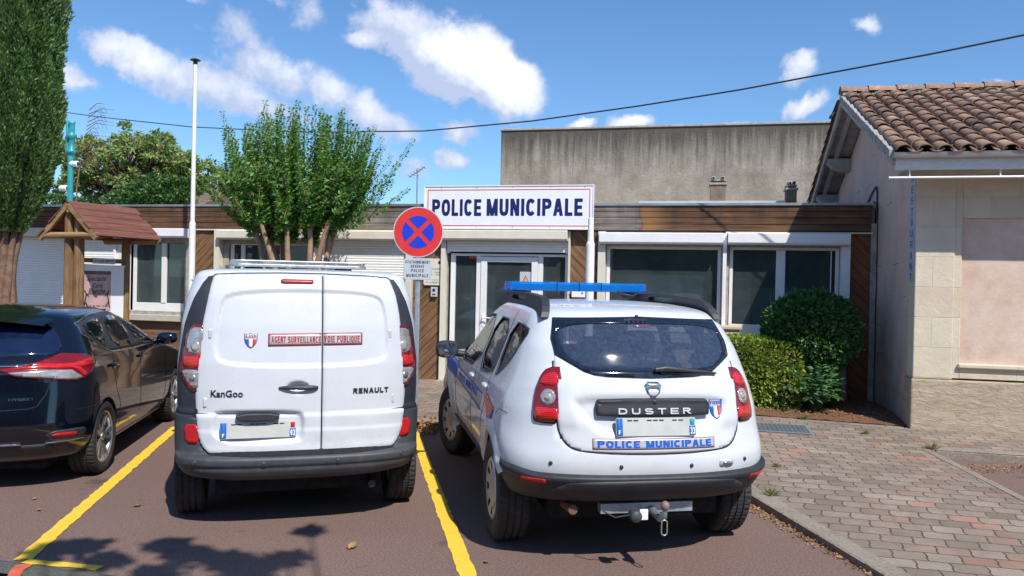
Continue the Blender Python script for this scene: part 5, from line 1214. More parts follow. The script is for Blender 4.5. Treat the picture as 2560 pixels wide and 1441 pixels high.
# kerbs: a real step with a slightly rounded edge
def kerb(name, pts, w, mat, inner=1, drop=.2):
    mb = MB(); n = len(pts); secs = []
    for i, p in enumerate(pts):
        a = Vector(pts[max(0, i - 1)]); b = Vector(pts[min(n - 1, i + 1)]); t = (b - a).normalized(); nn = Vector((-t.y, t.x)) * inner
        z = zsurf(*p) + .004
        for dd, dz in ((.0, -drop), (.0, -.02), (.006, -.006), (.02, 0), (w, 0), (w, -.03)):
            q = Vector(p) + nn * dd; secs.append((q.x, -q.y, z + dz))
    F = [(i * 6 + j, i * 6 + 6 + j, i * 6 + 7 + j, i * 6 + 1 + j) for i in range(n - 1) for j in range(5)]
    mb.add(secs, F); o = site_mesh(name, mb, mat); tag(o, kind='structure'); return o
def dens(pts, st=.35):
    Q = []
    for i in range(len(pts) - 1):
        a, b = Vector(pts[i]), Vector(pts[i + 1]); k = max(1, int((b - a).length / st))
        Q += [tuple(a.lerp(b, j / k)) for j in range(k)]
    return Q + [pts[-1]]
mb = MB(); mb.add([(u, -v, zsurf(u, v)) for u, v in pave], [tuple(range(len(pave)))]); pv = site_mesh('pavement', mb, M['pavers']); tag(pv, kind='structure')
kerb('front_kerb', dens([(-16, 3.46), (kc[0] - .0, 3.46)]), .14, M['kerb'], -1)
kerb('parking_kerb', dens([kc, kn]), .16, M['kerb'], -1)
kerb('side_bay_kerb', dens([q1, qn]), .09, M['kerb'], 1)
kerb('bay_end_kerb', dens([(24, q1[1]), q1]), .16, M['kerb'], 1)
# planting bed with a concrete edging
bed = [(2.6, .02), (2.6, 1.62), (4.0, 1.66), (5.4, 1.78), (6.62, 1.98), (6.62, .02)]
def bedz(u, v): return gz(u, v) + .03
mb = MB()
def fbed(a, b):
    u = 2.6 + 4.02 * a; vmax = 1.62 + .36 * max(0, (u - 2.6) / 4.02) ** 1.4; v = .02 + (vmax - .02) * b
    return (u, -v, gz(u, v) + .012 + .035 * math.sin(math.pi * min(1, b * 1.0)) + random.uniform(-.008, .008))
mb.grid(fbed, 60, 26, 0, True); o = site_mesh('planting_bed', mb, M['mulch']); tag(o, kind='structure')
kerb('bed_edging', dens([(2.6, 1.72), (4.0, 1.76), (5.4, 1.88), (6.66, 2.10)], .2), .09, M['kerb'], 1 if 0 else 1, .02)
# yellow bay lines
def line(name, a, b, w, jag=.004):
    a, b = Vector(a), Vector(b); d = (b - a); L_ = d.length; d.normalize(); n = Vector((-d.y, d.x)); k = int(L_ / .06); V = []
    for i in range(k + 1):
        p = a.lerp(b, i / k)
        for s in (-1, 1): q = p + n * (s * w / 2 + random.gauss(0, jag)); V.append((q.x, q.y, .005))
    o = MB().add(V, [(i * 2, i * 2 + 1, i * 2 + 3, i * 2 + 2) for i in range(k)]).build(name, M['yellow']); tag(o, kind='structure')
line('painted_line', (-2.94, 4.73), (-3.84, 9.0), .105); line('painted_line', (-.10, 4.0), (-1.10, 9.0), .105)
gA, gB = ground(62, 1405), ground(250, 1422); o_ = Vector((gB.x - gA.x, gB.y - gA.y)).normalized()
line('painted_line', (gA.x, gA.y), (gB.x, gB.y), .07); 
# dark kerb at the near left corner with an orange-red paint mark
ka, kb = ground(-200, 1378), ground(420, 1462); ka = ka - (kb - ka) * 2.0; mb = MB(); d = (kb - ka).normalized(); kb = kb + d * 5; K = 90; n = Vector((-d.y, d.x, 0))
secs = []
for i in range(K + 1):
    p = ka.lerp(kb + d * .6, i / K)
    for dd, dz in ((0, -.02), (0, .004), (-.02, .02), (-.07, .03), (-.2, .03)): q = p + n * dd; secs.append((q.x, q.y, dz + random.uniform(-.001, .001)))
mb.add(secs, [(i * 5 + j, i * 5 + 5 + j, i * 5 + 6 + j, i * 5 + 1 + j) for i in range(K) for j in range(4)], 0, True); tag(mb.build('near_kerb', M['kerb_dark']), kind='structure')
pp = [ground(*q, .036) for q in ((40, 1412), (85, 1410), (60, 1425), (50, 1441), (18, 1441), (26, 1425))]; mb = MB(); mb.add([(p.x, p.y, .036) for p in pp], [(0, 1, 2, 3, 4, 5)]); tag(mb.build('painted_mark', simple('orange_ground_paint', (.5, .1, .05), .8, var=.35, sc=20)), kind='structure')
# ------------------------------------------------------------------ police station
ST = empty('police_station', A0, TH); tag(ST, 'long low flat-roofed building clad in weathered timber with white roller-shutter windows', 'building')
def sp(name, mb, mat, par=None, **k): return mb.build(name, mat, par or ST, **k)
# shell behind the openings: y > 0 is inside
W0, W1, D = -16.0, 6.6, 9.0
OP = [(-8.6, -5.95, 1.10, 2.33), (-5.95, -4.86, 1.10, 2.33), (-3.97, -2.32, 1.10, 2.33), (-2.32, -.60, 1.10, 2.33), (.08, 2.10, .13, 2.36), (2.70, 4.44, 1.02, 2.36), (4.56, 6.13, 1.02, 2.36)]
mb = MB()
us = sorted(set([W0, W1] + [o[0] for o in OP] + [o[1] for o in OP]))
for a, b in zip(us[:-1], us[1:]):
    o = [q for q in OP if q[0] <= a + 1e-6 and q[1] >= b - 1e-6]
    if not o: mb.box(a, b, .03, .23, .0, 2.95)
    else:
        if o[0][2] > .2: mb.box(a, b, .03, .23, .0, o[0][2])
        mb.box(a, b, .03, .23, o[0][3], 2.95)
mb.box(W0, W0 + .2, .235, D, 0, 2.95); mb.box(W1 - .2, W1, .235, D, 0, 2.95); mb.box(W0, W1, D, D + .2, 0, 2.95)
sp('wall', mb, M['cement'])
mb = MB(); mb.box(W0, W1, -.02, D + .2, 2.955, 3.0); sp('roof', mb, M['cement'])
mb = MB(); mb.box(W0, W1 - .04, -.055, .12, 3.0, 3.022); mb.box(W0, W1 - .04, -.062, -.055, 2.985, 3.022); sp('roof_edge_trim', mb, M['zinc'])
mb = MB()   # ceiling, floor and partitions of the rooms behind the panes
mb.box(W0 + .21, W1 - .21, .24, 3.4, .1, .12); mb.box(W0 + .21, W1 - .21, .24, 3.4, 2.6, 2.62); mb.box(W0 + .21, W1 - .21, 3.4, 3.5, .12, 2.6)
for u in (-5.96, -4.4, -2.33, -.3, 2.4, 4.5): mb.box(u - .05, u + .05, .26, 3.4, .12, 2.6)
sp('rooms', mb, M['interior'])
# fascia boards, in lengths
fb = MB(); zz = [2.60, 2.70, 2.80, 2.895, 2.985]; cuts = [-16, -13, -9.9, -6.9, -3.7, -.3, 2.46 + .0, 3.15, 6.55]
for i in range(4):
    for a, b in zip(cuts[:-1], cuts[1:]):
        q = random.uniform(-.003, .003)
        fb.obox(((a + b) / 2, -.028 + q, (zz[i] + zz[i + 1]) / 2), (1, 0, 0), (0, 1, .0), (0, -.12, 1), (b - a) / 2 - .0025, .012, (zz[i + 1] - zz[i]) / 2 - .0045)
sp('fascia_board', fb, M['fascia'])
mb = MB(); mb.box(-9.9, 6.55, -.015, .03, 2.588, 2.6); sp('fascia_drip', mb, M['dark_metal'])
# white trims under the fascia
for a, b in ((-4.62, -.05), (4.50, 6.56)): sp('cover_strip', MB().box(a, b, -.06, .03, 2.565, 2.587), M['cream'])
# diagonal timber panels
def diag(u0, u1, z0, z1, sgn, mat, bw=.115, label=None):
    mb = MB(); ang = R(45) * sgn; c, s = math.cos(ang), math.sin(ang); cx, cz = (u0 + u1) / 2, (z0 + z1) / 2; Rr = math.hypot(u1 - u0, z1 - z0)
    k = int(Rr / bw) + 2
    for i in range(-k, k):
        a, b = i * bw + .004, (i + 1) * bw - .004
        P = [(-Rr, a), (Rr, a), (Rr, b), (-Rr, b)]; P = [(cx + x * c - y * s, cz + x * s + y * c) for x, y in P]
        for ax, lim, sg in ((0, u0, 1), (0, u1, -1), (1, z0, 1), (1, z1, -1)):
            Q = []
            for j in range(len(P)):
                p, q = P[j], P[(j + 1) % len(P)]; da, db = (p[ax] - lim) * sg, (q[ax] - lim) * sg
                if da >= 0: Q.append(p)
                if da * db < 0: t = da / (da - db); Q.append((p[0] + (q[0] - p[0]) * t, p[1] + (q[1] - p[1]) * t))
            P = Q
            if len(P) < 3: break
        if len(P) >= 3: j = random.uniform(-.002, .002); mb.prism(P, lambda x, z, t: (x, t, z), -.014 + j, .012)
    mb.box(u0, u1, .013, .028, z0, z1)
    o = sp('timber_panel', mb, mat)
    return o
def woodrot(base, ang):
    m2 = base.copy(); m2.name = base.name + '_diagonal'
    for n_ in m2.node_tree.nodes:
        if n_.type == 'MAPPING': n_.inputs['Rotation'].default_value = (0, ang, 0); n_.vector_type = 'TEXTURE'; n_.inputs['Scale'].default_value = tuple(1 / x for x in n_.inputs['Scale'].default_value)
    return m2
wdP, wdN = woodrot(M['wood_diag'], -R(45)), woodrot(M['wood_diag'], R(45)); wr = woodrot(M['wood_red'], R(45))
diag(-4.62, -4.20, .12, 2.56, 1, wdP); diag(-.50, -.02, .12, 2.58, 1, wdP); diag(2.14, 2.56, .12, 2.585, -1, wdN)
diag(6.27, 6.54, .12, 2.56, -1, wr)
# horizontal boards under the left and right windows
mb = MB()
for a, b in ((-8.7, -4.66), (-3.97, -.60)):
    for i in range(7): z = .14 + i * .115; mb.obox(((a + b) / 2, .0, z + .055), (1, 0, 0), (0, 1, .1), (0, 0, 1), (b - a) / 2, .014, .055)
sp('horizontal_cladding', mb, M['wood_diag'])
mb = MB(); mb.box(2.58, 6.25, -.0, .028, .12, .98); sp('apron_wall', mb, M['stone_sill'])
# cream uprights beside the openings
for a, b in ((-4.195, -4.09), (.0, .075), (2.105, 2.135), (2.575, 2.69), (4.465, 4.52), (6.14, 6.262), (-.61, -.505), (-8.72, -8.6)):
    MB().box(a, b, -.09, .05, .13 if -.02 < a < 2.6 else .98, 2.58 if a < 4.4 else 2.562).build('cream_upright', M['cream'] if a < 4.4 else M['white_metal'], ST, bevel=.003)
# shutter boxes
def sbox(a, b, z0=2.40, z1=2.56, mat='cream'):
    mb = MB(); P = [(.02, z1), (-.175, z1), (-.19, z1 - .01), (-.19, z0 + .03), (-.17, z0), (.02, z0)]
    mb.prism(P, lambda y, z, t: (t, y, z), a, b); o = mb.build('shutter_box', M[mat], ST, bevel=.004)
    for e in (a + .004, b - .004): pass
    mb = MB(); mb.box(a + .02, b - .02, -.165, -.02, z0 - .008, z0 - .001); mb.build('box_underside', M['cement'], o)
    return o
sbox(-8.65, -5.97, 2.42, 2.585); sbox(-5.955, -4.70, 2.42, 2.585, 'white_metal'); sbox(-4.08, -.52); sbox(.02, 2.10, 2.42, 2.585); sbox(2.60, 4.46, 2.385, 2.56, 'white_metal'); sbox(4.53, 6.245, 2.39, 2.562, 'white_metal')
# windows
def window(a, b, z0, z1, kind, y=.05, panes=1, fr=.07, sill=True, mat='white_pvc', gaps=None, low=0.):
    mb = MB()
    mb.box(a, b, y, y + .07, z1 - fr, z1); mb.box(a, b, y, y + .07, z0, z0 + fr + low); mb.box(a, a + fr, y, y + .07, z0 + fr + low, z1 - fr); mb.box(b - fr, b, y, y + .07, z0 + fr + low, z1 - fr)
    o = mb.build('window', M[mat], ST, bevel=.004); xs = [a + fr] + [c for c in (gaps or [])] + [b - fr]
    edges = []; cur = a + fr
    for c, w in (gaps or []):
        MB().box(c - w / 2, c + w / 2, y - .012, y + .055, z0 + fr + low + .001, z1 - fr - .001).build('mullion', M[mat], o, bevel=.004); edges.append((cur, c - w / 2)); cur = c + w / 2
    edges.append((cur, b - fr))
    for p, q in edges:
        MB().box(p + .001, q - .001, y + .028, y + .034, z0 + fr + low + .001, z1 - fr - .001).build('pane', M['window_glass'], o)
        mb = MB()
        for x0, x1, zz0, zz1 in ((p, p + .008, z0 + fr + low, z1 - fr), (q - .008, q, z0 + fr + low, z1 - fr), (p + .008, q - .008, z1 - fr - .008, z1 - fr), (p + .008, q - .008, z0 + fr + low, z0 + fr + low + .008)): mb.box(x0, x1, y + .02, y + .027, zz0, zz1)
        mb.build('gasket', M['black_plastic'], o)
    return o
w = window(-5.94, -4.72, 1.08, 2.40, 0, gaps=[(-5.29, .10)], low=.10)
w = window(-3.95, -2.34, 1.10, 2.385, 0, gaps=[(-3.70, .08), (-2.90, .16)])
w = window(2.70, 4.45, 1.04, 2.37, 0, gaps=[], fr=.055, low=.02)
w = window(4.57, 6.13, 1.04, 2.37, 0, gaps=[(5.31, .13), (6.02, .012)], fr=.05, low=.10)
# pale screens standing behind the panes
def screen(a, b, z0, z1, y, mt_='blind'): MB().box(a, b, y, y + .01, z0, z1).build('interior_screen', M[mt_], ST)
screen(-5.9, -4.75, 1.1, 2.08, .5); screen(2.75, 4.2, 1.05, 1.93, .7); screen(4.62, 4.95, 1.05, 1.9, .9); screen(5.02, 6.1, 1.05, 1.75, 1.4); screen(.15, .6, .2, 1.9, 1.2); screen(.8, 1.5, 1.05, 1.75, 1.5); screen(-3.6, -2.4, 1.1, 1.9, .6)
# closed roller shutters
def roller(a, b, z0, z1, y=.0, name='roller_shutter'):
    mb = MB(); n = int((z1 - z0) / .045); prof = []
    for i in range(n):
        z = z1 - (i + 1) * .045
        for fz, fy in ((0, 0.0), (.10, -.009), (.5, -.012), (.88, -.008), (.95, .003)): prof.append((z + fz * .045, y + fy))
    prof.sort()
    V = [(u, p[1], p[0]) for p in prof for u in (a, b)]; mb.add(V, [(2 * i, 2 * i + 1, 2 * i + 3, 2 * i + 2) for i in range(len(prof) - 1)], 0, False)
    o = mb.build(name, M['shutter'], ST, fix=False)
    for u0, u1 in ((a - .045, a), (b, b + .045)): MB().box(u0, u1, y - .035, y + .03, z0, z1).build('guide_rail', M['white_metal'], o, bevel=.003)
    return o
roller(-8.55, -6.30, 1.10, 2.42, .0); MB().box(-6.25, -5.97, -.0, .03, 1.1, 2.42).build('white_infill', M['white_pvc'], ST)
roller(-2.28, -.64, 1.02, 2.41, -.01)
roller(.13, 2.06, 2.22, 2.42, .0, 'door_shutter')
# left part of the building, beyond the cypress
# sills
for a, b, z0, z1 in ((-5.98, -4.68, .93, 1.035), (-3.99, -.58, .97, 1.05)): MB().box(a, b, -.12, .05, z0, z1).build('sill', M['stone_sill'], ST, bevel=.006)
MB().box(4.56, 6.2, -.03, .06, .98, 1.035).build('sill', M['white_metal'], ST, bevel=.004)
MB().box(2.62, 6.25, -.07, .0, .88, .975).build('sill', M['stone_sill'], ST, bevel=.006)
# entrance: side light, door, side light
mb = MB(); y = .05
for a, b in ((.13, .21), (.57, .645), (1.60, 1.68), (2.04, 2.095)): mb.box(a, b, y, y + .08, .14, 2.215)
mb.box(.13, 2.095, y + .001, y + .079, 2.175, 2.214); mb.box(.21, .57, y + .001, y + .079, .14, .24); mb.box(1.68, 2.04, y + .001, y + .079, .14, .24)
en = mb.build('entrance_frame', M['white_pvc'], ST, bevel=.004)
for a, b in ((.211, .569), (1.681, 2.039)): MB().box(a, b, y + .03, y + .036, .241, 2.174).build('pane', M['window_glass'], en)
mb = MB(); d0, d1 = .65, 1.595
mb.box(d0, d0 + .10, y - .015, y + .055, .15, 2.165); mb.box(d1 - .10, d1, y - .015, y + .055, .15, 2.165); mb.box(d0 + .1, d1 - .1, y - .014, y + .054, 2.08, 2.165); mb.box(d0 + .1, d1 - .1, y - .014, y + .054, .15, .32)
dr = mb.build('door', M['white_pvc'], ST, bevel=.005); MB().box(d0 + .101, d1 - .101, y + .02, y + .026, .321, 2.079).build('pane', M['window_glass'], dr)
mb = MB(); mb.tube([(d0 + .05, y - .02, 1.17), (d0 + .05, y - .07, 1.17), (d0 + .19, y - .07, 1.165)], .011, 8); mb.box(d0 + .03, d0 + .07, y - .024, y - .015, 1.02, 1.22); mb.build('door_handle', M['white_metal'], dr, bevel=.002)
mb = MB(); mb.box(1.30, 1.49, y + .012, y + .018, 1.72, 1.93); nt_ = mb.build('door_notice', M['sign_grey'], dr)
mb = MB(); mb.add([(1.335, y + .009, 1.755), (1.455, y + .009, 1.755), (1.395, y + .009, 1.87)], [(0, 1, 2)]); mb.build('triangle_border', M['black_ink'], nt_, fix=False)
mb = MB(); mb.add([(1.35, y + .007, 1.763), (1.44, y + .007, 1.763), (1.395, y + .007, 1.853)], [(0, 1, 2)]); mb.build('triangle', M['orange_ink'], nt_, fix=False)
MB().box(.45, .57, y - .003, y - .001, 2.13, 2.17).build('small_sticker', M['paint_red'], en)
MB().box(.0, 2.1, -.25, .04, .10, .14).build('threshold', M['cement'], ST, bevel=.01)
# corner strip and chimneys on the roof
MB().box(6.545, 6.62, -.045, .0, .12, 2.72).build('downpipe_cover', M['cement'], ST)
for a, b, z1, yy in ((4.28, 4.58, 3.70, 2.0), (5.57, 5.77, 3.60, 2.0)):
    mb = MB(); mb.box(a + .015, b - .015, yy + .02, yy + .33, 3.0, z1 - .1); c = mb.build('chimney', M['chimney'], ST, bevel=.008)
    mb = MB(); mb.box(a - .005, b + .005, yy, yy + .35, z1 - .14, z1 - .10); mb.box(a + .01, b - .01, yy + .02, yy + .33, z1 - .075, z1 - .045); mb.build('chimney_cap', M['cement'], c, bevel=.006)
    mb = MB()
    for k in range(2):
        for jj in range(3):
            mb.lathe([(.02, -.06), (.035, -.055), (.04, 0), (.035, .055), (.02, .06)], 12, o=(a + .07 + k * (b - a - .14), yy + .06 + jj * .1, z1 - .02), axis='Y')
    mb.build('cap_tile', M['cement'], c)
mb = MB(); mb.box(3.05, 5.56, 1.96, 2.0, 3.0, 3.27); mb.build('zinc_upstand', M['sign_grey'], ST)
# ------------------------------------------------------------------ things on the facade
def wallthing(name, u, v, z, label, cat):
    e = empty(name, site(u, v, z), TH); tag(e, label, cat); return e
sg = wallthing('wall_sign', 1.11, .14, 2.95, 'large white board with a red border line reading POLICE MUNICIPALE above the door', 'sign')
MB().box(-1.385, 1.385, -.02, .02, -.335, .335).build('board', M['sign_white'], sg, bevel=.003)
fr = MB(); 
for x0, x1, z0, z1 in ((-1.395, 1.395, .335, .352), (-1.395, 1.395, -.352, -.335), (-1.395, -1.378, -.335, .335), (1.378, 1.395, -.335, .335)): fr.box(x0, x1, -.03, .02, z0, z1)
fr.build('frame', M['white_metal'], sg, bevel=.002)
mb = MB()
for x0, x1, z0, z1 in ((-1.33, 1.335, .275, .288), (-1.33, 1.335, -.30, -.287), (-1.33, -1.318, -.287, .275), (1.323, 1.335, -.287, .275)): mb.box(x0, x1, -.022, -.0205, z0, z1)
mb.build('red_line', M['paint_red'], sg)
mb = MB(); fx = lambda a, b, t: (a, -.0225 - t, b)
btxt(mb, 'POLICE', (-1.25, -.42, -.138, .132), fx, .225, .64, .125); mb.build('lettering', M['navy'], sg, fix=False); mb = MB(); btxt(mb, 'MUNICIPALE', (-.33, 1.22, -.135, .137), fx, .225, .64, .125); mb.build('lettering', M['navy'], sg, fix=False)
mb = MB()
for x in (-1.1, -.5, .1, .7, 1.25):
    for z in (.318, -.318): mb.lathe([(.001, -.024), (.007, -.022), (.008, -.019)], 10, o=(x, 0, z), axis='Y')
mb.build('rivet', M['grey_ink'], sg)
inf = wallthing('opening_hours_plate', -.145, .035, 1.90, 'cream opening-hours plate on the timber, half hidden behind the no-stopping sign', 'sign')
MB().prism(rrect(-.16, .16, -.22, .22, .025, 4), lambda a, b, t: (a, t, b), -.012, .0).build('plate', simple('cream_plate', (.66, .64, .54), .4), inf)
mb = MB(); fx = lambda a, b, t: (a, -.014, b)
txt(mb, 'du lundi au samedi', (-.13, .13, .04, .065), fx, .01); txt(mb, '9h00 - 12h00', (-.1, .13, -.02, .005), fx, .01); txt(mb, '14h00 - 17h00', (-.1, .13, -.06, -.035), fx, .01); txt(mb, 'en cas d\'urgence', (-.12, .1, -.14, -.125), fx, .01); txt(mb, '05 45 82 08 17', (-.12, .13, -.185, -.165), fx, .01)
mb.build('lettering', M['grey_ink'], inf, fix=False); MB().box(.09, .13, -.015, -.013, .13, .18).build('small_crest', M['navy'], inf)
ic = wallthing('intercom', -.115, .04, 1.57, 'small grey video intercom with a round lens beside the entrance', 'intercom')
MB().box(-.055, .055, -.03, .01, -.08, .08).build('housing', M['sign_grey'], ic, bevel=.006)
MB().lathe([(.001, -.04), (.018, -.039), (.026, -.032), (.028, -.03)], 20, o=(0, 0, .03), axis='Y').build('lens', M['black_plastic'], ic)
MB().box(-.03, .03, -.033, -.03, -.05, -.03).build('call_button', M['black_ink'], ic)
lb = wallthing('letter_box', 2.31, .04, 1.60, 'small white letter box with a lock on the timber right of the door', 'letter box')
MB().box(-.13, .13, -.10, .0, -.06, .055).build('box', M['sign_white'], lb, bevel=.006); MB().box(-.135, .135, -.11, .0, .055, .068).build('lid', M['sign_white'], lb, bevel=.003)
MB().lathe([(.001, -.108), (.012, -.107), (.013, -.1)], 14, o=(.04, 0, .01), axis='Y').build('lock', M['dark_metal'], lb)
ub = wallthing('meter_cabinet', 4.52, .02, .1, 'beige utility cabinet standing under the right hand windows', 'cabinet')
MB().box(-.20, .20, -.30, -.02, 0, 1.02).build('cabinet_body', M['beige'], ub, bevel=.01); MB().box(-.23, .23, -.33, -.02, 1.022, 1.075).build('lid', M['beige'], ub, bevel=.012); MB().box(-.17, .17, -.307, -.301, .1, .97).build('door', M['beige'], ub, bevel=.003); MB().box(.10, .14, -.315, -.307, .93, .97).build('lock', M['dark_metal'], ub)
# flag poles
def pole(name, u, v, z1, r0, r1, zj, label, cap=True, lean=0.):
    e = empty(name, site(u, v, gz(u, v) - .02), TH, ry=lean); tag(e, label, 'flagpole', 'white poles in front of the police station')
    mb = MB(); mb.tube([(0, 0, 0), (0, 0, zj)], [r0, r0], 24); mb.lathe([(r0, zj), (r0 * .97, zj + .02), (r1 * 1.05, zj + .05), (r1, zj + .055)], 24); mb.build('lower_tube', M['white_metal'], e, auto=40)
    MB().tube([(0, 0, zj + .05), (0, 0, z1)], [r1, r1 * .9], 24).build('upper_tube', M['white_metal'], e, auto=40)
    if cap: MB().lathe([(.001, z1 + .035), (.06, z1 + .03), (.085, z1 + .015), (.085, z1 + .008), (r1, z1 - .0), (r1 * .95, z1 - .06), (.001, z1 - .06)], 24).build('top_disc', M['dark_metal'], e, auto=40)
    else: MB().lathe([(.001, z1 + .01), (r1 * .9, z1 + .004), (r1 * .95, z1 - .01)], 24).build('top_disc', M['white_metal'], e)
    MB().lathe([(r0 + .04, .0), (r0 + .04, .012), (r0 + .004, .016), (r0, .03)], 24).build('base_plate', M['galv'], e)
    return e
pole('flagpole', -3.98, 1.0, 5.18, .052, .036, 2.50, 'tall white telescopic flagpole with a black disc on top, left of the van', True)
pole('flagpole', 2.60, 1.2, 2.60, .062, .045, 2.22, 'short white pole without a flag, in front of the timber panel right of the door', False)
# no stopping sign
nsp = (-1.12, 9.26); sr = empty('no_stopping_sign', (nsp[0], nsp[1], .05), R(-4)); tag(sr, 'round red and blue no stopping sign with a grey reserved-for-police plate on its post', 'road sign')
MB().prism(rrect(-.03, .03, -.02, .02, .012, 4), lambda a, b, t: (a, b, t), 0, 2.52).build('post', M['galv'], sr, auto=40)
def disc(r0, y, mt_, nm, par, y2=None):
    mb = MB(); mb.lathe([(.0005, y), (r0, y), (r0, y + (y2 or .002)), (.0005, y + (y2 or .002))], 64, o=(0, 0, 2.275), axis='Y', smooth=False); return mb.build(nm, M[mt_], par)
dk_ = disc(.30, -.035, 'sign_grey', 'sign_disc', sr, .012)
disc(.288, -.037, 'paint_red', 'red_ring', dk_)
mb = MB()
for k in range(4):
    a0, a1 = 45 + 90 * k, 135 + 90 * k; P = []; gap = .026
    rr = .192; ga = math.degrees(math.asin(gap / rr))
    P = [(rr * math.cos(R(a)), rr * math.sin(R(a))) for a in np.linspace(a0 + ga, a1 - ga, 14)]
    m_ = R((a0 + a1) / 2); P.append((gap * math.sqrt(2) * math.cos(m_), gap * math.sqrt(2) * math.sin(m_)))
    mb.prism(P, lambda a, b, t: (a, t, b + 2.275), -.0395, -.0375)
mb.build('blue_quadrant', M['sign_blue'], dk_)
MB().prism(rrect(-.165, .165, 1.71, 1.965, .03, 5), lambda a, b, t: (a, t, b), -.034, -.026).build('plate', M['sign_grey'], sr, bevel=.002)
pl = [c for c in sr.children if c.name.startswith('plate')][0]
mb = MB(); fx = lambda a, b, t: (a, -.0355, b)
K_ = dict(w=.17, wd=.56, gap=.24); btxt(mb, 'STATIONNEMENT', (-.145, .145, 1.902, 1.937), fx, **K_); btxt(mb, 'RÉSERVÉ', (-.078, .078, 1.853, 1.885), fx, **K_); btxt(mb, 'POLICE', (-.075, .075, 1.80, 1.836), fx, **K_); btxt(mb, 'MUNICIPALE', (-.13, .13, 1.742, 1.78), fx, **K_)
mb.build('lettering', M['black_ink'], pl, fix=False)
mb = MB()
for z in (1.80, 1.88, 2.14, 2.40): mb.box(-.04, .04, -.025, .025, z - .012, z + .012)
mb.build('clamp', M['galv'], sr)
# notice board shelter
NB = empty('notice_board_shelter', site(-4.86, 2.0, .06), R(68)); tag(NB, 'municipal notice board under a little pitched timber roof on round posts', 'notice board')
for x, y, lean in ((-.47, .09, 0), (-.45, -.09, 0), (.46, .0, 0)):
    MB().tube([(x, y, 0), (x, y, 2.62 if x < 0 else 2.3)], [.075, .068] if x < 0 else [.07, .062], 16).build('post', M['wood_post'], NB)
nb_roof = MB(); hw, rise = .57, .50
for s in (-1, 1):       # ridge runs along x; planks overlap down the slope
    for k in range(5):
        t0, t1 = k / 5, (k + 1) / 5 + .04; L0, L1 = -.60 + random.uniform(-.01, .02), .62 + random.uniform(-.05, .04)
        y0, y1 = s * hw * t0, s * hw * t1; z0, z1 = 2.74 - rise * t0 + .012, 2.74 - rise * t1 + .022
        cx = (L0 + L1) / 2; v = Vector((0, y1 - y0, z1 - z0)); nn = Vector((0, -v.z, v.y)).normalized() * (1 if s > 0 else -1)
        nb_roof.obox((cx, (y0 + y1) / 2, (z0 + z1) / 2), (1, 0, 0), v, nn, (L1 - L0) / 2, v.length / 2, .012)
nb_roof.build('roof', M['wood_roof'], NB, bevel=.004)
mb = MB()
for x in (-.57, .57):
    for s in (-1, 1):
        a, b = Vector((x, 0, 2.70)), Vector((x, s * (hw + .01), 2.70 - rise)); v = b - a; MB().obox((a + b) / 2, (1, 0, 0), v, v.cross(Vector((1, 0, 0))), .02, v.length / 2, .035).build('rafter', M['wood_beam'], NB)
for x, y0, y1, z in ((-.54, -.56, .52, 2.25), (.54, -.54, .54, 2.22)): MB().tube([(x, y0, z), (x, y1, z)], .05, 14).build('cross_beam', M['wood_beam'], NB)
for y, z in ((-.48, 2.29), (.48, 2.29), (.0, 2.62)): MB().tube([(-.58, y, z), (.58, y, z)], .035, 10).build('purlin', M['wood_beam'], NB)
MB().box(-.42, .42, -.02, .03, 1.86, 1.93).build('top_rail', M['wood_post'], NB)
pb = MB().box(-.40, .50, -.03, .0, .85, 1.82).build('panel', M['sign_white'], NB, bevel=.004)
mb = MB(); mb.box(-.405, -.385, -.045, .0, .84, 1.83); mb.box(.485, .505, -.045, .0, .84, 1.83); mb.box(-.385, .485, -.044, .0, 1.805, 1.829); mb.build('panel_frame', M['white_metal'], NB)
tp = MB().box(-.18, .22, -.055, -.035, 1.845, 1.935).build('title_plate', M['sign_grey'], NB, bevel=.003); mb = MB(); btxt(mb, 'AFFICHAGE MUNICIPAL', (-.16, .20, 1.870, 1.908), lambda a, b, t: (a, -.0565, b)); mb.build('lettering', M['grey_ink'], tp, fix=False)
ps = MB().box(-.34, .16, -.034, -.031, 1.12, 1.735).build('poster', M['poster_pink'], NB)
KX = lambda a: -.09 + a * 1.25
mb = MB(); fx = lambda a, b, t: (KX(a), -.0355, b)
mb.box(-.34, .16, -.0352, -.0345, 1.68, 1.735); mb.build('poster_band', simple('poster_shade', (.13, .1, .12), .5), ps)
mb = MB(); txt(mb, 'Spectacle', (-.145, .13, 1.56, 1.66), fx, .015, 0, .3); txt(mb, 'Carte', (-.06, .08, 1.48, 1.55), fx, .015, 0, .3); txt(mb, 'Blanche', (-.12, .12, 1.385, 1.47), fx, .015, 0, .3)
txt(mb, '19 & 20', (-.12, .05, 1.18, 1.215), fx, .01); txt(mb, '20H30', (.07, .16, 1.185, 1.21), fx, .01); mb.box(KX(-.14), KX(.14), -.0358, -.035, 1.375, 1.38); mb.box(KX(-.15), KX(.13), -.0358, -.035, 1.13, 1.155); mb.build('lettering', M['black_ink'], ps, fix=False)
for s in (-1, 1):       # two little dancing silhouettes
    mb = MB()
    b0 = Vector((KX(s * .165), -.0356, 1.30))
    for P in ([(0, -.06), (-.02 * s, .05), (.01 * s, .11)], [(-.02 * s, .06), (-.06 * s, .02)], [(0, -.06), (.02 * s, -.16)], [(0, -.06), (-.05 * s, -.14)]):
        mb.tube([(b0.x + a, -.036, b0.z + .03 + b) for a, b in P], .009, 6)
    mb.build('poster_figure', M['black_ink'], ps)

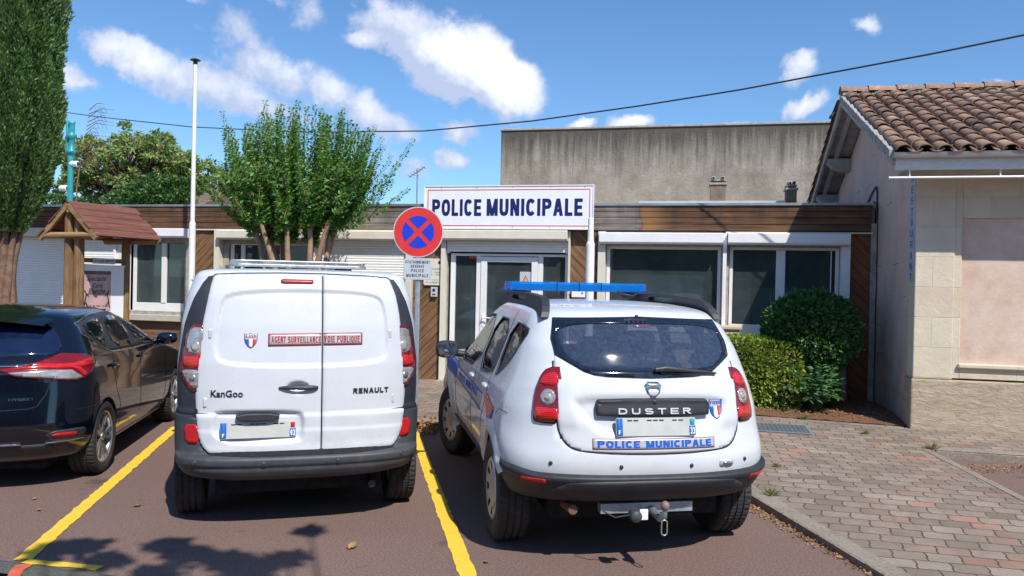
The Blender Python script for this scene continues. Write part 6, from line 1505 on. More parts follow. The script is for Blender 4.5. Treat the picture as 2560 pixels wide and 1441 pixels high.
# ------------------------------------------------------------------ restaurant building on the right
RB = empty('restaurant_building', A0, TH); tag(RB, 'old stone and pink rendered building with a mossy clay tile roof and white eaves', 'building')
U0, VF, UB = 6.64, 2.04, 20.0      # left wall, front wall, far end; y = -v
RIDV, RIDZ, SL = -.74, 4.76, .428
def roofz(v): return RIDZ - SL * abs(v - RIDV)
VB = -4.1
mb = MB()     # gable side wall as a prism
P = [(VF, .0), (VF, roofz(VF) - .12), (RIDV, RIDZ - .12), (VB + .5, roofz(VB + .5) - .12), (VB + .5, 0)]
mb.prism(P, lambda v, z, t: (t, -v, z), U0, U0 + .4); mb.build('side_wall', M['pink_side'], RB)
mb = MB(); mb.box(U0 - .012, U0 + .42, -VF - .02, -VF + .25, .705, 3.33); mb.build('corner_quoin', M['limestone'], RB, bevel=.012)
f0, f1, fz0, fz1 = 7.14, 9.3, .90, 2.63
mb = MB()
mb.box(U0 + .421, f0, -VF, -VF + .4, .72, 3.4); mb.box(f1, UB, -VF, -VF + .4, .72, 3.4); mb.box(f0, f1, -VF, -VF + .4, fz1, 3.4); mb.box(f0, f1, -VF, -VF + .4, .72, fz0); mb.build('front_wall', M['limestone'], RB, bevel=.006)
mb = MB(); mb.box(f0, f1, -VF + .035, -VF + .3, fz0, fz1); mb.build('rendered_panel', M['pink_panel'], RB)
mb = MB(); mb.box(f0 - .02, f1, -VF - .045, -VF + .03, fz0 - .05, fz0 - .003); mb.build('panel_sill', M['limestone'], RB, bevel=.01)
mb = MB(); mb.box(U0 - .03, UB, -VF - .04, -VF + .3, .0, .70); mb.build('plinth', M['plinth'], RB, bevel=.02)
mb = MB(); mb.box(U0 - .035, U0 + .3, -VF + .31, -VF + .9, .0, .45)
# eaves
ze = roofz(2.60)
mb = MB(); mb.box(6.26, UB, -2.60, -2.575, ze - .20, ze - .02); mb.build('fascia_board', M['peeling'], RB, bevel=.004)
mb = MB(); P = [(2.603, ze - .03), (2.61, ze - .05), (2.63, ze - .062), (2.66, ze - .062), (2.68, ze - .05), (2.69, ze - .015)]
P2 = P + [(2.70, ze - .015), (2.69, ze - .055), (2.665, ze - .074), (2.625, ze - .074), (2.602, ze - .055), (2.6005, ze - .03)]
mb.prism(P2, lambda v, z, t: (t, -v, z), 6.22, UB); mb.build('gutter', M['zinc'], RB)
mb = MB(); mb.box(6.42, UB, -2.57, -VF + .01, ze - .19, ze - .17); mb.build('soffit', M['soffit'], RB)
mb = MB(); mb.tube([(6.20, -2.56, ze - .285), (UB, -2.56, ze - .285)], .014, 8)
for u in (6.42, 7.35, 8.3): mb.box(u - .006, u + .006, -2.57, -2.55, ze - .28, ze - .19)
mb.build('awning_rail', M['white_metal'], RB)
# roof deck (boards seen from below at the gable overhang) and verge
def deck(v0, v1, name, mat, t0, t1, u0, u1):
    mb = MB(); P = [(v0, roofz(v0) + t0), (v1, roofz(v1) + t0), (v1, roofz(v1) + t1), (v0, roofz(v0) + t1)]; mb.prism(P, lambda v, z, t: (t, -v, z), u0, u1); return mb.build(name, mat, RB)
mb = MB()
for v0, v1 in ((2.58, RIDV), (RIDV, VB)):
    P = [(v0, roofz(v0) - .055), (v1, roofz(v1) - .055), (v1, roofz(v1) - .02), (v0, roofz(v0) - .02)]; mb.prism(P, lambda v, z, t: (t, -v, z), 6.22, UB)
mb.build('roof_deck', M['soffit'], RB)
mb = MB()
for k in range(14):     # tongued boards below the overhang
    for v0, v1 in ((2.5, RIDV), (RIDV, VB + .1)):
        a, b = v0 + (v1 - v0) * k / 14, v0 + (v1 - v0) * (k + .93) / 14; P = [(a, roofz(a) - .075), (b, roofz(b) - .075), (b, roofz(b) - .057), (a, roofz(a) - .057)]; mb.prism(P, lambda v, z, t: (t, -v, z), 6.27, U0)
mb.build('overhang_boards', M['soffit'], RB)
mb = MB()
for v0, v1 in ((2.60, RIDV), (RIDV, VB)):
    P = [(v0, roofz(v0) - .15), (v1, roofz(v1) - .15), (v1, roofz(v1) - .018), (v0, roofz(v0) - .018)]; mb.prism(P, lambda v, z, t: (t, -v, z), 6.22, 6.26)
mb.build('barge_board', M['soffit'], RB)
mb = MB(); n = 60
for i in range(n):      # ragged mortar under the front verge tiles
    v0 = 2.58 + (RIDV - 2.58) * i / n; v1 = 2.58 + (RIDV - 2.58) * (i + 1) / n; h = .05 + .03 * random.random()
    P = [(v0, roofz(v0) - h), (v1, roofz(v1) - h), (v1, roofz(v1) + .03), (v0, roofz(v0) + .03)]; q = random.uniform(0, .012); mb.prism(P, lambda v, z, t: (t, -v, z), 6.20 - q, 6.255)
mb.build('verge_mortar', M['mortar'], RB)
# rafters and brackets under the overhang
for v in (1.9, -.74, -2.25, -3.4):
    z = roofz(v) - .16; mb = MB(); P = [(6.28, z - .02), (U0, z - .16), (U0, z + .07), (6.28, z + .07)] if 1 else 0
    P = smooth_poly([(6.27, z - .02), (6.36, z - .10), (6.5, z - .16), (U0, z - .17), (U0, z + .06), (6.27, z + .06)], 0)
    mb.prism(P, lambda u, zz, t: (u, -v + t, zz), -.11, .11); mb.build('purlin_end', M['soffit'], RB, bevel=.006)
mb = MB()
for u in (6.40,):
    for v0, v1 in ((2.45, RIDV), (RIDV, VB + .1)):
        P = [(v0, roofz(v0) - .16), (v1, roofz(v1) - .16), (v1, roofz(v1) - .076), (v0, roofz(v0) - .076)]; MB().prism(P, lambda v, z, t: (t, -v, z), u - .03, u + .03).build('rafter', M['soffit'], RB)
# canal tiles: covers over channels, each a tapered half barrel
def tiles():
    V = []; F = []; T = []; sm = []
    ns = 9; L_ = .35; exp = .29; pitch_ = .215
    slope = math.atan(SL); cs, sn = math.cos(slope), math.sin(slope)
    def tile(u, s, r0, r1, lift, up, side, tint):
        b = len(V); jit = random.uniform(-.006, .006); du = random.uniform(-.008, .008); rot = random.uniform(-.02, .02); dl = random.uniform(-.012, .012)
        for e, (dd, r) in enumerate(((0, r0), (L_, r1))):
            for thick in (0, -.014):
                for k in range(ns):
                    a = math.pi * k / (ns - 1); x = (r + thick) * math.cos(a); h = (r + thick) * math.sin(a) * (.72 if up else -.5)
                    ss = s + dl - dd; dist = ss                   # distance from ridge downwards (along slope)
                    hh = h + lift + (.016 if e == 0 else 0) + jit
                    vv = (RIDV + side * (ss * cs + hh * sn)); zz = RIDZ - ss * sn + hh * cs
                    V.append((u + x + du + rot * (dd - .15), -vv, zz))
        def q(i, j): return b + i * ns + j
        for k in range(ns - 1):
            F.append((q(0, k), q(0, k + 1), q(2, k + 1), q(2, k))); F.append((q(1, k), q(1, k + 1), q(3, k + 1), q(3, k))); F.append((q(0, k), q(0, k + 1), q(1, k + 1), q(1, k)))
            T.extend([tint] * 3); sm.extend([True, True, False])
    total = (2.68 - RIDV) / cs; rows = int(total / exp) + 1; cols = int((12.6 - 6.25) / pitch_)
    for side in (1, -1):
        tot = (2.68 - RIDV) / cs if side > 0 else (RIDV - VB + .05) / cs
        for c in range(cols if side > 0 else 2):
            u = 6.33 + c * pitch_ - (.07 if side < 0 else 0)
            s = tot
            while s > (.12 if side > 0 else .3):
                tile(u, s + random.uniform(-.01, .01), .090, .072, .026, True, side, min(1, max(0, random.gauss(.45, .24))))
                if side > 0: tile(u + pitch_ / 2, s + .02, .078, .092, .046, False, side, min(1, max(0, random.gauss(.3, .15))))
                s -= exp
    for c in range(16):      # ridge caps
        b = len(V); u = 6.2 + c * .40; tint = random.uniform(.2, .6); n2 = 11
        for e, (dd, r) in enumerate(((0, .13), (.43, .115))):
            for th in (0, -.015):
                for k in range(n2):
                    a = math.pi * k / (n2 - 1); V.append((u + dd, -(RIDV + (r + th) * math.cos(a)), RIDZ + .045 + (.012 if e == 0 else 0) + (r + th) * math.sin(a) * .75))
        q = lambda i, j: b + i * n2 + j
        for k in range(n2 - 1):
            F.append((q(0, k), q(0, k + 1), q(2, k + 1), q(2, k))); F.append((q(1, k), q(1, k + 1), q(3, k + 1), q(3, k))); F.append((q(0, k), q(0, k + 1), q(1, k + 1), q(1, k))); T.extend([tint] * 3); sm.extend([True, True, False])
    me = bpy.data.meshes.new('roof_tiles'); me.from_pydata(V, [], F); me.update(); at = me.attributes.new('tint', 'FLOAT', 'FACE'); at.data.foreach_set('value', T); me.polygons.foreach_set('use_smooth', sm); me.materials.append(M['tiles'])
    o = bpy.data.objects.new('roof_tiles', me); COL.objects.link(o); o.parent = RB; tag(o, kind='stuff')
tiles()
o = [c for c in RB.children if c.name == 'roof_tiles'][0]; del o['kind']
mb = MB()      # mortar bedding below the ridge caps
for i in range(90):
    u = 6.22 + i * .065; h = random.uniform(-.01, .025); mb.box(u, u + .066, -(RIDV + .17 - random.uniform(0, .02)), -RIDV, RIDZ - .02, RIDZ + h)
mb.build('ridge_mortar', M['mortar'], RB)
# vertical painted sign: on the gable return, close to the corner
rs = empty('restaurant_sign', site(U0, VF, 0), TH); tag(rs, 'narrow vertical blue-grey sign spelling RESTAURANT down the corner of the stone building', 'sign')
MB().box(-.022, -.013, .015, .245, 1.86, 3.22).build('board', simple('sign_board_grey', (.42, .45, .52), .6, var=.2, sc=5), rs)
mb = MB()
for i, c in enumerate('RESTAURANT'):
    z = 3.12 - i * .134; btxt(mb, c, (.185, .075, z - .044, z + .044), lambda a, b, t: (-.0235, a, b), w=.13)
mb.build('lettering', simple('faded_navy', (.06, .07, .12), .6), rs, fix=False)
mb = MB(); mb.box(-.021, -.016, .188, .197, 1.86, 3.22)
# loose cable on the gable wall
cb_ = MB(); cb_.tube([(U0 - .02, -(.02), 2.75), (U0 - .02, .0, 3.18), (U0 - .02, .08, 3.27), (U0 - .02, .3, 3.22), (U0 - .02, .5, 3.14), (U0 - .02, .75, 3.05)], .012, 6); cb_.tube([(U0 - .03, .0, 3.0), (U0 - .03, .1, 3.05), (U0 - .03, .35, 3.04), (U0 - .03, .7, 3.04)], .01, 6)
cw = cb_.build('wall_cable', M['black_plastic']); cw.location = A0; cw.rotation_euler = (0, 0, TH); tag(cw, 'loose black cables looping on the pink gable wall above the timber fascia', 'cable')
# ------------------------------------------------------------------ rendered wall behind, distant things
BW = empty('rear_building', A0, TH); tag(BW, 'tall windowless building of streaked grey render behind the police station', 'building')
mb = MB(); mb.box(-.55, 9.5, 6.0, 12.0, 0, 5.40); mb.build('wall', M['render'], BW)
mb = MB(); mb.box(-.58, 9.5, 5.97, 12.0, 5.40, 5.45); mb.build('coping', M['cement'], BW, bevel=.01)
mb = MB(); mb.box(7.0, 7.35, 6.3, 6.6, 5.45, 5.72); mb.box(6.96, 7.39, 6.27, 6.63, 5.62, 5.67); mb.build('chimney', M['render'], BW)
FH = empty('distant_house', site(-13.6, -10, 0), TH); tag(FH, 'house behind the trees with a low brown tiled roof', 'house')
MB().box(-1.9, 1.6, 0, 5, 0, 4.0).build('wall', M['limestone'], FH)
mb = MB(); mb.prism([(-.4, 3.95), (2.5, 4.95), (5.4, 3.95)], lambda y, z, t: (t, y, z), -2.3, 2.2); mb.build('roof', M['tiles'], FH)
FH2 = empty('distant_gable', site(-9.3, -10, 0), TH); tag(FH2, 'tiny pale gable showing between the laurel and the crape myrtle', 'house')
mb = MB(); mb.prism([(-.5, 0), (-.5, 4.25), (-.15, 4.6), (.9, 4.05), (.9, 0)], lambda x, z, t: (x, t, z), 0, 3); mb.build('wall', M['limestone'], FH2)
mb = MB(); mb.obox((.4, 1.5, 4.36), (1.05, 0, -.55), (0, 1, 0), (.55, 0, 1.05), .64, 1.6, .03); mb.build('roof', M['tiles'], FH2)
RT = empty('tiled_roof_house', site(-1.6, -4, 0), TH); tag(RT, 'low tiled roof edge showing above the fascia left of the big sign', 'house')
MB().box(-1.6, 1.0, 0, 2, 2.9, 3.35).build('wall', M['limestone'], RT); mb = MB(); mb.prism([(-.1, 3.36), (1.0, 3.5), (2.2, 3.36)], lambda y, z, t: (t, y, z), -1.7, 1.02); mb.build('roof', M['tiles'], RT)
AN = empty('television_antenna', site(-2.3, -5, 2.75), TH); tag(AN, 'thin television antenna on a mast above the roof, left of the grey wall', 'antenna')
mb = MB(); mb.tube([(0, 0, 0), (0, 0, 1.62)], .018, 6); mb.build('mast', M['galv'], AN)
mb = MB(); mb.tube([(-.2, 0, 1.42), (.18, 0, 1.66)], .012, 6)
for k in range(6): x = -.18 + k * .066; mb.tube([(x, -.16, 1.44 + k * .04), (x, .16, 1.44 + k * .04)], .007, 5)
mb.build('boom', M['galv'], AN)
LP = empty('street_lamp', site(-10.05, -3, 0), TH); tag(LP, 'turquoise painted street lamp column with a curved arm and two white cameras beside the cypress', 'street lamp')
MB().tube([(0, 0, 0), (.0, 0, 4.6), (.03, 0, 5.1)], [.07, .06, .055], 16).build('column', M['teal'], LP)
MB().lathe([(.05, 4.5), (.10, 4.53), (.11, 4.58), (.06, 4.62), (.06, 4.86), (.11, 4.9), (.10, 4.96), (.055, 5.0), (.06, 5.2), (.08, 5.25), (.001, 5.25)], 20, o=(.02, 0, 0)).build('collar', M['teal'], LP)
MB().tube([(-.09, 0, 4.5), (-.09, 0, 4.9), (-.11, 0, 5.25), (-.24, 0, 5.5), (-.5, 0, 5.62), (-.8, 0, 5.6)], .035, 10).build('arm', M['teal'], LP)
for x, z in ((.14, 4.28), (-.14, 3.72)):
    mb = MB(); mb.lathe([(.001, -.14), (.06, -.13), (.07, -.08), (.07, .05), (.04, .07), (.001, .07)], 16, o=(x, 0, z), axis='X'); c = mb.build('camera_head', M['sign_white'], LP, auto=40)
    MB().lathe([(.001, .075), (.045, .073), (.05, .06)], 14, o=(x, 0, z), axis='X').build('camera_lens', M['black_plastic'], c)
# overhead cable, one catenary across the yard
P = []
for px, py in ((-300, 222), (0, 258), (240, 292), (480, 318), (760, 331), (1060, 328), (1330, 303), (1600, 265), (1850, 225), (2100, 178), (2330, 135), (2560, 88), (2900, 10)):
    Rm = cam.matrix_world.to_3x3(); d = Rm @ Vector(((px - 1280) / 1950, -(py - 720.5) / 1950, -1)); k = 13.125 / (d.y + .6875 * d.x); P.append(Vector((0, 0, 1.75)) + d * k)
cbl = MB().tube(P, .012, 6).build('overhead_cable', M['black_plastic']); tag(cbl, 'black overhead cable sagging across the whole sky', 'cable')
# ------------------------------------------------------------------ plants
RNG = np.random.default_rng(11)
def leaves(name, P, D, size, mat, parent, wid=.5, tint=None, bend=.25, up=.0, jit=.35, four=True):
    """P: leaf bases, D: leaf directions; each leaf is a small folded blade of two or four faces."""
    n = len(P); P = np.asarray(P, float); D = np.asarray(D, float); D = D / (np.linalg.norm(D, axis=1)[:, None] + 1e-9)
    S = np.asarray(size, float) * np.ones(n) * RNG.uniform(1 - jit, 1 + jit, n)
    A = RNG.normal(size=(n, 3)); A[:, 2] += up; X = np.cross(D, A); X /= np.linalg.norm(X, axis=1)[:, None] + 1e-9; Nn = np.cross(X, D)
    w = (S * wid * .5)[:, None]; s = S[:, None]
    b = P; m1 = P + D * s * .5 + Nn * s * bend * .25; tip = P + D * s - Nn * s * bend * .1
    l = P + D * s * .45 + X * w; r = P + D * s * .45 - X * w
    V = np.stack([b, l, tip, r, m1], 1).reshape(-1, 3)
    if four: F = np.array([[0, 1, 4], [1, 2, 4], [2, 3, 4], [3, 0, 4]])
    else: F = np.array([[0, 1, 2], [0, 2, 3]])
    k = len(F); FF = (F[None] + (np.arange(n) * 5)[:, None, None]).reshape(-1, 3)
    me = bpy.data.meshes.new(name); me.vertices.add(len(V)); me.vertices.foreach_set('co', V.ravel()); me.loops.add(len(FF) * 3); me.loops.foreach_set('vertex_index', FF.ravel().astype(np.int32))
    me.polygons.add(len(FF)); me.polygons.foreach_set('loop_start', np.arange(len(FF), dtype=np.int32) * 3); me.polygons.foreach_set('loop_total', np.full(len(FF), 3, dtype=np.int32)); me.update(calc_edges=True)
    T = RNG.random(n) if tint is None else np.clip(tint, 0, 1); at = me.attributes.new('tint', 'FLOAT', 'FACE'); at.data.foreach_set('value', np.repeat(T, k))
    me.materials.append(mat); me.validate()
    o = bpy.data.objects.new(name, me); COL.objects.link(o)
    if parent: o.parent = parent
    return o
def unit(n): d = RNG.normal(size=(n, 3)); return d / np.linalg.norm(d, axis=1)[:, None]
def lump(p, sc, seed=0):
    k = np.array([[1.3, 2.1, .7], [2.3, -1.1, 1.9], [-1.7, 1.6, 2.6]]) * sc; r = 0
    for i, q in enumerate(k): r = r + np.sin(p @ q + seed + i * 1.7) * np.cos(p @ q[::-1] * .7 + i)
    return r / 3
# cypress
CY = empty('cypress_tree', site(-7.0, 1.6, .08), TH); tag(CY, 'tall dense cypress with a ropey trunk at the left edge of the yard', 'tree')
def cyp_r(z): return np.interp(z, [2.25, 2.6, 3.0, 3.6, 4.5, 5.6, 7.5, 9.5, 11], [.34, .68, .98, 1.14, 1.22, 1.22, 1.16, .9, .1])
n = 150000; z = RNG.uniform(2.2, 9.5, n); th = RNG.uniform(-math.pi * 1.08, .35, n); r0 = cyp_r(z)
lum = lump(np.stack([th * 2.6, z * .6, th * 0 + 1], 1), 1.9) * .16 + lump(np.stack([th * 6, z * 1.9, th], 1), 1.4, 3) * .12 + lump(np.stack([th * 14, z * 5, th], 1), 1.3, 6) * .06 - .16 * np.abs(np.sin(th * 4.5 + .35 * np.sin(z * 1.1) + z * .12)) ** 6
r0 = r0 * .74; lum = lum * .8; rr = (r0 + lum) * (1 - RNG.power(1.5, n) * 0 - RNG.exponential(.05, n)); rr = np.maximum(rr, .2)
low = z < 2.9; zz = z + .12
Pc = np.stack([rr * np.cos(th), rr * np.sin(th), zz], 1); out = np.stack([np.cos(th), np.sin(th), np.full(n, 1.25)], 1); Dc = out + RNG.normal(size=(n, 3)) * .45
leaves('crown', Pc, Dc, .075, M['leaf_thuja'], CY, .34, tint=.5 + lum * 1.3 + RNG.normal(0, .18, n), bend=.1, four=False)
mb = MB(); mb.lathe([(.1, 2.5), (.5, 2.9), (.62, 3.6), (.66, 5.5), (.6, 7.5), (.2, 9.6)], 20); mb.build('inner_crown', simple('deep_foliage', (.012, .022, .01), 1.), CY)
mb = MB()
for k in range(7):
    a = 2 * math.pi * k / 7; pts = []
    for i in range(12): zz_ = i * .26; q = a + zz_ * .7; r_ = .09 + .03 * math.sin(zz_ * 3 + k) + max(0, zz_ - 1.7) * .10; pts.append((r_ * math.cos(q), r_ * math.sin(q), zz_))
    mb.tube(pts, [.10, .085, .075, .07, .065, .065, .06, .06, .055, .05, .05, .045], 9)
mb.tube([(0, 0, 0), (0, 0, 3)], .10, 12); mb.build('trunk', M['bark'], CY)
# crape myrtle with upright shoots
MY = empty('crape_myrtle', site(-1.85, 1.5, .1), TH); tag(MY, 'vase-shaped crape myrtle with many long upright leafy shoots behind the van', 'tree')
mb = MB(); heads = []
base = [(-.35, 0), (-.12, .05), (.12, -.05), (.35, .02), (0, .12)]
spec = [(-.72, -.1, 2.25), (-.62, .25, 2.1), (-.45, -.25, 2.35), (-.26, .2, 2.15), (-.05, -.2, 2.3), (.15, .25, 2.1), (.35, -.2, 2.35), (.55, .15, 2.25), (.72, -.1, 2.4), (.1, .4, 2.3), (-.5, .4, 2.35), (.5, .4, 2.35)]
for i, (x, y, z_) in enumerate(spec):
    x *= .88; z_ += .12
    b = base[min(4, int((x + 1) / 2 * 5))]; pts = []
    b0 = Vector((b[0] * .4, b[1], .0)); m0 = Vector((b[0] * .9 + random.uniform(-.03, .03), y * .3, 1.05)); e0 = Vector((x, y, z_))
    for k in range(11):
        t = k / 10; p = b0 * (1 - t) ** 2 + m0 * 2 * t * (1 - t) + e0 * t * t; pts.append(p + Vector((math.sin(t * 9 + i) * .025, math.cos(t * 7 + i) * .02, 0)))
    mb.tube(pts, [.075 - .004 * k for k in range(11)], 10); heads.append(e0)
mb.build('trunk', M['myrtle_bark'], MY)
LPn, LD, LT, LS = [], [], [], []; tw = MB()
def shoot(p0, p1, ctrl, dens=68, big=.09, tipred=False):
    L_ = (p1 - p0).length; n = int(L_ * dens); pts = []
    for k in range(9): t = k / 8; pts.append(p0 * (1 - t) ** 2 + ctrl * 2 * t * (1 - t) + p1 * t * t)
    tw.tube(pts, [.006 - .0006 * k for k in range(9)], 4)
    for k in range(n):
        t = (k + .5) / n; p = p0 * (1 - t) ** 2 + ctrl * 2 * t * (1 - t) + p1 * t * t; d = ((ctrl - p0) * (1 - t) + (p1 - ctrl) * t).normalized()
        for s in range(3):
            a = k * 2.4 + s * 2.1 + random.uniform(-.3, .3); sd_ = d.orthogonal().normalized(); sd_.rotate(Matrix.Rotation(a, 3, d)); dr = sd_ * 1.0 + d * .35 + Vector((0, 0, -.15))
            sz = big * (1.04 - .55 * t) * (1 if t > .12 else .8); LPn.append(tuple(p + sd_ * .008)); LD.append(tuple(dr)); LS.append(sz); LT.append(min(1, max(0, random.gauss(.45, .22) + (.45 if tipred and t > .86 else 0))))
tops = []
for i in range(118):
    u = (i % 59) / 29 - 1; u += random.uniform(-.04, .04); lay = random.uniform(-1, 1)
    topx = u * 1.20 + random.uniform(-.07, .07); zt_ = 4.02 + .14 * math.cos(u * 1.6) - .30 * abs(u) ** 3 + random.choice([-.75, -.5, -.3, -.15, 0, 0, .08]) + random.uniform(-.1, .1)
    hh = min(heads, key=lambda q: abs(q.x - u * .62) + abs(q.y - lay * .3) * .5 + random.uniform(0, .15))
    p0 = hh + Vector((random.uniform(-.1, .1), random.uniform(-.1, .1), random.uniform(-.1, .1))); p1 = Vector((topx, lay * .55 * (1 - .4 * abs(u)), zt_)); c = Vector((u * 1.06 + random.uniform(-.06, .06), lay * .5, 2.85))
    shoot(p0, p1, c, tipred=random.random() < .3)
for x0, z0, x1, z1 in ((.6, 2.45, 1.82, 3.75), (.65, 2.45, 1.40, 3.65), (.65, 2.4, 1.62, 3.12), (.7, 2.4, 1.8, 3.0), (.65, 2.45, 1.7, 3.35), (.6, 2.5, 1.5, 3.5), (-.6, 2.45, -1.25, 4.2), (-.6, 2.4, -1.22, 3.9), (-.65, 2.45, -1.34, 3.45), (-.7, 2.4, -1.5, 3.1), (-.7, 2.4, -1.42, 2.9), (.6, 2.4, 1.25, 3.95), (.62, 2.4, 1.32, 3.8)):
    shoot(Vector((x0, 0, z0)), Vector((x1, random.uniform(-.2, .2), z1)), Vector((x0 + (x1 - x0) * .62, 0, z0 + (z1 - z0) * .32)), 40, .08)
for i in range(400):      # denser low growth
    h = random.choice(heads); zz_ = random.uniform(.0, .7); p0 = h + Vector((random.uniform(-.15, .15) + h.x * zz_ * .75, random.uniform(-.3, .3), zz_)); p1 = p0 + Vector((random.uniform(-.12, .12) + h.x * .2, random.uniform(-.25, .25), random.uniform(.1, .5))); shoot(p0, p1, (p0 + p1) / 2 + Vector((random.uniform(-.05, .05), 0, 0)), 30, .085)
leaves('crown', LPn, LD, LS, M['leaf_myrtle'], MY, .56, tint=np.array(LT), bend=.3)
tw.build('twig', M['myrtle_bark'], MY, fix=False)
# clipped bushes at the right
def shell(n, fn):
    d = unit(n); return fn(d)
BU = empty('round_bush', site(5.64, .82, .12), TH); tag(BU, 'dark green bush clipped to a dome, standing right of the yellowish hedge', 'bush')
n = 17000; d = unit(n); a, c = .60, .42
r = (1 + lump(d * 3, 1.4) * .10 + lump(d * 7, 1.2, 4) * .05) * (1 - RNG.exponential(.05, n)); r = np.where(RNG.random(n) < .04, r * RNG.uniform(1.02, 1.12, n), r); P = np.stack([d[:, 0] * .62 * r, d[:, 1] * .56 * r, d[:, 2] * .50 * r], 1)
P[:, 2] = np.where(P[:, 2] < 0, P[:, 2] * 1.25, P[:, 2]); P += np.array([0, 0, 1.08])
leaves('crown', P, d + RNG.normal(size=(n, 3)) * .55 + [0, 0, .15], .062, M['leaf_bush'], BU, .6, tint=.4 + RNG.normal(0, .22, n))
n = 3200; z = RNG.uniform(.05, .75, n); th = RNG.uniform(0, 2 * math.pi, n); r = (.24 + .10 * np.sin(z * 6)) * RNG.uniform(.5, 1.1, n); P = np.stack([r * np.cos(th), r * np.sin(th), z], 1); d = np.stack([np.cos(th), np.sin(th), RNG.normal(size=n) * .5], 1)
leaves('lower_growth', P, d, .07, M['leaf_bush'], BU, .6)
mb = MB()
for k in range(6): a = k * 1.05; mb.tube([(.06 * math.cos(a), .06 * math.sin(a), -.05), (.16 * math.cos(a), .16 * math.sin(a), .5), (.32 * math.cos(a), .3 * math.sin(a), 1.1)], [.03, .025, .012], 7)
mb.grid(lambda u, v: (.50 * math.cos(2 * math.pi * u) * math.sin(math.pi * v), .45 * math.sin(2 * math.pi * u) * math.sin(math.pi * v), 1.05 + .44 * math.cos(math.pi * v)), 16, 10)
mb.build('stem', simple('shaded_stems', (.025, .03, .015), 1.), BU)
YB = empty('young_shrub', site(5.66, 1.40, .12), TH); tag(YB, 'young leafy shrub with fresh pointed leaves growing at the foot of the round bush', 'shrub')
LPn, LD, LS = [], [], []; mb = MB()
for k in range(44):
    a = random.uniform(0, 2 * math.pi); rr_ = random.uniform(.12, .42); h = random.uniform(.2, .62) * (1.15 - rr_ * .7); p1 = Vector((rr_ * math.cos(a), rr_ * math.sin(a) * .7, h)); pts = [Vector((0, 0, -.03)).lerp(p1, t) + Vector((0, 0, .12 * math.sin(math.pi * t))) for t in np.linspace(0, 1, 7)]
    mb.tube(pts, [.007, .006, .005, .004, .003, .003, .002], 5)
    for i in range(2, 7):
        for s in (-1, 1):
            d_ = (pts[i] - pts[i - 1]).normalized(); sd_ = d_.cross(Vector((0, 0, 1))).normalized() * s; LPn.append(tuple(pts[i])); LD.append(tuple(sd_ + d_ * .6 + Vector((0, 0, -.2)))); LS.append(.095)
leaves('crown', LPn, LD, LS, M['leaf_young'], YB, .5, bend=.4, up=2.); mb.build('stem', M['leaf_young'], YB)
HE = empty('clipped_hedge', site(4.82, 1.02, .12), TH); tag(HE, 'small square-cut hedge with yellowing leaves, between the police car and the dark bush', 'hedge')
n = 17000; d = unit(n); m_ = np.max(np.abs(d), axis=1)[:, None]; q = d / m_; q = q * .8 + d * .2 / np.maximum(1e-3, np.linalg.norm(d, axis=1))[:, None] * 1.2
q *= (1 - RNG.exponential(.05, n))[:, None] * (1 + lump(d * 4, 1.6) * .05)[:, None]; P = q * np.array([.66, .34, .46]) + np.array([0, 0, .47])
leaves('crown', P, d + RNG.normal(size=(n, 3)) * .6, .05, M['leaf_hedge'], HE, .6, tint=.42 + RNG.normal(0, .24, n) + .12 * q[:, 0])
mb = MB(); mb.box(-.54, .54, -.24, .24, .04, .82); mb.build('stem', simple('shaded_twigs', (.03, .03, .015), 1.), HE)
# trees beyond the roof
def tree(name, u, v, label, blobs, n, size, mat, trunk, grp=None, wid=.5, hollow=.0, kind='tree'):
    T = empty(name, site(u, v, 0), TH); tag(T, label, kind, grp)
    Ps, Ds = [], []; tot = sum(b[3] * b[4] * b[5] for b in blobs) if 1 else 1
    for (x, y, z, a, b, c) in blobs:
        k = int(n * a * b * c / tot); d = unit(k); r = (1 - RNG.exponential(.16, k)) * (1 + lump(d * 3 + x, 1.5) * .15); r = np.abs(r)
        # leaves gather in clumps
        cl = unit(max(6, k // 45)); idx = RNG.integers(0, len(cl), k); d = cl[idx] + d * .20; d /= np.linalg.norm(d, axis=1)[:, None]
        Ps.append(np.stack([x + d[:, 0] * a * r, y + d[:, 1] * b * r, z + d[:, 2] * c * r], 1)); Ds.append(d + RNG.normal(size=(k, 3)) * .7)
    P = np.concatenate(Ps); Dd = np.concatenate(Ds); leaves('crown', P, Dd, size, mat, T, wid)
    mb = MB(); mb.tube([(0, 0, 0), (0, 0, trunk[0])], [trunk[1], trunk[1] * .7], 10)
    for (x, y, z, a, b, c) in blobs:
        mb.tube([(0, 0, trunk[0] * .8), (x * .5, y * .5, (trunk[0] + z) / 2 - .1), (x, y, z), (x * 1.1, y, z + c * .4)], [trunk[1] * .4, trunk[1] * .25, trunk[1] * .15, .006], 6)
        for j in range(4): dd = unit(1)[0]; mb.tube([(x, y, z - c * .3), (x + dd[0] * a * .8, y + dd[1] * b * .8, z + abs(dd[2]) * c * .8)], [trunk[1] * .16, .008], 5)
    mb.build('trunk', M['bark'], T); return T
random.seed(3)
bl = []
for i in range(74):
    x = random.uniform(-2.5, 2.6); top = 6.35 - .10 * (x + .7) ** 2 - .18 * max(0, x); zc = random.uniform(4.25, top - .25); bl.append((x, random.uniform(-.8, .8), zc, random.uniform(.35, .6), random.uniform(.35, .6), random.uniform(.22, .38)))
tree('ailanthus_tree', -12.4, -8, 'open-crowned broadleaf tree with reddish seed clusters beyond the roof, right of the turquoise lamp', bl, 30000, .13, M['leaf_tree'], (4.2, .09), 'trees beyond the station roof', .42)
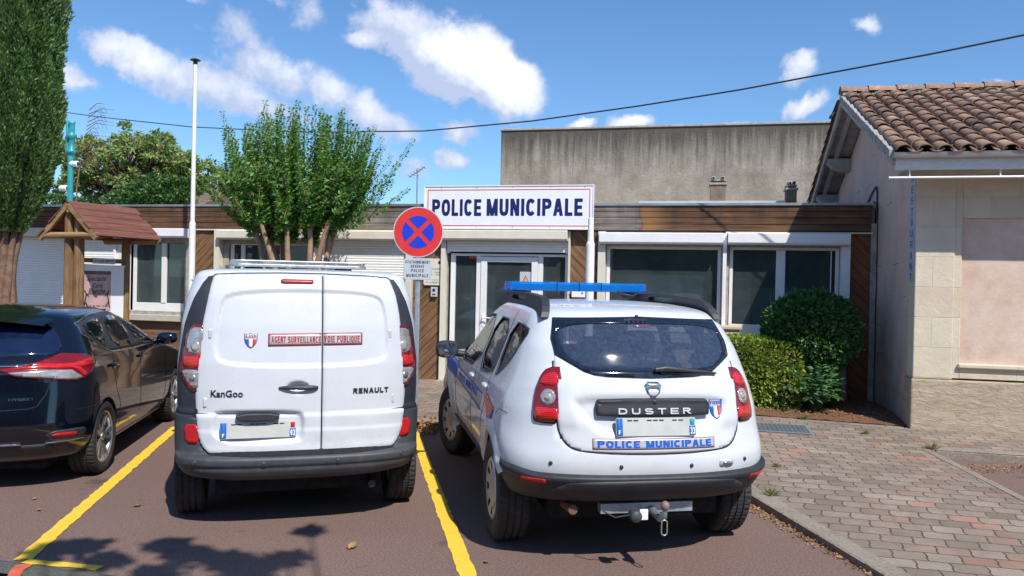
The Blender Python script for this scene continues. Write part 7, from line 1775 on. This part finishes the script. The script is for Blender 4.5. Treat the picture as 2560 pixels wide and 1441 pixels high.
tree('laurel_bush', -10.9, -7, 'dense dark green shrub crown just behind the roof edge beside the flagpole', [(.1, 0, 4.05, .85, .8, .5), (.7, 0, 4.1, .6, .6, .38), (-.7, 0, 3.8, .7, .6, .4)], 8000, .11, M['leaf_dark'], (3.6, .12), 'trees beyond the station roof')
tree('hedge_growth', -12.9, -7, 'low ragged green growth covering the foot of the broadleaf tree', [(-1.2, 0, 3.75, .8, .5, .28), (0, 0, 3.65, .9, .5, .3), (1.1, 0, 3.8, .8, .5, .3)], 6000, .10, M['leaf_dark'], (3.3, .1), 'trees beyond the station roof')
tree('yellow_shrub', -12.6, -9, 'shrub in yellow blossom glimpsed under the broadleaf tree', [(-1.4, 0, 4.75, .7, .5, .28), (.1, 0, 4.95, .6, .5, .32), (1.0, 0, 4.95, .7, .5, .36), (.6, 0, 5.3, .4, .4, .25)], 5000, .10, M['leaf_yellow'], (4.0, .1), 'trees beyond the station roof')
tree('olive_tree', -9.0, -9, 'thin grey-green tree top between the flagpole and the crape myrtle', [(.0, 0, 5.0, .5, .4, .5), (-.3, 0, 4.6, .45, .4, .4), (.35, 0, 4.5, .45, .4, .5), (.9, 0, 4.6, .4, .3, .3)], 1800, .13, M['leaf_olive'], (4.2, .08), 'trees beyond the station roof', .35)
BT = empty('bare_tree', site(-12.1, -6, 0), TH); tag(BT, 'leafless twigs reaching out from behind the cypress above the lamp arm', 'tree')
mb = MB(); mb.tube([(-.6, 0, 0), (-.5, 0, 4.2), (-.3, 0, 5.4)], [.03, .02, .01], 8)
for k in range(16):
    z_ = 4.6 + k * .11; L_ = random.uniform(.4, .9); x_ = -.45 + (z_ - 4.2) * .15; mb.tube([(x_, 0, z_), (x_ + L_ * .5, random.uniform(-.1, .1), z_ + .16), (x_ + L_, random.uniform(-.2, .2), z_ + .12)], [.014, .009, .004], 4)
    for j in range(4): q = .3 + j * .16; mb.tube([(x_ + L_ * q, 0, z_ + .1), (x_ + L_ * q + .1, random.uniform(-.1, .1), z_ - .1)], [.005, .002], 3)
mb.build('trunk', M['bark'], BT)
# a tree standing behind the viewer whose outermost boughs shade the near ground
def shade_tree():
    T = empty('plane_tree', (3.2, -6.5, 0), 0); tag(T, 'broad tree behind the viewer, only its dappled shade falls on the near asphalt', 'tree')
    off = Vector((sd.x / sd.z, sd.y / sd.z, 0))
    Ps, Ds = [], []; mb = MB(); rnd = random.Random(5)
    mb.tube([(0, 0, 0), (.1, 0, 2.2), (0, .1, 4.2)], [.28, .22, .16], 12)
    spots = [(190, 1368, 60, 5.2), (260, 1405, 55, 5.4), (120, 1385, 40, 5.1), (470, 1385, 55, 5.6), (560, 1400, 60, 5.5), (640, 1425, 70, 5.8), (720, 1395, 45, 5.6), (420, 1360, 35, 5.3), (380, 1440, 50, 5.7), (775, 1328, 12, 5.5), (560, 1480, 80, 5.6), (300, 1480, 70, 5.5)]
    for px, py, sz, h in spots:
        gp = ground(px, py); c = gp + off * h + Vector((0, 0, h)); c = c - Vector(T.location); rad = sz / 410.
        k = int(70 + 3200 * rad * rad); d = unit(k); d[:, 2] *= .35; P = np.array(c)[None] + d * rad * RNG.random(k)[:, None] ** .5; Ps.append(P); Ds.append(RNG.normal(size=(k, 3)))
        mb.tube([(0, .1, 4.2), tuple(Vector((0, .1, 4.6)).lerp(c, .55) + Vector((0, 0, .4))), tuple(c)], [.06, .035, .006], 6)
    for k in range(26):     # the main crown, all of it behind the camera
        x, y, z_ = rnd.uniform(-2.8, 3.2), rnd.uniform(-3, 2.2), rnd.uniform(4.4, 7.4); m_ = 260; d = unit(m_); Ps.append(np.array([x, y, z_])[None] + d * .85); Ds.append(RNG.normal(size=(m_, 3)))
        mb.tube([(0, 0, 4), (x * .5, y * .5, 4.4), (x, y, z_)], [.08, .05, .01], 6)
    leaves('crown', np.concatenate(Ps), np.concatenate(Ds), .12, M['leaf_dark'], T, .7, four=False); mb.build('trunk', M['bark'], T)
shade_tree()
HB = empty('reflection_hedge', (0, -20, 0)); tag(HB, 'tall unseen hedge added far behind the viewer to darken reflections', 'hedge')  # unseen, added so panes and car paint reflect an even dark green
n = 16000; n = 34000; P = np.stack([RNG.uniform(-24, 24, n), RNG.uniform(-.1, .25, n), RNG.uniform(0, 6.6, n)], 1); P[:, 2] += .5 * np.sin(P[:, 0] * .9) * (P[:, 2] > 6); leaves('crown', P, RNG.normal(size=(n, 3)) + [0, 1, 0], .28, M['leaf_dark'], HB, .7, four=False)
MB().box(-24, 24, -.9, -.12, 0, 6.4).build('stem', simple('hedge_core', (.015, .025, .01), 1.), HB)
# ------------------------------------------------------------------ small things on the ground
def curled(px, py, h, s, name='fallen_leaf', lab=None, mat='kraft'):
    p = ground(px, py, h); mb = MB(); a = random.uniform(0, 6.28)
    mb.grid(lambda u, v: ((u - .5) * s * 1.6, (v - .5) * s * math.sin(math.pi * (.12 + .76 * u)), .006 + .22 * s * (2 * v - 1) ** 2 + .1 * s * (2 * u - 1) ** 2), 8, 6); o = mb.build(name, M[mat]); o.location = (p.x, p.y, h + .002); o.rotation_euler = (random.uniform(-.2, .2), random.uniform(-.2, .2), a)
    tag(o, lab, 'leaf', 'dry leaves lying on the asphalt'); return o
for px, py, s, lab in ((881, 1370, .055, 'curled tan leaf on the asphalt in front of the van, nearest to the camera'), (344, 1268, .035, 'small ochre leaf on the asphalt left of the van wheel'), (86, 1250, .025, 'small pale leaf on the asphalt beside the black car shadow'), (98, 1278, .025, 'tiny cream leaf nearest the black car on the open asphalt'), (1215, 1409, .03, 'pale leaf scrap just right of the middle yellow line'), (352, 1252, .014, 'speck of pale leaf beside the ochre leaf')): curled(px, py, 0, s, lab=lab)
LPn, LD = [], []
for k in range(520):
    p = ground(1072 + random.gauss(0, 14), 1072 + random.gauss(0, 7), 0); LPn.append((p.x, p.y, abs(random.gauss(0, .04)) + .005)); LD.append((random.gauss(0, 1), random.gauss(0, 1), random.gauss(0, .5)))
o = leaves('leaf_litter', LPn, LD, .05, M['kraft'], None, .6, bend=.8); tag(o, 'heap of dry brown leaves blown against the kerb beside the sign post', 'leaf litter', kind='stuff')
LPn, LD = [], []
for k in range(330):
    t = random.random() ** 1.3; px, py = 1880 + (2235 - 1880) * t, 1262 + (1460 - 1262) * t; p = ground(px + random.gauss(-12, 9) , py + random.gauss(4, 3), 0)
    LPn.append((p.x, p.y, .004 + random.random() * .012)); LD.append((random.gauss(0, 1), random.gauss(0, 1), random.gauss(0, .25)))
for k in range(200):
    p = ground(random.uniform(2380, 2560), random.uniform(1168, 1185), 0); LPn.append((p.x, p.y, .004 + random.random() * .03)); LD.append((random.gauss(0, 1), random.gauss(0, 1), random.gauss(0, .3)))
o = leaves('leaf_debris', LPn, LD, .024, M['kraft'], None, .55, bend=.8); tag(o, 'line of crumbled dry leaves and grit gathered along the parking kerbs', 'leaf litter', kind='stuff')
LPn, LD = [], []
for k in range(2600):
    u = random.uniform(2.7, 6.55); v = random.uniform(.1, 1.7); LPn.append(tuple(site(u, v, gz(u, v) + .045 + random.random() * .01))); LD.append((random.gauss(0, 1), random.gauss(0, 1), random.gauss(0, .25)))
o = leaves('mulch_chips', LPn, LD, .04, simple('mulch_chip', (.26, .12, .06), .9, var=.5, sc=30), None, .3, four=False); tag(o, 'bark chips spread over the planting bed', 'mulch', kind='stuff')
for px, py, s, lab in ((1925, 1232, 1.0, 'small weed tuft by the kerb right behind the police car wheel'), (2164, 1088, .8, 'dry weed tuft in the paving in front of the stone building corner'), (2330, 1125, 1.1, 'flat grass tuft at the corner of the side parking bay'), (2008, 1053, 1.1, 'weed tuft at the edging below the round bush'), (1942, 1165, .7, 'thin seeding weed in a paver joint beside the police car')):
    uv_ = to_uv(ground(px, py, .08)); p = site(uv_[0], uv_[1], gz(*uv_)); LPn, LD = [], []
    for k in range(60): LPn.append((random.gauss(0, .018) * s, random.gauss(0, .018) * s, 0)); LD.append((random.gauss(0, 1), random.gauss(0, 1), random.uniform(.2, 1.6)))
    o = leaves('weed_tuft', LPn, LD, .075 * s, M['grass'], None, .09, four=False); o.location = p; tag(o, lab, 'weed', 'weeds in the paving')
# cast iron access cover
def cover():
    c = [to_uv(ground(*q, .09)) for q in ((1880, 1062), (2012, 1066), (2022, 1084), (1880, 1078))]; u0, u1 = 4.75, max(q[0] for q in c); v0, v1 = min(q[1] for q in c), max(q[1] for q in c)
    e = empty('access_cover', site((u0 + u1) / 2, (v0 + v1) / 2, gz(0, (v0 + v1) / 2) + .004), TH); tag(e, 'grey ribbed metal access cover set in the paving by the planting bed', 'cover'); w, h = (u1 - u0) / 2, (v1 - v0) / 2
    mb = MB()
    for a in (-1, 1): mb.box(-w, w, a * h - .012, a * h + .012, 0, .008); mb.box(a * w - .012, a * w + .012, -h + .0125, h - .0125, 0, .008)
    mb.build('frame', M['galv'], e)
    mb = MB(); mb.box(-w + .013, w - .013, -h + .013, h - .013, 0, .003); mt_ = simple('ribbed_steel', (.16, .19, .22), .5, .4, var=.2, sc=10)
    nx = int(2 * w / .05)
    for i in range(nx):
        x = -w + .03 + i * .05; mb.box(x, x + .025, -h + .02, h - .02, .003, .007)
    mb.build('plate', mt_, e)
cover()
